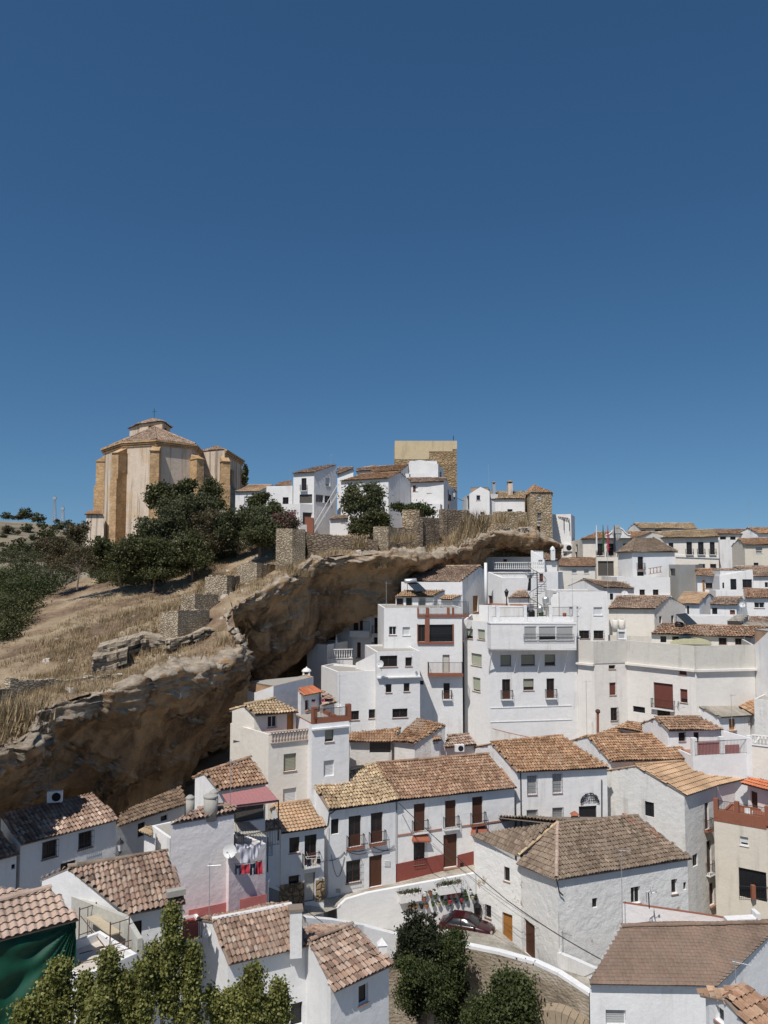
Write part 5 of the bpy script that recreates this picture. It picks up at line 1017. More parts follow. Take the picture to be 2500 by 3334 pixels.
for i in range(G.shape[0]):
    for j in range(G.shape[1]):
        x, y, z = G[i,j]; w = W[i,j]
        lo = nz.fractal(Vector((x*.09, y*.09, z*.13)), 1., 2.1, 5); mid = nz.fractal(Vector((x*.35+7, y*.35, z*.55)), .9, 2.2, 4)
        q = z*1.35 + .10*x + 1.1*nz.noise(Vector((x*.12, y*.12, z*.2))); fr = q-math.floor(q); st = (1-fr)**1.5 if fr < .85 else (fr-.85)*6
        q2 = z*3.7 + .3*x*.2 + 1.6*nz.noise(Vector((x*.3, y*.3, z*.3+5))); f2 = q2-math.floor(q2)
        groove = nz.noise(Vector((x*.28, y*.28, z*.05+3)))
        cp = Vector((x*.17+.5*lo, y*.17, z*.26+.4*mid)); vd = nz.voronoi(cp)[0]; ck = max(0, 1-(vd[1]-vd[0])*9); cp2 = Vector((x*.5+.4*mid, y*.5, z*.9)); v2 = nz.voronoi(cp2)[0]; ck2 = max(0, 1-(v2[1]-v2[0])*8); flu = nz.noise(Vector((x*.7, y*.7, z*.12))); fine = nz.fractal(Vector((x*1.3,y*1.3,z*2.2)), .8, 2.2, 4); blk = (nz.cell(cp)-.5)
        d = -.55*ck*ck - .14*ck2*ck2*w + .34*flu*(1-w) + (.02+.09*w)*fine + .30*blk*(1-.3*w) - .5*v2[0]*.5*w + lo*1.1 + mid*(.16+.2*w) + w*(.30*st+.30*(1-f2)*abs(nz.noise(Vector((x*.5,y*.5,z)))*2)) + (1-w)*(.16*(1-f2)*max(0,nz.noise(Vector((x*.06,y*.06,z*.3)))+.2) - .5*max(0,groove-.12)*1.6)
        D[i,j] = d*(1 if j < NB+NF else max(0, 1-(j-NB-NF)/6)) * (1 if j > 4 else j/5)
G = G + nn*D[...,None]
def grid(G, name, mat, parent=None, smooth=True):
    a, b, _ = G.shape; idx = np.arange(a*b).reshape(a, b); f = np.stack([idx[:-1,:-1], idx[1:,:-1], idx[1:,1:], idx[:-1,1:]], -1).reshape(-1,4)
    me = bpy.data.meshes.new(name); me.from_pydata(G.reshape(-1,3).tolist(), [], f.tolist()); me.materials.append(MATS[mat]); me.polygons.foreach_set('use_smooth', [smooth]*len(f)); me.update(); return link(name, me, parent)
m_, nt, b_ = newmat('rock'); g = nt.nodes.new('ShaderNodeNewGeometry'); sx = nt.nodes.new('ShaderNodeSeparateXYZ'); nt.links.new(g.outputs['True Normal'], sx.inputs[0])
ab = N(nt, 'Math', operation='ABSOLUTE'); pos = nt.nodes.new('ShaderNodeSeparateXYZ')
face = ramp(nt, noi(nt, .22, 7, .66, (1,1,.55)), [(.32,(.12,.08,.05)),(.44,(.36,.225,.125)),(.56,(.58,.38,.21)),(.72,(.42,.30,.195))])
stn = ramp(nt, noi(nt, .35, 5, .6, (1.2,1.2,.16)), [(.50,0.),(.66,.8)]); face = mixc(nt, stn, face, (.055,.042,.035))
pale = ramp(nt, noi(nt, 1.2, 8, .7, (.6,.6,2.6)), [(.3,(.20,.155,.115)),(.5,(.42,.345,.26)),(.68,(.58,.50,.40))])
atn = nt.nodes.new('ShaderNodeAttribute'); atn.attribute_name = 'weather'; mw = N(nt, 'Math', operation='MULTIPLY_ADD'); nt.links.new(atn.outputs['Fac'], mw.inputs[0]); mw.inputs[1].default_value = .5; nt.links.new(sx.outputs[2], mw.inputs[2]); nrmw = ramp(nt, mw.outputs[0], [(.47,0.),(.68,1.)]); nt.links.new(mixc(nt, nrmw, face, pale), b_.inputs['Base Color']); b_.inputs['Roughness'].default_value = .95
bump(nt, b_, noi(nt, .8, 11, .72, (1,1,2.0)), 1., .6)
MATS['rock'] = m_
m2_, nt, b_ = newmat('palerock'); nt.links.new(ramp(nt, noi(nt, 1.3, 8, .7, (.6,.6,2.6)), [(.3,(.20,.155,.11)),(.5,(.40,.33,.245)),(.68,(.54,.465,.365))]), b_.inputs['Base Color']); b_.inputs['Roughness'].default_value = .95; bump(nt, b_, noi(nt, 1.5, 9, .7, (1,1,2.5)), 1., .3)
cl = struct(grid(G, 'cliff', 'rock')); at_ = cl.data.attributes.new('weather', 'FLOAT', 'POINT'); at_.data.foreach_set('value', W.ravel().astype(np.float32))
# ---- hill above the lip: smooth surface through measured points
def tps(pts):
    X = np.array([[p.x,p.y] for p in pts]); Z = np.array([p.z for p in pts]); n = len(X)
    def U(r2): return np.where(r2 > 1e-9, r2*np.log(r2+1e-12)*.5, 0)
    K = U(((X[:,None]-X[None])**2).sum(-1)) + np.eye(n)*2; Pm = np.c_[np.ones(n), X]; A = np.zeros((n+3,n+3)); A[:n,:n] = K; A[:n,n:] = Pm; A[n:,:n] = Pm.T
    s = np.linalg.solve(A, np.r_[Z, 0,0,0])
    return lambda q: U(((q[...,None,:]-X)**2).sum(-1)) @ s[:n] + s[n] + q @ s[n+1:]
HP = [P(*t) for t in ((0,2250,72),(-250,2300,68),(200,2130,80),(330,2070,86),(0,2085,92),(-250,2090,92),(150,2060,95),(500,1960,103),(600,1940,106),(300,1985,102),(700,1905,108),(840,1868,108),(850,1800,118),(1000,1772,120),(1100,1762,120),(430,1800,148),(600,1770,150),(800,1745,148),(280,1800,148),(0,1960,125),(-250,1990,130),(100,1900,150),(1300,1750,118),(1500,1742,122),(1700,1742,126),(1790,1745,128),(1000,1750,150),(1400,1730,155),(600,1760,180),(200,1850,180),(1300,1750,180),(1700,1760,160))]
HP += [Vector((a.x,a.y,a.z+.1))+HD*2.0 for a, b in CLIFF[::2]] + [Vector((a.x,a.y,a.z-.1)) for a, b in CLIFF[1::3]]
HZf = tps(HP)
def hillz(x, y): return float(HZf(np.array([x,y])))
rows = [1.2+1.0*k for k in range(40)] + [42+2.5*k for k in range(26)]
H2 = np.zeros((len(lip)//2, len(rows), 3)); 
LL = [lip[0][1]+Vector((-1.3,-.25,-.03))*k for k in range(50,0,-1)] + [l[1] for l in lip[::2]]; H2 = np.zeros((len(LL), len(rows), 3))
for i in range(H2.shape[0]):
    L = LL[i]
    for j, s in enumerate(rows): p = V2(L)+HD*s; H2[i,j] = (p.x, p.y, 0)
H2[...,2] = HZf(H2[...,:2])
for i in range(H2.shape[0]):
    L = LL[i]
    for j, s in enumerate(rows):
        x, y, z = H2[i,j]; k = max(0, 1-(s-1.2)/5); H2[i,j,2] = z*(1-k) + (L.z-.25)*k + (.45*nz.fractal(Vector((x*.15,y*.15,0)), .9, 2., 6) + .9*max(0, nz.noise(Vector((x*.11,y*.16,5)))-.12)*(1+math.floor(3*nz.noise(Vector((x*.4,y*.4,2))))*.35))*min(1, s/4)
        if s > 95: H2[i,j,2] -= (s-95)*.6
m_, nt, b_ = newmat('hillground'); c = ramp(nt, noi(nt, .14, 7, .65), [(.32,(.10,.07,.05)),(.42,(.22,.15,.10)),(.5,(.33,.245,.16)),(.6,(.42,.33,.22)),(.72,(.40,.355,.29))]); f = ramp(nt, noi(nt, 3.5, 7, .75), [(.3,(.6,.57,.52)),(.62,(1.,1.,1.))])
nt.links.new(mixc(nt, .9, c, f, 'MULTIPLY'), b_.inputs['Base Color']); b_.inputs['Roughness'].default_value = .97; bump(nt, b_, noi(nt, 2.2, 9, .7), .9, .3)
hill = struct(grid(H2, 'hillside', 'hillground'))
# ---- dry grass and scrub on the hill
def blades(name, pts, h, mat, label, catg, per=14, spread=.45, w=.035):
    V = []; Fc = []; U = []
    for (x, y, z, s) in pts:
        for _ in range(per):
            a = random.uniform(0, 6.28); r = spread*math.sqrt(random.random())*s; bx, by = x+r*math.cos(a), y+r*math.sin(a); hh = h*s*random.uniform(.5,1.2); a2 = random.uniform(0,6.28); ln = hh*.45; k = len(V)
            dx, dy = math.cos(a2+1.57)*w*s, math.sin(a2+1.57)*w*s; V += [(bx-dx,by-dy,z-.1),(bx+dx,by+dy,z-.1),(bx+math.cos(a2)*ln,by+math.sin(a2)*ln,z+hh)]; Fc.append((k,k+1,k+2)); u = random.random(); U += [(u,u)]*3
    me = bpy.data.meshes.new(name); me.from_pydata(V, [], Fc); me.materials.append(MATS[mat]); uv = me.uv_layers.new(name='UVMap'); uv.data.foreach_set('uv', np.array(U).ravel()); return tag(link(name, me), label, catg, kind='stuff')
def leafmat(name, cols, trans=.25, rough=.6):
    m, nt, b = newmat(name); uv = nt.nodes.new('ShaderNodeUVMap'); s = nt.nodes.new('ShaderNodeSeparateXYZ'); nt.links.new(uv.outputs[0], s.inputs[0])
    c = ramp(nt, s.outputs[0], [(i/(len(cols)-1), x) for i, x in enumerate(cols)]); cl_ = ramp(nt, noi(nt, .5, 3), [(.3,(.65,.65,.6)),(.7,(1.15,1.15,1.1))]); c = mixc(nt, 1., c, cl_, 'MULTIPLY')
    nt.links.new(c, b.inputs['Base Color']); b.inputs['Roughness'].default_value = rough
    t = nt.nodes.new('ShaderNodeBsdfTranslucent'); nt.links.new(c, t.inputs[0]); mx = nt.nodes.new('ShaderNodeMixShader'); mx.inputs[0].default_value = trans; nt.links.new(b.outputs[0], mx.inputs[1]); nt.links.new(t.outputs[0], mx.inputs[2])
    nt.links.new(mx.outputs[0], [n for n in nt.nodes if n.type == 'OUTPUT_MATERIAL'][0].inputs[0]); return m
leafmat('drygrass', [(.22,.15,.09),(.36,.27,.16),(.48,.38,.24),(.28,.19,.115)], .2, .9)
leafmat('l_dark', [(.042,.046,.018),(.075,.080,.030),(.12,.124,.05),(.055,.059,.024)]); leafmat('l_black', [(.012,.018,.009),(.022,.03,.013),(.038,.045,.02),(.016,.022,.01)]); leafmat('l_olive', [(.05,.06,.03),(.085,.095,.045),(.12,.125,.06),(.06,.07,.035)]); leafmat('l_poplar', [(.08,.09,.018),(.16,.17,.04),(.25,.25,.08),(.40,.39,.18)], .35)
leafmat('l_green', [(.03,.042,.013),(.052,.07,.022),(.085,.105,.035),(.04,.052,.018)]); leafmat('l_pink', [(.05,.07,.03),(.07,.09,.04),(.30,.13,.14),(.12,.08,.05)]); leafmat('l_eucal', [(.06,.075,.035),(.09,.105,.05),(.14,.15,.075),(.12,.09,.04)]); leafmat('l_brown', [(.09,.07,.04),(.13,.10,.055),(.08,.075,.035),(.16,.12,.07)])
plain('bark', (.16,.12,.09), .95); plain('palebark', (.32,.28,.22), .95)
def hp_at(u, v, Y0=60, Y1=175):                      # where a line of sight first meets the hill
    d = ray(u, v); Y = Y0
    while Y < Y1:
        p = d*Y
        if p.z < hillz(p.x, p.y): return p
        Y += .5
    return None
GP = []
gi = H2[:, 1:46].reshape(-1,3)
for _ in range(44000):
    x, y, z = gi[random.randrange(len(gi))]; x += random.uniform(-.5,.5); y += random.uniform(-.5,.5)
    k = nz.fractal(Vector((x*.10,y*.10,3)), 1., 2., 4)
    if k < -.30 or y > 125: continue
    GP.append((x, y, z+.0, random.uniform(.6,1.5)*(1.35 if k > .25 else .8)))
blades('dry_grass', GP[:23000], .34, 'drygrass', 'sun-bleached dry grass covering the slope above the rock', 'grass', per=9, spread=.7, w=.03)
# tufts hanging on ledges
TU = []
for (u, v, Y, s) in ((0,2400,51.6,3.2),(40,2370,52.5,3.4),(75,2340,53.5,3.0),(15,2330,53,2.6),(-40,2380,51,3),(200,2250,58.5,1.4),(240,2260,58.8,1.2),(940,1850,86.5,1.6),(960,1862,86,1.4),(1170,1770,99,2.0),(1000,1868,86.4,1.2),(735,2090,75,1.5),(725,2060,77,1.3),(1540,1715,109,3.6),(1560,1700,110,3.2),(1510,1745,107,3.),(1495,1770,105,2.6),(1290,1755,98,1.5),(1330,1752,98,1.6),(1240,1840,92.6,1.4),(1630,1690,112,2.0),(1700,1705,113,1.8)): p = P(u, v, Y); TU.append((p.x,p.y,p.z-.4*s*.5,s))
blades('grass_tufts', TU, .75, 'drygrass', 'tall straw-coloured grass tufts hanging on the rock ledges', 'grass', per=170, spread=.55, w=.022)
RK = MB()
for _ in range(420):
    x, y, z = gi[random.randrange(len(gi))]
    if nz.fractal(Vector((x*.13+9,y*.13,1)), 1., 2., 3) < -.05 or y > 120: continue
    s = random.uniform(.07,.28)*(1+random.random()); c = Vector((x,y,z)); pts = [c+Vector((math.cos(a)*s*random.uniform(.7,1.3), math.sin(a)*s*random.uniform(.7,1.3), 0)) for a in (0,1.1,2.2,3.3,4.4,5.5)]; top = [p.lerp(c, .35)+UP*s*random.uniform(.3,.6) for p in pts]; pts = [p-UP*.25 for p in pts]; RK.face(top)
    for i in range(6): j = (i+1)%6; RK.face((pts[i], pts[j], top[j], top[i]))
plain('palestone', (.50,.45,.38), .95); tag(RK.build('loose_stones', None, 'palestone'), 'pale loose stones scattered over the dry slope', 'stones', kind='stuff')
# ---- ledges of bare layered rock on the slope
def ledge(label, pts, h, d):
    q = [P(*p) for p in pts]; m = MB(); L = 8
    for k in range(L):
        z0 = -h*(k+1)/L; off = .18*random.random() - .05*k
        line = []
        for a, b in zip(q, q[1:]):
            for t in range(10): line.append(a.lerp(b, t/10))
        line.append(q[-1])
        fr = [p + Vector((.2,-1,0))*(off-.55*nz.cell(Vector((p.x*1.1+k*.37, p.y*.7, k*1.3)))+.22*nz.noise(Vector((p.x*1.1,p.y,k*3.1)))+.1*nz.noise(Vector((p.x*4,p.y,k*7.1)))) for p in line]
        for a, b, c_, e_ in zip(fr, fr[1:], line, line[1:]): m.box(a+UP*(z0), b-a, c_+HD*d-a, UP*(h/L*random.uniform(.82,1.0)))
    return struct(m.build('rock_ledge', None, 'palerock'))
ledge('long layered pale outcrop', [(320,2105,73),(400,2085,74.5),(470,2065,76),(540,2075,76)], 3.0, 4); ledge('lower layered outcrop', [(300,2135,70),(360,2130,71),(415,2112,72)], 2.6, 3); ledge('outcrop by the crack', [(540,2085,74),(610,2070,75.5),(670,2045,76.5),(705,2050,77)], 1.3, 4)
ledge('rim outcrop', [(470,2215,66.5),(560,2170,69.5),(650,2155,71)], .8, 3)
# ---- dry stone walls
def stonewall(label, pts, h, th=.8, mat='drystone', group='dry stone walls on the rock', hb=None):
    q = [P(*p) for p in pts]; m = MB()
    for i in range(len(q)-1):
        a, b = q[i], q[i+1]; e = V2(b-a); L = e.length; e.normalize(); n = Vector((-e.y, e.x, 0)); n = n if n.dot(a) > 0 else -n; k = max(1, int(L/.5)); hh = h if not isinstance(h, (list,tuple)) else h[i]
        for j in range(k):
            p = a.lerp(b, j/k); r = a.lerp(b, (j+1)/k); dz = random.uniform(-.14,.06)
            A = [p+UP*dz, r+UP*dz, r+n*th+UP*dz, p+n*th+UP*dz]; B = [c_-UP*hh for c_ in A]; m.face(A)
            for x in range(4): y = (x+1)%4; m.face((B[x],B[y],A[y],A[x]))
    return tag(m.build('stone_wall', None, mat), label, 'stone wall', group)
crop('D1'); stonewall('long low dry stone wall along the rock edge at lower left', [(-60,640,55.5),(65,632,57)], 1.2); stonewall('curving dry stone retaining wall with crisp top, above the big rock face', [(62,572,57.5),(250,578,59.5),(420,572,61.5),(600,552,63.5),(735,548,65)], 2.6)
stonewall('small stone terrace wall corner mid slope', [(965,165,76.5),(1068,160,75.3),(1258,150,79)], 2.9); stonewall('stone stub wall above the crack in the rock', [(1085,65,81),(1170,62,80),(1310,58,82.5)], 1.9)
crop('C1'); stonewall('angled dry stone wall below the two trees at the slope top', [(1230,1058,86),(1362,1056,84.5),(1440,1058,88)], 2.6); stonewall('large dry stone wall bastion left of the tall stub tower', [(1425,990,92),(1540,985,90),(1660,992,94)], 5.5)
crop('C2'); stonewall('square dry stone stub tower standing on the rock edge', [(245,882,94),(360,880,92),(475,905,101)], (8.,8.), 2.); stonewall('long old retaining wall under the castle houses', [(475,908,98.5),(760,940,100),(1020,970,101)], 4.6, mat='oldwall')
stonewall('pale stone pier in front of the eucalyptus', [(1017,868,103),(1100,866,102),(1110,866,104)], 3.9, 2.); stonewall('dark retaining wall with scrub between the two pale piers', [(1100,868,105),(1305,882,106)], 6.5, mat='oldwall'); stonewall('tall old wall corner below the ruined shed', [(1305,790,106),(1325,785,105),(1495,800,108)], 9, mat='oldwall')
stonewall('round topped old wall stub below the grape vine', [(1215,735,112),(1340,735,111),(1345,735,113)], 4.5, 2.5, mat='rubble'); stonewall('old rampart wall below the castle tower', [(1490,735,112),(1520,730,111),(1665,745,113)], 8, mat='oldwall')
crop('C3'); stonewall('mossy rampart wall left of the straw tufts', [(110,855,114),(400,865,114),(480,920,115)], 9, mat='oldwall'); stonewall('rough tawny rampart wall beneath the white gabled houses', [(545,918,118),(705,915,119),(708,878,119),(1045,880,122)], 8, mat='rubble'); stonewall('stone footing under the narrow tower house', [(1045,1090,121),(1085,1105,119),(1320,1110,120)], 5, mat='rubble')
# ---- far hill with olives
crop('S')
FH = tps([P(*t) for t in ((-300,1690,420),(0,1700,400),(150,1712,400),(290,1740,380),(430,1775,400),(600,1800,400),(900,1830,400),(1600,1850,400),(0,1800,260),(200,1820,250),(-300,1800,270),(0,1960,190),(300,1900,200),(-300,1980,190),(800,1880,230),(1600,1900,250),(0,1760,560),(800,1840,560),(-300,1760,560),(2400,1880,400),(2400,1900,250))])
xs = np.linspace(-330,300,150); ys = np.linspace(175,600,120); FG = np.zeros((150,120,3)); FG[...,0] = xs[:,None]; FG[...,1] = ys[None]; FG[...,2] = FH(FG[...,:2])
for i in range(150):
    for j in range(120): FG[i,j,2] += 1.6*nz.fractal(Vector((FG[i,j,0]*.03, FG[i,j,1]*.03, 0)), 1., 2., 5)
m_, nt, b_ = newmat('farground'); c = ramp(nt, noi(nt, .035, 8, .65), [(.35,(.09,.085,.05)),(.5,(.19,.16,.11)),(.66,(.30,.25,.175))]); nt.links.new(c, b_.inputs['Base Color']); b_.inputs['Roughness'].default_value = 1
struct(grid(FG, 'distant_hill', 'farground'))
# ---- ground under the town
crop('S')
RP = []
def roadstrip(name, L, Rr, mat, dz=0.):
    m = MB()
    n = len(L)
    for i in range(n-1):
        for k in range(6):
            a0, a1 = L[i].lerp(L[i+1], k/6), L[i].lerp(L[i+1], (k+1)/6); b0, b1 = Rr[i].lerp(Rr[i+1], k/6), Rr[i].lerp(Rr[i+1], (k+1)/6); m.face((a0+UP*dz, a1+UP*dz, b1+UP*dz, b0+UP*dz))
    for p in L+Rr: FOOT.append((p.x, p.y, p.z-.8))
    return struct(m.build(name, None, mat))
crop('E3')
fp = lambda h, x, y: hit(x, y, h['w0'], h['n'])
fa = [fp(s0,100,1012), fp(s0,300,985), fp(s1,485,938), fp(s1,780,868), fp(s2,970,824), fp(s2,1310,740), fp(s2,1545,692)]
nr = [lev(240,1120,fa[0].z), lev(400,1060,fa[1].z), lev(545,1012,fa[2].z), lev(770,945,fa[3].z), lev(985,905,fa[4].z), lev(1275,850,fa[5].z), lev(1545,800,fa[6].z)]
pl_n = V2(nr[6]-nr[2]).normalized(); pl_n = Vector((-pl_n.y, pl_n.x, 0))
crop('E3'); nr[3:6] = [hit(*q_, nr[2], pl_n) for q_ in ((770,945),(985,905),(1275,850))]
back = [p + (p-q).normalized()*1.5 for p, q in zip(fa, nr)]
roadstrip('street', back, nr, 'cobble')
wt = [nr[2]+UP*.0, nr[2].lerp(nr[3],.3)+UP*.45, nr[3]+UP*.45, nr[4]+UP*.45, nr[5]+UP*.45, nr[6]+UP*.45]
crop('S')
# lower lane
wn = V2(wt[-1]-wt[1]).normalized(); wnrm = Vector((wn.y, -wn.x, 0)); wnrm = wnrm if wnrm.y < 0 else -wnrm
wp_ = lambda x, y: hit(x, y, wt[2], wnrm)
crop('E3'); A0 = wp_(200,1115); A1 = wp_(540,1105)
crop('F3'); lane_far = [A0, A1, wp_(560,655), wp_(900,640), wp_(1200,600), P(1330,680,60.6), P(1480,790,57.9), P(1650,905,55.4)]
crop('F2'); n0 = P(985,290,52.)
crop('F3'); lane_near = [n0, P(60,628,53.2), P(300,668,54.4), P(560,735,54.8), P(900,790,54.5), P(1100,812,54), P(1380,870,52.6), P(1659,950,51)]
crop('F4'); lane_near += [P(350,855,49.6), P(548,985,48)]; lane_far += [P(345,800,54.2), P(570,900,50.2)]
roadstrip('lane', [p+(p-q).normalized()*1.2 for p, q in zip(lane_far, lane_near)], lane_near, 'cobble', -.02)
# flower wall
m = MB()
for a, b in zip(wt, wt[1:]):
    n = V2(b-a).normalized(); n = Vector((-n.y, n.x, 0)); m.box(Vector((a.x,a.y,a.z-9)), b-a, n*.3, UP*9) if abs(a.z-b.z) < .01 else m.box(Vector((a.x,a.y,a.z-9)), b-a, n*.3, UP*9)
fw = tag(m.build('flower_wall', None, 'limewash'), 'long whitewashed wall hung with flower pots between the two streets', 'wall')
wn = V2(wt[-1]-wt[1]).normalized(); wnrm = Vector((wn.y, -wn.x, 0)); wnrm = wnrm if wnrm.y < 0 else -wnrm
# cobbled bank parapet and bridge wall
crop('F3')
pp = [lane_near[i]+UP*.55 for i in range(len(lane_near))]
m = MB()
for i, (a, b) in enumerate(zip(pp, pp[1:])):
    n = V2(b-a).normalized(); n = Vector((n.y,-n.x,0)); n = n if n.y < 0 else -n
    m.face((a+n*.45, b+n*.45, b, a)); m.face((a, b, b-UP*.9, a-UP*.9)); hgt = 3.2 if i < 3 else .2; m.face((a+n*.45, a+n*.45-UP*hgt, b+n*.45-UP*hgt, b+n*.45))
tag(m.build('parapet', None, 'limewash'), 'white parapet curving along the lower lane above the stone bridge wall', 'parapet')
m = MB()
for i, (a, b) in enumerate(zip(pp, pp[1:])):
    n = V2(b-a).normalized(); n = Vector((n.y,-n.x,0)); n = n if n.y < 0 else -n
    for k in range(6):
        p, q = a.lerp(b, k/6)+n*.43, a.lerp(b, (k+1)/6)+n*.43
        for r in range(8): z0, z1 = -.2-r*1.5, -.2-(r+1)*1.5; m.face((p+UP*z0+n*.02*r, p+UP*z1+n*.02*(r+1), q+UP*z1+n*.02*(r+1), q+UP*z0+n*.02*r))
br = tag(m.build('bridge_wall', None, 'bridgewall'), 'old stained stone retaining wall and bridge below the lower lane', 'stone wall')
crop('F4'); ar = thing('bridge_arch', 'stone arch ring of the bridge at the bottom edge', 'arch', P(330,1140,51)); c = P(355,1262,48.6)
ex = (P(545,1000,50.4)-P(170,1000,52.2)); ex.z = 0; ex.normalize(); m = MB(); en = Vector((ex.y,-ex.x,0)); en = en if en.y < 0 else -en
for i in range(17):
    a0, a1 = math.pi*i/17, math.pi*(i+.93)/17; f = lambda a, r: c+ex*(r*math.cos(a))+UP*(r*math.sin(a))
    p = [f(a0,1.5), f(a0,2.3), f(a1,2.3), f(a1,1.5)]; m.face([x+en*.9 for x in p]); m.face([p[0], p[3], p[3]+en*.9, p[0]+en*.9]); m.face([p[1], p[2], p[2]+en*.9, p[1]+en*.9])
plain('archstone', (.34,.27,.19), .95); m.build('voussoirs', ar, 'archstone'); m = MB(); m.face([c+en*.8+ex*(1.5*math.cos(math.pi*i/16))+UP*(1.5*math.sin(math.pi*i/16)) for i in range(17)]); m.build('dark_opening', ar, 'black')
crop('F4'); lowwall('white wall running down from the hipped house corner to the plain brown roof', [(318,685,55.8),(440,735,53.6),(600,808,50.6)], 4.5, .35, 'limewash')
# town ground
FT = np.array(FOOT); gx = np.arange(-60,90,1.5); gy = np.arange(20,172,1.5); TG = np.zeros((len(gx),len(gy),3)); TG[...,0] = gx[:,None]; TG[...,1] = gy[None]
d2 = ((TG[...,None,:2]-FT[:,:2])**2).sum(-1)+1.5; w_ = d2**-2.2; TG[...,2] = (w_*FT[:,2]).sum(-1)/w_.sum(-1)
TG[...,2] = np.where(TG[...,1] < 76, np.minimum(TG[...,2], -35), TG[...,2])
m_, nt, b_ = newmat('townground'); nt.links.new(ramp(nt, noi(nt, .5, 6), [(.3,(.16,.14,.11)),(.7,(.30,.27,.22))]), b_.inputs['Base Color']); b_.inputs['Roughness'].default_value = 1
struct(grid(TG, 'ground', 'townground')); m = MB(); m.face([(-3000,-500,-46),(3000,-500,-46),(3000,5000,-46),(-3000,5000,-46)]); struct(m.build('plain', None, 'farground'))
# ================================================================ trees and plants
def leaves(ells, n, size, clump=.35, shell=.5, aspect=.6, per=28):
    vol = np.array([e[1][0]*e[1][1]*e[1][2] for e in ells])**.8; vol /= vol.sum(); V = []; 
    nclump = max(6, n//per); ci = RNG.choice(len(ells), nclump, p=vol); d = RNG.normal(size=(nclump,3)); d /= np.linalg.norm(d, axis=1)[:,None]
    r = (shell + (1-shell)*RNG.random(nclump)**.6); r *= 1+.16*RNG.normal(size=nclump)
    C = np.array([list(e[0]) for e in ells])[ci] + d*r[:,None]*np.array([list(e[1]) for e in ells])[ci]
    k = RNG.integers(0, nclump, n); cr = clump*(.5+RNG.random(nclump)); Pn = C[k] + RNG.normal(size=(n,3))*cr[k][:,None]*np.array([1,1,.75])
    a = RNG.normal(size=(n,3)); a /= np.linalg.norm(a, axis=1)[:,None]; b = RNG.normal(size=(n,3)); b = np.cross(a, b); b /= np.linalg.norm(b, axis=1)[:,None]
    s = size*(.6+.8*RNG.random(n))[:,None]; V = np.stack([Pn-a*s, Pn+b*s*aspect, Pn+a*s, Pn-b*s*aspect], 1).reshape(-1,3); u = np.clip(RNG.random(nclump)[k]*.7+RNG.random(n)*.3, 0, 1)
    return V, u
def leafmesh(name, V, u, mat, parent):
    n = len(u); me = bpy.data.meshes.new(name); me.vertices.add(n*4); me.vertices.foreach_set('co', V.ravel()); me.loops.add(n*4); me.loops.foreach_set('vertex_index', np.arange(n*4)); me.polygons.add(n); me.polygons.foreach_set('loop_start', np.arange(n)*4); me.polygons.foreach_set('loop_total', np.full(n,4))
    me.materials.append(MATS[mat]); uv = me.uv_layers.new(name='UVMap'); uv.data.foreach_set('uv', np.repeat(u, 8)); me.update(); me.validate(); return link(name, me, parent)
def ell(x, y, Y, rx, ry, rz=None):
    k = CUR[2]/F*Y; return (P(x, y, Y), (rx*k, (rz or rx)*k, ry*k))
def tree(label, els, n, size, mat, base=None, trunk=.18, clump=.35, name='tree', cat='tree', group=None, shell=.5, bark='bark', limbs=True, extra=None):
    lo = min(els, key=lambda e: e[0].z); c = sum((e[0] for e in els), Vector((0,0,0)))/len(els)
    if base is None: base = Vector((c.x, c.y, min(e[0].z-e[1][2] for e in els)-1.2))
    r = thing(name, label, cat, base, group); V, u = leaves(els, n, size, clump, shell); leafmesh('crown', V, u, mat, r)
    m = MB(); top = c.copy(); mid = base.lerp(top, .45)+Vector((random.uniform(-.2,.2), 0, 0)); m.rod(base-UP*.6, mid, trunk, 7, trunk*.75); m.rod(mid, top, trunk*.75, 6, trunk*.3)
    if limbs:
        for e in els:
            for _ in range(1 if len(els) > 10 else 3): q = e[0]+Vector([random.uniform(-.6,.6)*k for k in e[1]]); s = mid.lerp(top, random.uniform(0,.8)); w_ = s.lerp(q, .5)+UP*.2; m.rod(s, w_, trunk*.4, 5, trunk*.25); m.rod(w_, q, trunk*.25, 4, trunk*.1)
    m.build('trunk', r, bark)
    if extra: V, u = leaves(*extra[0]); leafmesh('ivy', V, u, extra[1], r)
    return r
def fh_at(x, y):
    d = ray(x, y); Y = 178
    while Y < 560:
        p = d*Y
        if p.z < float(FH(np.array([p.x, p.y]))): return p
        Y += 2
    return d*400
crop('C1'); GH = 'trees on the slope below the church'
def subells(els, m=7, f=.46):
    out = []
    for c, r in els:
        out.append((c, tuple(x*.62 for x in r)))
        for _ in range(m):
            d = Vector([random.gauss(0,1) for _ in range(3)]).normalized(); k = random.uniform(.6,.98); s = f*random.uniform(.6,1.25); out.append((c+Vector([a*b*k for a, b in zip(d, r)]), (r[0]*s, r[1]*s, r[2]*s)))
    return out
def T(label, els, n=7000, size=.17, mat='l_dark', **k): k.setdefault('group', GH); k.setdefault('clump', .33); return tree(label, subells([ell(*e) for e in els]) if k.pop('sub', True) else [ell(*e) for e in els], int(n*1.35), size, mat, **k)
T('broad dark fig-like tree against the church buttresses', [(1040,600,131,130,95),(960,610,131,60,60),(1110,540,131,70,50)], 9000, .24, 'l_dark')
T('upright leafy tree right of the church, reaching above the others', [(1250,560,132,55,95),(1285,620,132,70,70)], 4500, .2, 'l_dark', clump=.4)
T('olive-green rounded tree in the middle of the row below the church', [(1150,700,127,160,120)], 9000, .17, 'l_olive')
T('grey-green tree just left of centre below the church wall', [(930,800,119,120,100),(1010,730,120,80,60)], 7500, .16, 'l_olive')
T('densest dark evergreen, lowest left of the row', [(730,930,109,140,130),(640,900,110,70,80),(820,880,109,90,80)], 13000, .15, 'l_dark')
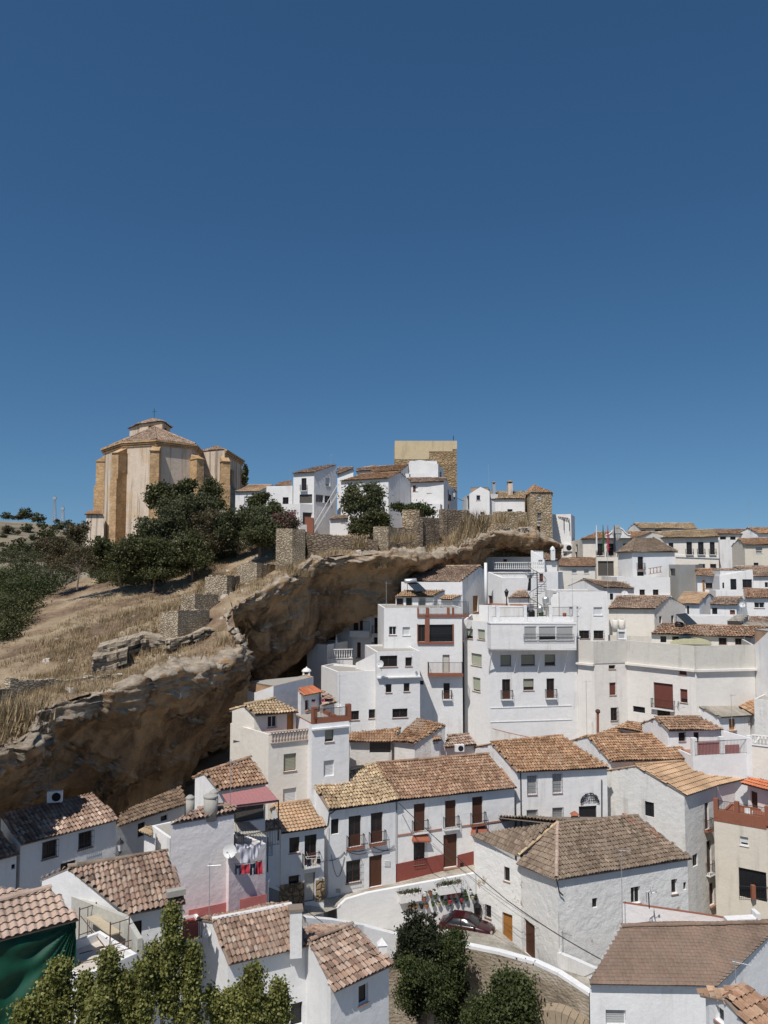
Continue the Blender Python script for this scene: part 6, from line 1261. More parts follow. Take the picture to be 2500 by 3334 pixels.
T('dense dark evergreen right of the lowest left one', [(950,960,109,140,115),(900,900,109,90,90)], 11000, .15, 'l_dark')
T('dark evergreen with drooping right side near the path', [(1130,900,111,120,110),(1210,950,110,55,60)], 9500, .15, 'l_dark')
T('brownish thin-leaved tree behind the dark evergreens', [(1300,770,119,110,120),(1250,720,120,80,60)], 7500, .16, 'l_brown')
T('olive-toned tree with visible trunk near the path', [(1430,760,118,110,110),(1480,690,119,70,50)], 7500, .16, 'l_olive')
T('yellow-green tree at the right end of the row', [(1555,740,118,90,90),(1580,810,117,70,60)], 6500, .16, 'l_green')
T('small dark leafy tree in front of the tan-roofed house', [(1545,615,128,45,35),(1575,590,128,25,25)], 2200, .18, 'l_dark')
T('low dark shrub at the foot of the castle houses', [(1640,660,125,35,35)], 1500, .16, 'l_green')
T('sparse twisted almond tree at left of the evergreens', [(470,930,108,110,70),(380,980,108,60,50),(540,1000,108,50,60)], 2600, .13, 'l_brown', trunk=.14, base=P(462,1118,107))
T('second sparse brown tree behind the twisted almond', [(340,880,116,90,60),(280,940,114,70,50)], 2800, .14, 'l_brown')
T('thin brown-green bush between almond and church annex', [(440,800,135,60,50),(500,770,137,35,40)], 1800, .2, 'l_brown')
def thicket(label, spots, n, size, mat, r=2.2, group=GH):
    els = []
    for x, y, s in spots:
        c_ = CUR; u, v = CUR[0]+x*CUR[2], CUR[1]+y*CUR[2]; crop('S'); p = hp_at(u, v, 50); globals()['CUR'] = c_
        if p is None: p = fh_at(x, y)
        if p is None: continue
        els.append((p+UP*r*s*.45, (r*s, r*s, r*s*.8)))
    b = els[0][0]-UP*1.0; t = thing('thicket', label, 'thicket', b, group); V, u = leaves(els, n, size, .45, .55); leafmesh('foliage', V, u, mat, t); m = MB()
    for c, rr in els: m.rod(c-UP*rr[2], c, .07, 5, .03); m.rod(c-UP*rr[2]*.6, c+Vector((rr[0]*.5,0,rr[2]*.3)), .05, 4, .02); m.rod(c-UP*rr[2]*.6, c+Vector((-rr[0]*.5,-.3,rr[2]*.35)), .05, 4, .02)
    m.build('stems', t, 'bark'); return t
thicket('upper fig thicket at the left edge, olive green', [(320,1080,1.1),(240,1060,1.2),(380,1110,.9),(160,1080,1.2),(80,1060,1.2),(20,1100,1.2),(290,1140,1.),(200,1140,1.2)], 16000, .16, 'l_olive', 2.6)
thicket('middle fig thicket at the left edge, dark green', [(120,1150,1.2),(40,1160,1.2),(300,1170,.9),(230,1200,1.),(160,1220,1.2),(80,1230,1.2),(0,1230,1.2),(-80,1200,1.2)], 18000, .15, 'l_green', 2.5)
thicket('lowest fig thicket running off the left edge, darkest green', [(170,1275,.9),(100,1300,1.),(40,1310,1.1),(-30,1300,1.2),(120,1350,.8),(40,1390,1.),(-40,1400,1.1),(20,1450,.8),(-60,1470,1.)], 20000, .13, 'l_dark', 2.1)
thicket('dark undergrowth filling the foot of the evergreens', [(590,1060,.9),(640,1085,.9),(700,1100,.9),(760,1105,.9),(830,1105,.9),(900,1095,.9),(960,1085,.9),(1020,1070,.9),(640,1020,1.2),(1090,1045,.9),(1180,1020,.8),(820,1060,1.2),(1240,1000,.7)], 26000, .14, 'l_dark', 2.1)
thicket('olive undergrowth between the path and the right-hand trees', [(1270,970,.9),(1350,950,.9),(1440,910,.8),(1520,880,.9),(1600,860,.9),(1300,880,1.1),(1400,850,1.1)], 14000, .14, 'l_olive', 2.)
thicket('brown scrub between the almond tree and the fig thickets', [(420,1070,.9),(350,1040,1.),(440,1000,1.),(520,1050,.8),(560,980,.9),(480,960,.9),(390,960,1.)], 12000, .13, 'l_brown', 2.1)
thicket('grey-green scrub below the church annex', [(300,960,1.),(220,980,1.2),(120,990,1.2),(40,1000,1.2),(380,900,1.1),(450,880,1.)], 14000, .17, 'l_olive', 3.0)
crop('C2')
T('pink-flowering oleander bush left of the brick-based house', [(300,815,117,90,75),(250,850,117,60,60),(350,850,117,50,60)], 8000, .13, 'l_pink', name='bush', cat='bush')
T('tall ragged eucalyptus in front of the long castle house', [(850,600,118,60,60),(980,610,118,75,70),(900,700,118,110,100),(800,680,118,50,80),(1010,720,118,60,90)], 9000, .17, 'l_eucal', clump=.4, bark='palebark', shell=.3)
T('dark round tree at the foot of the eucalyptus', [(960,830,116,110,85),(1050,840,116,60,70),(870,850,116,60,70)], 9000, .15, 'l_dark')
T('small round tree left of the flat-roofed castle house', [(85,670,128,45,35),(140,650,128,25,35)], 1800, .18, 'l_dark')
T('small dark tree below the flat-roofed castle house', [(225,735,124,40,40)], 1600, .18, 'l_dark')
T('yellow-green rounded tree beside the oleander', [(90,800,115,90,85),(150,870,114,80,80)], 7000, .16, 'l_olive'); T('dark evergreen at the right end of the slope trees', [(60,930,112,110,70),(150,920,112,60,70)], 6500, .15, 'l_dark')
T('grape vine spilling over a trellis on the old wall', [(1290,722,114,90,28),(1160,712,115,50,18),(1390,745,113,50,26)], 3600, .16, 'l_green', name='grape_vine', cat='vine', trunk=.06)
crop('C1')
T('slim dark cypress behind the church', [(1470,470,172,11,48),(1471,430,172,8,32),(1471,408,172,5,18)], 2600, .22, 'l_dark', name='cypress', clump=.18, shell=.2, limbs=False, sub=False)
# olives on the far hill
protos = []
for k in range(3):
    mt = ('l_olive','l_dark','l_brown')[k]; els = [(Vector((0,0,3.2)), (3.2,3.2,2.4)), (Vector((1.6,.5,2.4)), (2.2,2.2,1.6)), (Vector((-1.8,0,2.6)), (2,2,1.7))]; V, u = leaves(els, 1500, .42, .5, .4)
    protos.append((V, u, mt))
FS = [(35,700,30),(155,690,46),(110,708,26),(75,710,18),(230,716,42),(50,782,36),(162,772,34),(255,758,30),(280,805,58),(355,762,34),(405,748,30),(440,825,34),(110,885,62),(180,900,46),(150,975,34),(110,1020,30),(50,1040,26),(15,970,30),(30,920,36),(250,870,40),(330,840,34),(400,800,26),(20,820,22),(105,800,20),(200,830,26),(320,770,22),(70,930,34),(230,950,36),(470,790,28),(340,730,18),(430,760,22),(10,880,28),(210,1010,30)]
kinds = ['wide green','dark','brownish']
for i, (x, y, rr) in enumerate(FS):
    p = fh_at(x, y+rr*.55); k = (i*7 % 3) if rr < 45 else (0 if rr < 50 else 1); V, u, mt = protos[k]; s = rr*.5425/F*p.y/3.9
    where = 'on the skyline' if y < 735 else ('on the middle of' if y < 830 else 'low on')
    col = 'at far left' if x < 90 else ('left of centre' if x < 200 else ('right of centre' if x < 330 else 'near the church annex'))
    r = thing('olive_tree', f'{kinds[k]} olive tree {where} the distant slope {col}'.replace('on the skyline the distant slope','on the distant skyline'), 'tree', p, 'olive trees on the distant hill')
    r['label'] = r['label'] if i == 0 else r['label']
    a = random.uniform(0,6.28); Rm = np.array([[math.cos(a),-math.sin(a),0],[math.sin(a),math.cos(a),0],[0,0,1]]); leafmesh('crown', (V@Rm.T)*s+np.array(p)-np.array([0,0,.6*s]), u, mt, r)
    MB().rod(p-UP*.5, p+UP*2.5*s, .22*s, 5).build('trunk', r, 'bark')
# pylons
for x, y0, y1, lab in ((325,578,728,'taller lattice mast on the distant hill'),(375,640,730,'shorter lattice mast on the distant hill')):
    p = fh_at(x, y1); hgt = (P(x,y0,p.y).z-p.z); t = thing('lattice_mast', lab, 'mast', p, 'masts on the distant hill'); m = MB(); w_ = .9
    for sx in (-1,1):
        for sy in (-1,1): m.rod(p+Vector((sx*w_,sy*w_,-1)), p+Vector((sx*.25,sy*.25,hgt)), .13)
    for k in range(12): f = k/12; a = w_*(1-f)+.25*f; z = hgt*f; g_ = w_*(1-(k+1)/12)+.25*(k+1)/12; m.rod(p+Vector((-a,-a,z)), p+Vector((g_,-g_,hgt*(k+1)/12)), .07).rod(p+Vector((a,-a,z)), p+Vector((-g_,-g_,hgt*(k+1)/12)), .07)
    m.box(p+Vector((-.8,-.5,hgt-2)), (1.6,0,0), (0,1,0), (0,0,1.2)); m.build('lattice', t, 'metal')
# poplars in the foreground
GPp = 'poplars at the bottom edge'
def poplar(label, stems, n, Y, size=.085, **k):
    els = []; base = None
    tw = []
    for (x0, y0, x1, y1, w) in stems:          # base, tip, half width: feathery side branches all the way up
        a = P(x0, y0, Y); b = P(x1, y1, Y); L_ = (b-a).length; ww = w*CUR[2]/F*Y
        for j in range(int(L_/.11)):
            t = (j+random.random())/int(L_/.11); q = a.lerp(b, t); an = random.uniform(0,6.28); reach = ww*(.14+.74*math.sin(math.pi*min(1,t*.8+.2))**.8)*(1-.55*t*t)*random.uniform(.45,1.15)
            e_ = q + Vector((math.cos(an)*reach*.8, math.sin(an)*reach*.8, reach*random.uniform(.9,1.6)))*(1 if t < .93 else .4); tw.append((q, e_))
            for s_ in (.35,.6,.82,1.): els.append((q.lerp(e_, s_)+Vector((0,0,-.02)), (.11+.05*s_,.11+.05*s_,.16)))
    x0, y0 = stems[0][:2]; base = P(x0, y0+250, Y); base.z -= 3
    r = thing('poplar', label, 'tree', base, GPp); V, u = leaves(els, int(n*.95), size*.66, .13, .1, .8, 4); leafmesh('crown', V, u, 'l_poplar', r); m = MB()
    for (x0, y0, x1, y1, w) in stems:
        a = P(x0, y0+60, Y); b = P(x1, y1+15, Y); m.rod(base.lerp(a,0), a, .12, 7, .06).rod(a, b, .05, 6, .012)
    for q, e_ in tw[::2]: m.rod(q, e_, .012, 3, .004)
    m.build('trunk', r, 'palebark'); return r
crop('E1')
poplar('tallest poplar with its tip beside the tiled eave', [(1450,2150,1425,1165,150),(1600,2150,1590,1480,80),(1330,1900,1262,1480,60)], 21000, 30.5)
poplar('poplar with a thin tip in front of the scaffolding terrace', [(930,2150,905,1530,120),(1060,2150,1040,1720,80)], 15000, 30)
poplar('poplar in front of the lower corner of the green tarpaulin', [(480,2200,500,1620,130),(330,2200,400,1800,90)], 14000, 29.5)
poplar('low poplar top between the two taller ones', [(1190,2200,1180,1620,75),(700,2200,715,1720,60)], 9000, 29.8)
poplar('short poplar top at the bottom left', [(180,2300,220,1960,110),(820,2200,830,1880,90)], 9000, 29)
crop('F2')
poplar('poplar in front of the square-chimney house window', [(700,960,690,560,85),(620,960,600,680,50)], 11000, 31)
poplar('poplar top right of the window, before the dark doorway', [(850,960,840,640,65),(770,950,770,740,45)], 7000, 31)
poplar('small poplar top left of the square-chimney house window', [(480,960,440,690,50),(540,960,535,710,35)], 6000, 31)
# dark tree with ivy, and the bush
crop('F3')
els = [ell(*e) for e in ((690,580,52,34,120),(770,620,52,45,110),(850,580,52,36,110),(735,530,52,17,70),(800,540,52,15,65),(852,500,52,13,50),(690,500,52,12,50),(760,760,52,150,140),(640,820,52,80,150),(880,760,52,120,120),(820,950,52,210,160),(760,1150,52,190,180),(950,1150,52,140,200),(580,900,52,40,110))]
tree('tall dark many-spired tree wrapped in ivy, hiding the tail of the car', els[:7] + subells(els[7:], 7, .42), 42000, .085, 'l_black', trunk=.35, clump=.14, shell=.4, group=None,
  extra=(([ell(*e) for e in ((1010,820,50.8,85,150),(1040,720,51,45,60),(680,960,50.5,75,90),(900,1130,50.2,100,130),(640,1150,50.8,60,120),(1000,1000,50.8,80,120),(800,1000,50.2,90,60),(930,1290,50.4,40,90))], 20000, .075, .2, .5), 'l_green'))
tree('bright-leaved bushy tree in front of the stone bridge', [ell(*e) for e in ((1440,1150,48.5,110,120),(1530,1180,48.5,85,130),(1400,1060,48.5,45,70),(1480,1290,48.5,120,100))], 15000, .10, 'l_green', trunk=.15, clump=.3, group=None)
tree('lower leafy bush left of the bushy tree at the bottom', [ell(*e) for e in ((1240,1290,48.5,90,80),(1170,1340,48.8,60,70))], 7000, .08, 'l_green', trunk=.1, clump=.25, group=None, name='bush', cat='bush')
# ================================================================ things in the street and on the walls
CROPS['G1'] = (1300,2880,.18083)
crop('G1')
def onwall(x, y, out=0.): return hit(x, y, wt[2], wnrm) + wnrm*out
ords = 'first second third fourth fifth sixth seventh eighth ninth tenth eleventh twelfth'.split()
rows_ = [[(455,160,'plaster','dark'),(540,150,'terracotta','brown'),(620,135,'plaster','dark'),(755,205,'black','green'),(868,190,'clothred','red'),(960,180,'terracotta','brown'),(1055,155,'terracotta','brown'),(1165,150,'leafpot','green'),(1260,130,'plaster','dark')],
 [(435,260,'terracotta','brown'),(628,215,'leafpot','green'),(1110,210,'clothnavy','green'),(1300,225,'yellowsheet','green'),(1358,238,'black','green')],
 [(895,300,'clothred','red'),(1005,290,'clothnavy','green'),(1100,272,'clothred','brown'),(1190,255,'leafpot','green'),(820,320,'leafpot','green')],
 [(175,410,'orangewood','brown'),(278,395,'orangewood','green'),(385,390,'black','green'),(478,385,'terracotta','green'),(590,345,'leafpot','green'),(695,345,'yellowsheet','brown')]]
cn = {'plaster':'white','terracotta':'terracotta','black':'black','clothred':'red','leafpot':'green','clothnavy':'navy','yellowsheet':'yellow','orangewood':'orange'}
lm = {'dark':'l_dark','brown':'l_brown','green':'l_green','red':'l_pink'}
for ri, rw in enumerate(rows_):
    for k, (x, y, pm, lf_) in enumerate(sorted(rw)):
        p = onwall(x, y+22, .2); t = thing('flower_pot', f'{cn[pm]} pot, {ords[k]} from left in the {["top","upper middle","lower middle","bottom"][ri]} row on the white wall', 'flower pot', p, 'flower pots hung on the white wall')
        MB().lathe(p, [(.10,0),(.15,.22),(.17,.26),(.16,.27)], 9).build('pot', t, pm); V, u = leaves([(p+UP*.30, (.11,.11,.09))], 60, .05, .04, .3); leafmesh('plant', V, u, lm[lf_], t)
        if ri in (0,2) and k % 2: V, u = leaves([(p-UP*.1+wnrm*.03, (.08,.06,.2))], 36, .05, .04, .2); leafmesh('trailing_leaves', V, u, 'l_green', t)
def planter(label, x0, y0, x1, y1, h):
    crop('E3'); a = hit(x0,y0,wt[2],wnrm); b = hit(x1,y1,wt[2],wnrm); t = thing('planter', label, 'planter', (a+b)/2, 'white planter boxes on the wall'); a.z = b.z = max(a.z,b.z); MB().box(a+wnrm*.004-UP*h, V2(b-a), wnrm*.45, UP*h).build('box', t, 'plaster')
    for k in range(7): V, u = leaves([(a.lerp(b,(k+.5)/7)+wnrm*.22+UP*random.uniform(.06,.14), (.24,.13,random.uniform(.06,.14)))], 120, .05, .10, .3); leafmesh('plant', V, u, 'l_eucal' if k % 3 else 'l_brown', t)
    return t
planter('planter box with dry shrubs, left one on the white wall', 988, 902, 1140, 880, .62); planter('planter box with dry shrubs, right one on the white wall', 1268, 845, 1422, 822, .62)
# litter bin, small rail
crop('F3'); p = wp_(1190,598)-Vector((0,.5,0)); t = thing('litter_bin', 'black litter bin beside the white flower wall', 'litter bin', p); MB().rod(p, p+UP*.9, .05, 6).build('post', t, 'iron'); MB().lathe(p+UP*.75, [(.26,0),(.3,.6),(.33,.7),(.25,.85)], 12).build('bin', t, 'black')
# ---- car
def car():
    crop('F3'); g = P(1217,746,60.0); fwd = Vector((.95,-.30,0)).normalized(); sd = Vector((fwd.y,-fwd.x,0)); sd = sd if sd.y < 0 else -sd      # sd points to the camera side
    o = g - fwd*3.25 - sd*.86; root = thing('parked_car', 'dark red four-door car parked beside the white flower wall', 'car', o)
    m_, nt, b_ = newmat('carpaint'); b_.inputs['Base Color'].default_value = (.035,.005,.007,1); b_.inputs['Roughness'].default_value = .28; b_.inputs['Coat Weight'].default_value = .3; b_.inputs['Coat Roughness'].default_value = .08
    newmat('tyre')[2].inputs['Base Color'].default_value = (.02,.02,.02,1)
    # stations along the car: x, half width at sill, belt half width, sill z, belt z
    st = [(-.05,.60,.55,.42,.70),(.05,.74,.70,.30,.86),(.35,.82,.78,.22,.96),(.9,.85,.82,.20,.98),(1.6,.86,.84,.20,.97),(2.4,.86,.84,.20,.95),(3.0,.86,.82,.20,.92),(3.5,.85,.78,.22,.85),(3.9,.80,.70,.26,.74),(4.12,.66,.58,.34,.60),(4.16,.60,.54,.38,.54)]
    V = []; Fc = []; K = 10
    for x, ws, wb, zs, zb_ in st:
        pr = [(-ws*.9,zs),(-ws,zs+.12),(-ws*1.01,(zs+zb_)/2),(-wb,zb_-.05),(-wb*.86,zb_),(wb*.86,zb_),(wb,zb_-.05),(ws*1.01,(zs+zb_)/2),(ws,zs+.12),(ws*.9,zs)]
        V += [tuple(o+fwd*x+sd*y+UP*z) for y, z in pr]
    for i in range(len(st)-1):
        for j in range(K): k = (j+1)%K; Fc.append((i*K+j, i*K+k, (i+1)*K+k, (i+1)*K+j))
    Fc.append(tuple(range(K))[::-1]); Fc.append(tuple((len(st)-1)*K+j for j in range(K)))
    me = bpy.data.meshes.new('body'); me.from_pydata(V, [], Fc); me.materials.append(MATS['carpaint']); me.polygons.foreach_set('use_smooth', [True]*len(Fc)); b = link('body', me, root)
    gh = [(.35,.74,.96),(.75,.62,1.30),(1.15,.60,1.40),(1.9,.60,1.44),(2.35,.60,1.38),(3.05,.72,.95)]
    V = []; Fc = []
    for x, w_, z in gh: V += [tuple(o+fwd*x+sd*y+UP*zz) for y, zz in ((-.80,.93),(-w_,z-.04),(-w_*.85,z),(w_*.85,z),(w_,z-.04),(.80,.93))]
    for i in range(5):
        for j in range(5): Fc.append((i*6+j, i*6+j+1, (i+1)*6+j+1, (i+1)*6+j))
    me = bpy.data.meshes.new('windows'); me.from_pydata(V, [], Fc); me.materials.append(MATS['glass']); me.polygons.foreach_set('use_smooth', [True]*len(Fc)); link('windows', me, root)
    m = MB()                                                       # roof skin and pillars
    R_ = [(1.02,.61,1.385),(1.2,.62,1.415),(1.9,.62,1.455),(2.25,.61,1.41)]
    for (x0,w0,z0),(x1,w1,z1) in zip(R_, R_[1:]): m.face([o+fwd*x0-sd*w0*.98+UP*z0, o+fwd*x1-sd*w1*.98+UP*z1, o+fwd*x1+sd*w1*.98+UP*z1, o+fwd*x0+sd*w0*.98+UP*z0])
    for s in (-1,1):
        m.rod(o+fwd*2.27+sd*s*.61+UP*1.40, o+fwd*3.08+sd*s*.77+UP*.93, .035, 5); m.rod(o+fwd*1.72+sd*s*.62+UP*1.41, o+fwd*1.70+sd*s*.81+UP*.94, .035, 5); m.rod(o+fwd*1.02+sd*s*.62+UP*1.37, o+fwd*.55+sd*s*.79+UP*.95, .07, 5); m.rod(o+fwd*1.0+sd*s*.62+UP*1.38, o+fwd*2.27+sd*s*.62+UP*1.40, .03, 5)
    m.build('roof', root, 'carpaint')
    for x in (.72, 3.25):
        for s in (-1,1):
            c = o+fwd*x+sd*s*.70+UP*.31; wv = MB().lathe(c, [(.2,0),(.31,.01),(.32,.06),(.32,.15),(.30,.19),(.22,.195)], 22, sd*s).build('wheel', root, 'tyre'); m = MB().lathe(c+sd*s*.19, [(.225,0),(.215,.012)], 20, sd*s); m.build('rim_dish', wv, 'clothblack'); m = MB()
            for k in range(5): a = k*1.2566; d = fwd*math.cos(a)+UP*math.sin(a); q = d.cross(sd)*.035; m.box(c+sd*s*.205-q, q*2, d*.2, sd*s*.01)
            m.lathe(c+sd*s*.203, [(.05,0),(.04,.02)], 10, sd*s); 
            for k in range(20): a, a2 = k*.3142, (k+1)*.3142; m.rod(c+sd*s*.2+(fwd*math.cos(a)+UP*math.sin(a))*.205, c+sd*s*.2+(fwd*math.cos(a2)+UP*math.sin(a2))*.205, .015)
            m.build('rim', wv, 'metal')
    for s in (-1,1):
        MB().box(o+fwd*3.98+sd*s*.56-sd*.13+UP*.56, fwd*.14, sd*.26, UP*.12).build('headlight', root, 'metal'); MB().box(o+fwd*2.75+sd*s*.86+UP*.93-sd*.04, fwd*.12, sd*s*.2, UP*.12).build('wing_mirror', root, 'carpaint'); MB().box(o+fwd*.0+sd*s*.6-sd*.1+UP*.66, fwd*.08, sd*.2, UP*.14).build('tail_light', root, 'clothred'); MB().box(o+fwd*3.02+sd*s*.865+UP*.62, fwd*.08, sd*s*.012, UP*.03).build('indicator', root, 'metal')
    m = MB()
    for x in (1.0,1.72,2.75):
        m.rod(o+fwd*x+sd*.872+UP*.30, o+fwd*x+sd*.845+UP*.93, .006)
    m.build('door_gaps', root, 'black'); m = MB().box(o+fwd*1.45+sd*.868+UP*.78, fwd*.14, sd*.02, UP*.025).box(o+fwd*2.45+sd*.868+UP*.78, fwd*.14, sd*.02, UP*.025); m.build('door_handle', root, 'carpaint')
car()
# ---- laundry
def cloth(label, x0, y0, x1, y1, yb, Y0_, Y1_, mat, taper=.0, name='garment', legs=False):
    if Y0_ < 52: Y0_ -= 2.6; Y1_ -= 2.6
    a = P(x0,y0,Y0_); b = P(x1,y1,Y1_); H_ = a.z-P(x0,yb,Y0_).z; V = []; Fc = []; NX_, NZ_ = 10, 8; e = V2(b-a).normalized(); n = Vector((e.y,-e.x,0)); ph = random.random()*6
    for j in range(NZ_+1):
        for i in range(NX_+1): s = i/NX_; t = j/NZ_; s2 = .5+(s-.5)*(1-taper*t); V.append(tuple(a.lerp(b,s2)-UP*(t*H_+.05*math.sin(s*math.pi)*(1-t)) + n*(.05*math.sin(s*11+ph)*(.3+t)+.03*math.sin(t*6+s*4))))
    for j in range(NZ_):
        for i in range(NX_):
            if legs and j > 2 and i in (4,5): continue
            k = j*(NX_+1)+i; Fc.append((k,k+1,k+NX_+2,k+NX_+1))
    me = bpy.data.meshes.new(name); me.from_pydata(V, [], Fc); me.materials.append(MATS[mat]); me.polygons.foreach_set('use_smooth', [True]*len(Fc)); return tag(link(name, me), label, 'clothes', 'washing hung out to dry')
crop('E2')
cloth('white shirt at the left end of the upper washing line', 503,1648,600,1650,1735,49.6,49.8,'clothwhite',.2); cloth('large white sheet hanging in the middle of the washing', 540,1690,662,1680,1848,49.2,49.6,'clothwhite',.15); cloth('long white vest right of the large sheet', 662,1665,735,1640,1800,49.7,50,'clothwhite',.1); cloth('thin pinkish towel at the right end of the upper line', 700,1650,768,1605,1710,50.2,50.5,'clothwhite',0); cloth('small white cloth behind the large sheet', 600,1655,660,1650,1690,49.9,50,'clothwhite',.1)
cloth('dark navy shorts on the lower line', 497,1850,556,1855,1950,48.8,49,'clothnavy',-.1,legs=True); cloth('bright red t-shirt on the lower line', 560,1850,641,1845,1945,49,49.2,'clothpink' if 0 else 'clothred',-.05); cloth('navy trousers on the lower line', 645,1842,702,1832,1962,49.3,49.4,'clothnavy',.0,legs=True); cloth('dark red trousers at the right of the lower line', 703,1822,766,1812,1955,49.5,49.7,'clothred',0)
wire('upper washing line below the corrugated canopy', [P(495,1640,47), P(770,1600,47.9)], .08, .012, 'washing lines'); wire('lower washing line with red and navy clothes', [P(480,1848,46.1), P(768,1808,47.1)], .05, .012, 'washing lines')
cloth('black top on the line of the small penthouse', 1250,228,1288,226,255,67.2,67.4,'clothblack'); cloth('small pink cloth under the black top', 1265,252,1283,252,268,67.2,67.3,'clothpink'); cloth('bright pink cloth before the small old roof', 1352,222,1374,220,257,67.6,67.8,'clothpink'); cloth('black clothes beside the bright pink cloth', 1376,222,1460,218,255,67.8,68.2,'clothblack')
crop('E3'); cloth('navy trousers on the balcony clothes rack', 332,650,357,650,708,56.9,57.1,'clothnavy'); cloth('tan shirt on the balcony clothes rack', 360,648,398,645,702,57.2,57.4,'clothtan'); cloth('black and yellow top on the balcony clothes rack', 400,640,428,637,692,57.5,57.7,'clothblack')
t = thing('clothes_rack', 'white folding clothes rack hooked on the street balcony', 'clothes rack', P(380,640,57.3)); MB().line([P(320,640,56.8), P(425,628,57.6), P(430,650,57.2), P(330,655,56.6), P(320,640,56.8)], .015).rod(P(325,605,56.8), P(345,655,57), .015).build('rack', t, 'plaster')
# ---- street lamps
def lantern(label, x, y, Y, s=1., side=-1, n=Vector((0,1,0))):
    p = P(x, y, Y); t = thing('wall_lantern', label, 'lantern', p, 'wall lanterns'); m = MB().lathe(p, [(.03,-.45*s),(.10*s,-.34*s),(.11*s,-.3*s)], 6); m.lathe(p, [(.24*s,.14*s),(.14*s,.26*s),(.05*s,.34*s),(.03*s,.44*s)], 6); m.build('cap', t, 'iron'); MB().lathe(p, [(.11*s,-.3*s),(.20*s,.13*s)], 6).build('glass', t, 'dish'); MB().line([p-UP*.45*s, p-UP*.6*s+n*.15*s, p-UP*.5*s+n*.55*s], .025).build('bracket', t, 'iron')
crop('E3'); lantern('wall lantern between the balconies of the brown-tiled street house', 1265, 370, 66.3, 1.1, n=s2['n']); crop('E1'); lantern('wall lantern at the corner of the house under the rock', 1000, 645, 51.4, 1.1, n=Vector((-.8,.3,0))); crop('C3'); lantern('wall lantern on the balconied castle house', 263, 690, 138, 2., n=Vector((-.9,.1,0)))
crop('D3'); p = P(600,430,91); t = thing('street_lamp', 'old lantern lamp post on the terrace left of the tiny hipped roof', 'street lamp', p); MB().rod(p-UP*2.2, p, .06).build('post', t, 'iron'); MB().lathe(p, [(.13,0),(.25,.55),(.3,.58),(.15,.75),(.03,.95)], 6).build('lantern', t, 'iron')
# ---- aerials, dishes, cables
crop('F4')
antenna('tall dark mast with aerial in front of the hipped house window', P(735,515,49.5), 4.7, (1,-.1,0), n=7); antenna('thin aerial leaning at the corner of the hipped house', P(332,600,55.0), 1.8, (1,.1,0)); antenna('aerial with orange amplifier above the bottom right roof', P(1455,915,34), 1.25, (1,-.3,-.1), n=8)
m = MB().rod(P(905,405,48.5), P(900,305,48.5), .035); t = satdish('satellite dish seen edge-on on a mast above the rusty coping', P(912,290,48.4), .45, (.96,-.25,.1)); m.build('mast', t, 'iron')
crop('F2'); antenna('aerial in front of the pink wall above the red railing', P(424,300,44.5), 3.4, (1,.1,.02)); satdish('round white dish beside the tile edge of the square-chimney house', P(415,342,42.6), .45)
crop('E2'); satdish('round white dish on the pink wall beside the washing', P(450,1720,47.3), .75, (-.15,-.95,.35)); antenna('bare aerial rising before the red awning', P(450,1300,49), 3, (.9,-.5,-.05)); satdish('pale dish on the brick-edged roof terrace', P(1520,280,68), .45, (-.3,-.95,.2)); antenna('aerial on the brick-edged roof terrace', P(1525,330,67.5), 3.0, (1,.2,0)); crop('D2'); antenna('fallen-looking aerial against the blank grey-white wall', P(430,1330,77.5), 1.8, (1,.1,0)); satdish('white dish at the corner of the jutting upper storey', P(798,1000,78.4), .68, (-.35,-.9,.25)); satdish('tiny white sensor dish on the jutting upper storey', P(1078,922,79), .22); antenna('aerial at the left corner of the loggia house roof', P(850,490,84.6), 2.8, (1,.3,-.1))
crop('D4'); satdish('tall grey dish seen from the side before the brown shutters', P(905,1020,77), .95, (.85,-.5,.1)); antenna('slender pole aerial in front of the cream building', P(155,1265,80), 5.6, (.3,.1,0), n=1); antenna('aerial above the small white terrace door', P(1360,1200,74), 3.2, (1,.2,0)); antenna('aerial on the mottled tile roof at the right', P(1462,435,84.5), 4.5, (.5,.2,0), n=3)
p = P(245,1240,80.5); t = thing('flue', 'tall rusty brown flue pipe against the cream building', 'flue', p); MB().rod(p, P(245,1070,80.5), .13, 8).build('pipe', t, 'brickred'); MB().lathe(P(245,1075,80.5), [(.2,0),(.26,.12),(.22,.3),(.05,.4)], 10).build('cowl', t, 'rust')
crop('C4'); antenna('tall aerial on the highest long house', P(535,275,152), 4.5, (.6,.2,0), n=3); antenna('aerial standing out against the sky at far right', P(1512,305,139), 4.8, (1,.2,.1), n=5); satdish('white dish on the pale gable house', P(468,852,94.5), .72); satdish('white dish on the gable of the grey-brown tiled house', P(1443,945,94), .62); antenna('aerial on the plain block with shuttered windows', P(37,960,86.5), 3.2, (1,.2,0), n=4); antenna('thin pole aerial on the pale gable house', P(330,860,95), 6, (.5,.2,0), n=3)
crop('C2'); antenna('aerial on the sloping roof of the tall castle house', P(657,385,131), 1.8, (1,.2,.1), n=4); antenna('small aerial left of the tall castle house', P(340,510,134), 2, (1,.2,0), n=4); crop('C3'); antenna('thin vertical rod aerial beside the gabled house', P(633,660,133), 5, (.1,.1,0), n=1)
crop('E3'); c0 = P(945,245,61.0+3.0); crop('F4'); c1_ = P(0,352,54.5); c2_ = P(598,728,50)
wire('thick black cable crossing the street to the plain brown roof', [s1['e1']-UP*.2-s1['n']*.1, c1_, c2_], .15, .035); crop('F3'); wire('thin double cable below the thick one', [P(840,0,64.5), P(1659,600,58)], .25, .015); wire('thin cable running beside the thick black one', [P(850,-10,64.6), P(1659,640,57.8)], .35, .012)
crop('F2'); wire('thin black cable above the bottom centre roofs', [P(832,62,56), P(1190,335,44), P(1440,490,41)], .15, .022)
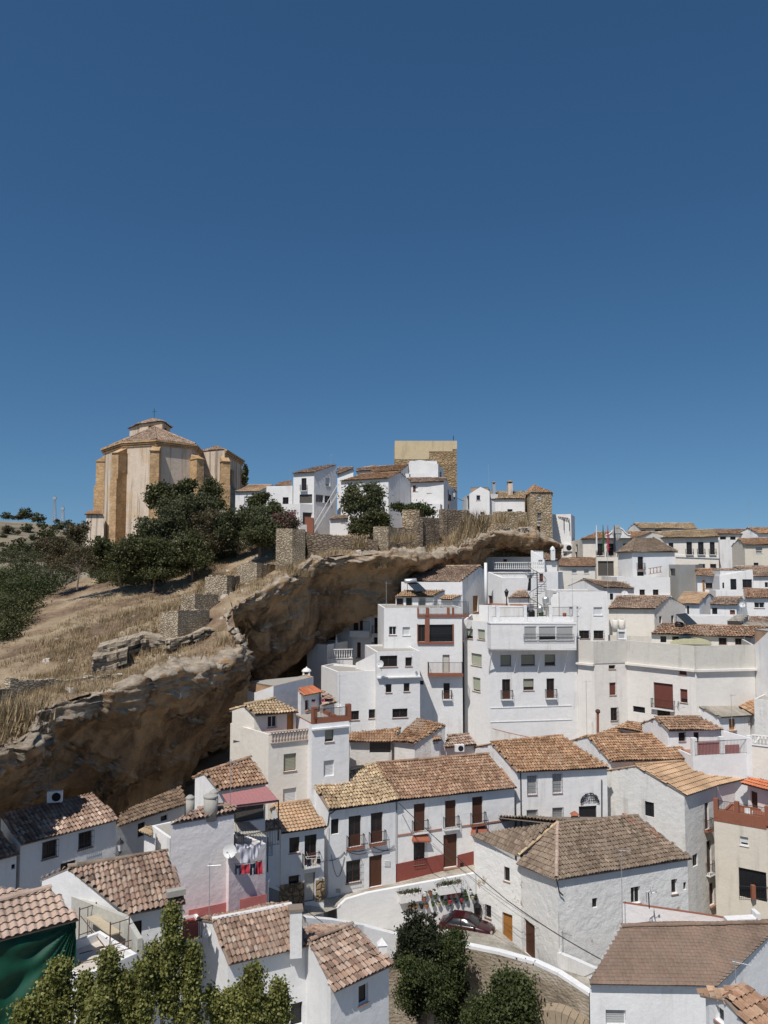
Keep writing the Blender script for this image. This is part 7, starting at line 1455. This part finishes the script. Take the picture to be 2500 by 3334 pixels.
crop('E1'); wire('black cable along the front of the house under the rock', [a5['w0']-UP*3.4-a5['n']*.04+a5['e']*.2, a5['w1']-UP*2.75-a5['n']*.04], .08, .035); wire('black downpipe cable at the left corner of that house', [a5['w0']-UP*3.4-a5['n']*.04+a5['e']*.2, a5['w0']-UP*9-a5['n']*.04+a5['e']*.15], 0, .03)
crop('E3'); k1 = s1['w0']; fn = s1['n']; fh_ = lambda x, y: hit(x, y, k1-fn*.05, fn)
wire('tangle of black cables looping across the yellow-tiled street house', [fh_(470,665), fh_(600,605), fh_(620,590), fh_(800,565), fh_(965,580)], .25, .022, None); wire('hanging cable loop left of the lower barred window', [fh_(505,625), fh_(600,640)], 1.6, .018, None); wire('second cable sagging below the balconies', [fh_(610,590), fh_(780,600), fh_(960,555)], .3, .018, None); wire('downlead from gutter at the left of the yellow-tiled house', [fh_(535,305), fh_(490,330), fh_(478,420), fh_(430,460)], .05, .035, None)
crop('C2'); wire('cable from the balconied castle house to the gabled house', [P(1630,640,140), P(1700,665,138)], .2, .04)
acs = acunit('air conditioner high on the roof edge under the rock', (lambda: (crop('E1'), P(388,292,52.5)))()[1], (1,.2,0), .95, .72)
# ---- letters of the market
crop('E4'); al = a = V2(s3['w1']-s3['w0']).normalized(); o3 = -s3['n']; cc = hit(1262,492,s3['w0'],s3['n'])+o3*.12; Rr = 90*.3315/F*68.5
sg = thing('market_sign', 'iron arch of letters over the market hall entrance', 'sign', cc)
def letter(ch, pos, ang, size):
    cu = bpy.data.curves.new('letter', 'FONT'); cu.body = ch; cu.size = size; cu.align_x = 'CENTER'; cu.extrude = .012; cu.offset = .003; ob = bpy.data.objects.new('letter', cu); COL.objects.link(ob); bpy.context.view_layer.update()
    me = bpy.data.meshes.new_from_object(ob.evaluated_get(bpy.context.evaluated_depsgraph_get())); bpy.data.objects.remove(ob)
    X = -(al*math.cos(ang)+UP*math.sin(ang)); Yv = UP*math.cos(ang)-al*math.sin(ang)               # seen from behind, as in the photograph
    M = Matrix(((X.x,Yv.x,o3.x,pos.x),(X.y,Yv.y,o3.y,pos.y),(X.z,Yv.z,o3.z,pos.z),(0,0,0,1))); me.transform(M); me.materials.clear(); me.materials.append(MATS['iron']); return me
txt = 'PLAZA DE ABASTOS'; 
for i, ch_ in enumerate(txt):
    if ch_ == ' ': continue
    th = math.radians(8+164*i/(len(txt)-1)); p = cc+al*(Rr*.78*math.cos(th))+UP*(Rr*.78*math.sin(th)); link('letter', letter(ch_, p, th-math.pi/2, .38), sg)
link('lettering', letter('SETENIL', cc+UP*.15+al*-.05, 0, .36), sg)
m = MB(); pts = [cc+al*(Rr*math.cos(math.pi*i/24))+UP*(Rr*math.sin(math.pi*i/24)) for i in range(25)]; m.line(pts, .035, 5); m.build('arch_frame', sg, 'iron')

# ---- boxes, hoods and pipes on the street fronts
def wallbox(h, x0, y0, x1, y1, out, mat, name):
    n = h['n']; a = hit(x0, y1, h['w0'], n); b = hit(x1, y1, h['w0'], n); t = hit(x0, y0, h['w0'], n); return MB().box(a-n*.003, b-a, -n*out, UP*abs(t.z-a.z)).build(name, h['root'], mat)
crop('E3')
wallbox(s0, 413, 780, 435, 808, .12, 'metal', 'meter_box'); wallbox(s1, 541, 872, 570, 898, .06, 'blind_grey', 'meter_box'); wallbox(s1, 888, 668, 928, 708, .05, 'blind_white', 'meter_box'); wallbox(s2, 1432, 682, 1456, 708, .05, 'black', 'vent')
for x0, x1, y in ((1083,1205,522),(1508,1622,470)):
    n = s2['n']; a = hit(x0, y, s2['w0'], n); b = hit(x1, y, s2['w0'], n); e_ = b-a; m = MB().m('terracotta'); q = [a-n*.45, b-n*.45, b-n*.45+UP*.12, a-n*.45+UP*.12]; m.face(q); m.face([q[3], q[2], b-e_*.15+UP*.75, a+e_*.15+UP*.75]); m.face([a, q[0], q[3], a+e_*.15+UP*.75]); m.face([b, b-e_*.15+UP*.75, q[2], q[1]]); m.face([a, b, q[1], q[0]]); m.build('window_hood', s2['root'])
for h_, x, y0, y1 in ((s1, 482, 420, 935), (s2, 975, 300, 690)):
    n = h_['n']; a = hit(x, y0, h_['w0'], n)-n*.06; b = hit(x, y1, h_['w0'], n)-n*.06; MB().rod(a, b, .035, 6).build('downpipe', h_['root'], 'plaster')
crop('E4'); n = s3['n']; MB().rod(hit(1380,265,s3['w0'],n)-n*.08, hit(1380,655,s3['w0'],n)-n*.08, .05, 6).build('downpipe', s3['root'], 'iron')
p = P(1120,705,65.0); ch = thing('chimney', 'small rough brick chimney standing just behind the grey-brown hipped roof', 'chimney', p); MB().box(p-Vector((.24,.24,1.5)), (.48,0,0), (0,.48,0), (0,0,2.3)).build('shaft', ch, 'mortar'); c = p+UP*.8; k = .34; q = [c+Vector((i*k,j*k,0)) for i, j in ((-1,-1),(1,-1),(1,1),(-1,1))]; m = MB(); m.face(q[::-1])
for i in range(4): m.face((q[i], q[(i+1)%4], c+UP*.3))
m.build('cap', ch, 'terracotta')
crop('E3'); m = MB(); a = P(45,975,50.5); b = P(130,1000,53.5); railing(m, a, b, 1.0, .13); tag(m.build('railing', None, 'iron'), 'short black railing beside the low pink wall', 'railing'); p = P(28,985,50.2); tag(MB().box(p-Vector((.2,.2,1.5)), (.4,0,0), (0,.4,0), (0,0,3.0)).m('white').box(p+Vector((-.28,-.28,1.5)), (.56,0,0), (0,.56,0), (0,0,.12)).build('gate_pillar', None, 'white'), 'white pillar at the end of the short black railing', 'pillar')
# ---- furniture on the terraces
def chair(label, p, mat, a=0.):
    t = thing('chair', label, 'chair', p, 'plastic chairs on the terraces'); f = Vector((math.cos(a), math.sin(a), 0)); s = f.cross(UP); MB().box(p-f*.22-s*.22+UP*.42, f*.44, s*.44, UP*.04).build('seat', t, mat); MB().box(p+f*.2-s*.22+UP*.46, f*.04, s*.44, UP*.42).build('backrest', t, mat)
    for i in (-1,1):
        for j in (-1,1): MB().rod(p+f*.2*i+s*.2*j, p+f*.2*i+s*.2*j+UP*.44, .02).build('leg', t, mat)
crop('F1'); q0, q1, _ = bg['q']
for i, (s_, d_) in enumerate(((.3,1.6),(.55,2.0),(.72,1.5))): p = q0.lerp(q1, s_)+bg['n']*d_; p.z = bg['lo']+.02; chair(['white plastic chair nearest the left post of the beige terrace','white plastic chair in the middle of the beige terrace','white plastic chair at the right of the beige terrace'][i], p, 'plaster', i*1.3)
crop('D2'); q0, q1 = c1['q']
for i, s_ in enumerate((.62,.74)): p = q0.lerp(q1, s_)+c1['n']*1.0; p.z = c1['lo']+.02; chair(['white chair left on the loggia house roof terrace','white chair right on the loggia house roof terrace'][i], p, 'plaster', i*2.)
# ================================================================ parts that belong to a building join that building
def top(s):
    r = [o for o in COL.objects if o.parent is None and str(o.get('label', '')).startswith(s)]
    if not r: raise ValueError(s)
    return r[0]
def join(dst, src, pre=None):
    d, s = top(dst), top(src)
    off = Vector(s.location)-Vector(d.location)
    if s.type == 'MESH':
        s.data.transform(Matrix.Translation(-Vector(d.location))); s.parent = d
        for k in ('label', 'category', 'kind', 'group'):
            if k in s: del s[k]
        return
    def mv(o):
        o.data.transform(Matrix.Translation(off))
        for c in o.children: mv(c)
    for c in list(s.children):
        mv(c); c.parent = d
        if pre: c.name = pre+c.name.split('.')[0]
    bpy.data.objects.remove(s)
for d, s, *p in (
 ('tall buttressed stone church', 'square lantern turret', 'lantern_'),
 ('terrace storey of the tall cream house', 'upper storey with yellow tiles'), ('terrace storey of the tall cream house', 'weathered white balustrade'),
 ('white house with brick-edged roof terrace, right', 'iron railing between brick posts'),
 ('tall windowless house with pink washed wall', 'narrow white wall return'),
 ('beige house at the right edge with brick-edged', 'iron railing and brick posts round'), ('beige house at the right edge with brick-edged', 'brick post and iron railing across'),
 ('tall white house with brick-red glazed', 'brick piers and railing along'), ('large white house with bricked-in', 'thin railing between white posts'),
 ('white walled forecourt with balustrade', 'terrace of the cave dwelling'), ('white walled forecourt with balustrade', 'white balustrade on the terrace under'),
 ('small white roof terrace with pink-red', 'railing with dusty pink panels'), ('cream block with a white balustrade', 'white balustrade at the right edge'),
 ('white house with balustraded roof and three', 'long white balustrade on the house'), ('small flat-roofed white house with satellite', 'rust-red railing on the flat-roofed'),
 ('town hall wing with coat of arms', 'chamfered cream end'), ('town hall wing with coat of arms', 'lower storey of the town hall'), ('town hall wing with coat of arms', 'shaded side strip beside'), ('town hall wing with coat of arms', 'curved white gable with carved'),
 ('tall white gabled house right in front', 'sunlit side wing'), ('white castle house with two brown windows', 'receding balconied side'), ('tall white castle house with sloping', 'balcony parapet block'), ('tall white castle house with sloping', 'white outside stair'),
 ('white gabled house with one dark window', 'dark side of the gabled house'), ('tall plain white tower house', 'taller white stub behind'), ('tall plain white tower house', 'dark slatted terrace canopy'),
 ('small white gabled house squeezed', 'white gable front with a pink hatch'), ('small white gabled house squeezed', 'white domed chimney at the right end'),
 ('white house with pale pink-brown tiles', 'windowless white wall with a small brown door'), ('white house with pale pink-brown tiles', 'fat white chimney pipe'),
 ('wide pale-tiled house with a gabled doorway', 'white front with black door'), ('low house with grey corrugated', 'pale blue-white side wall') if 0 else ('small white roof terrace with pink-red', 'pale blue-white side wall'),
 ('white house with brown-yellow tiles', 'faded red sloping awning'), ('white house with brown-yellow tiles', 'dark iron railing along'),
 ('grey-white house with a satellite dish', 'sloping white wall with brown coping'), ('wide white', '') if 0 else ('low pink house wall behind', 'grey corrugated sheet canopy')):
    join(d, s, *p)
top('terrace storey of the tall cream')['label'] = 'tall cream house beside the rock with yellow-tiled top floor above a balustraded terrace'
top('white walled forecourt')['label'] = 'white walled forecourt and balustraded terrace in front of the cave dwelling'
top('white house with brown-yellow tiles')['label'] = 'white house with brown-yellow tiles and red awning over its dark terrace'
# ================================================================ light
TS = Vector((-.24,-.49,.84)).normalized()      # towards the sun
w = bpy.data.worlds.new('World'); SC.world = w; w.use_nodes = True; nt = w.node_tree; nt.nodes.clear()
sky = nt.nodes.new('ShaderNodeTexSky'); sky.sky_type = 'NISHITA'; sky.sun_disc = False; sky.sun_elevation = math.asin(TS.z); sky.sun_rotation = math.atan2(TS.x, TS.y)
sky.air_density = 1.0; sky.dust_density = .6; sky.ozone_density = 3.5; sky.altitude = 600
tcn = nt.nodes.new('ShaderNodeTexCoord'); mpn = nt.nodes.new('ShaderNodeMapping'); mpn.inputs['Scale'].default_value = (1,1,.95); mpn.inputs['Location'].default_value = (0,0,.10); nt.links.new(tcn.outputs['Generated'], mpn.inputs[0]); nt.links.new(mpn.outputs[0], sky.inputs[0])
bg_ = nt.nodes.new('ShaderNodeBackground'); bg_.inputs[1].default_value = .084; ow = nt.nodes.new('ShaderNodeOutputWorld'); hs = nt.nodes.new('ShaderNodeHueSaturation'); hs.inputs['Saturation'].default_value = 1.2; hs.inputs['Hue'].default_value = .495; nt.links.new(sky.outputs[0], hs.inputs['Color']); nt.links.new(hs.outputs[0], bg_.inputs[0]); nt.links.new(bg_.outputs[0], ow.inputs[0])
sun = bpy.data.lights.new('sun', 'SUN'); sun.energy = 4.6; sun.angle = R(.5); sun.color = (1,.955,.90); so = bpy.data.objects.new('sun', sun); COL.objects.link(so); so.rotation_euler = TS.to_track_quat('Z','Y').to_euler()
vs = SC.view_settings; vs.view_transform = 'Standard'; vs.look = 'None'; vs.exposure = -.06; vs.gamma = 1
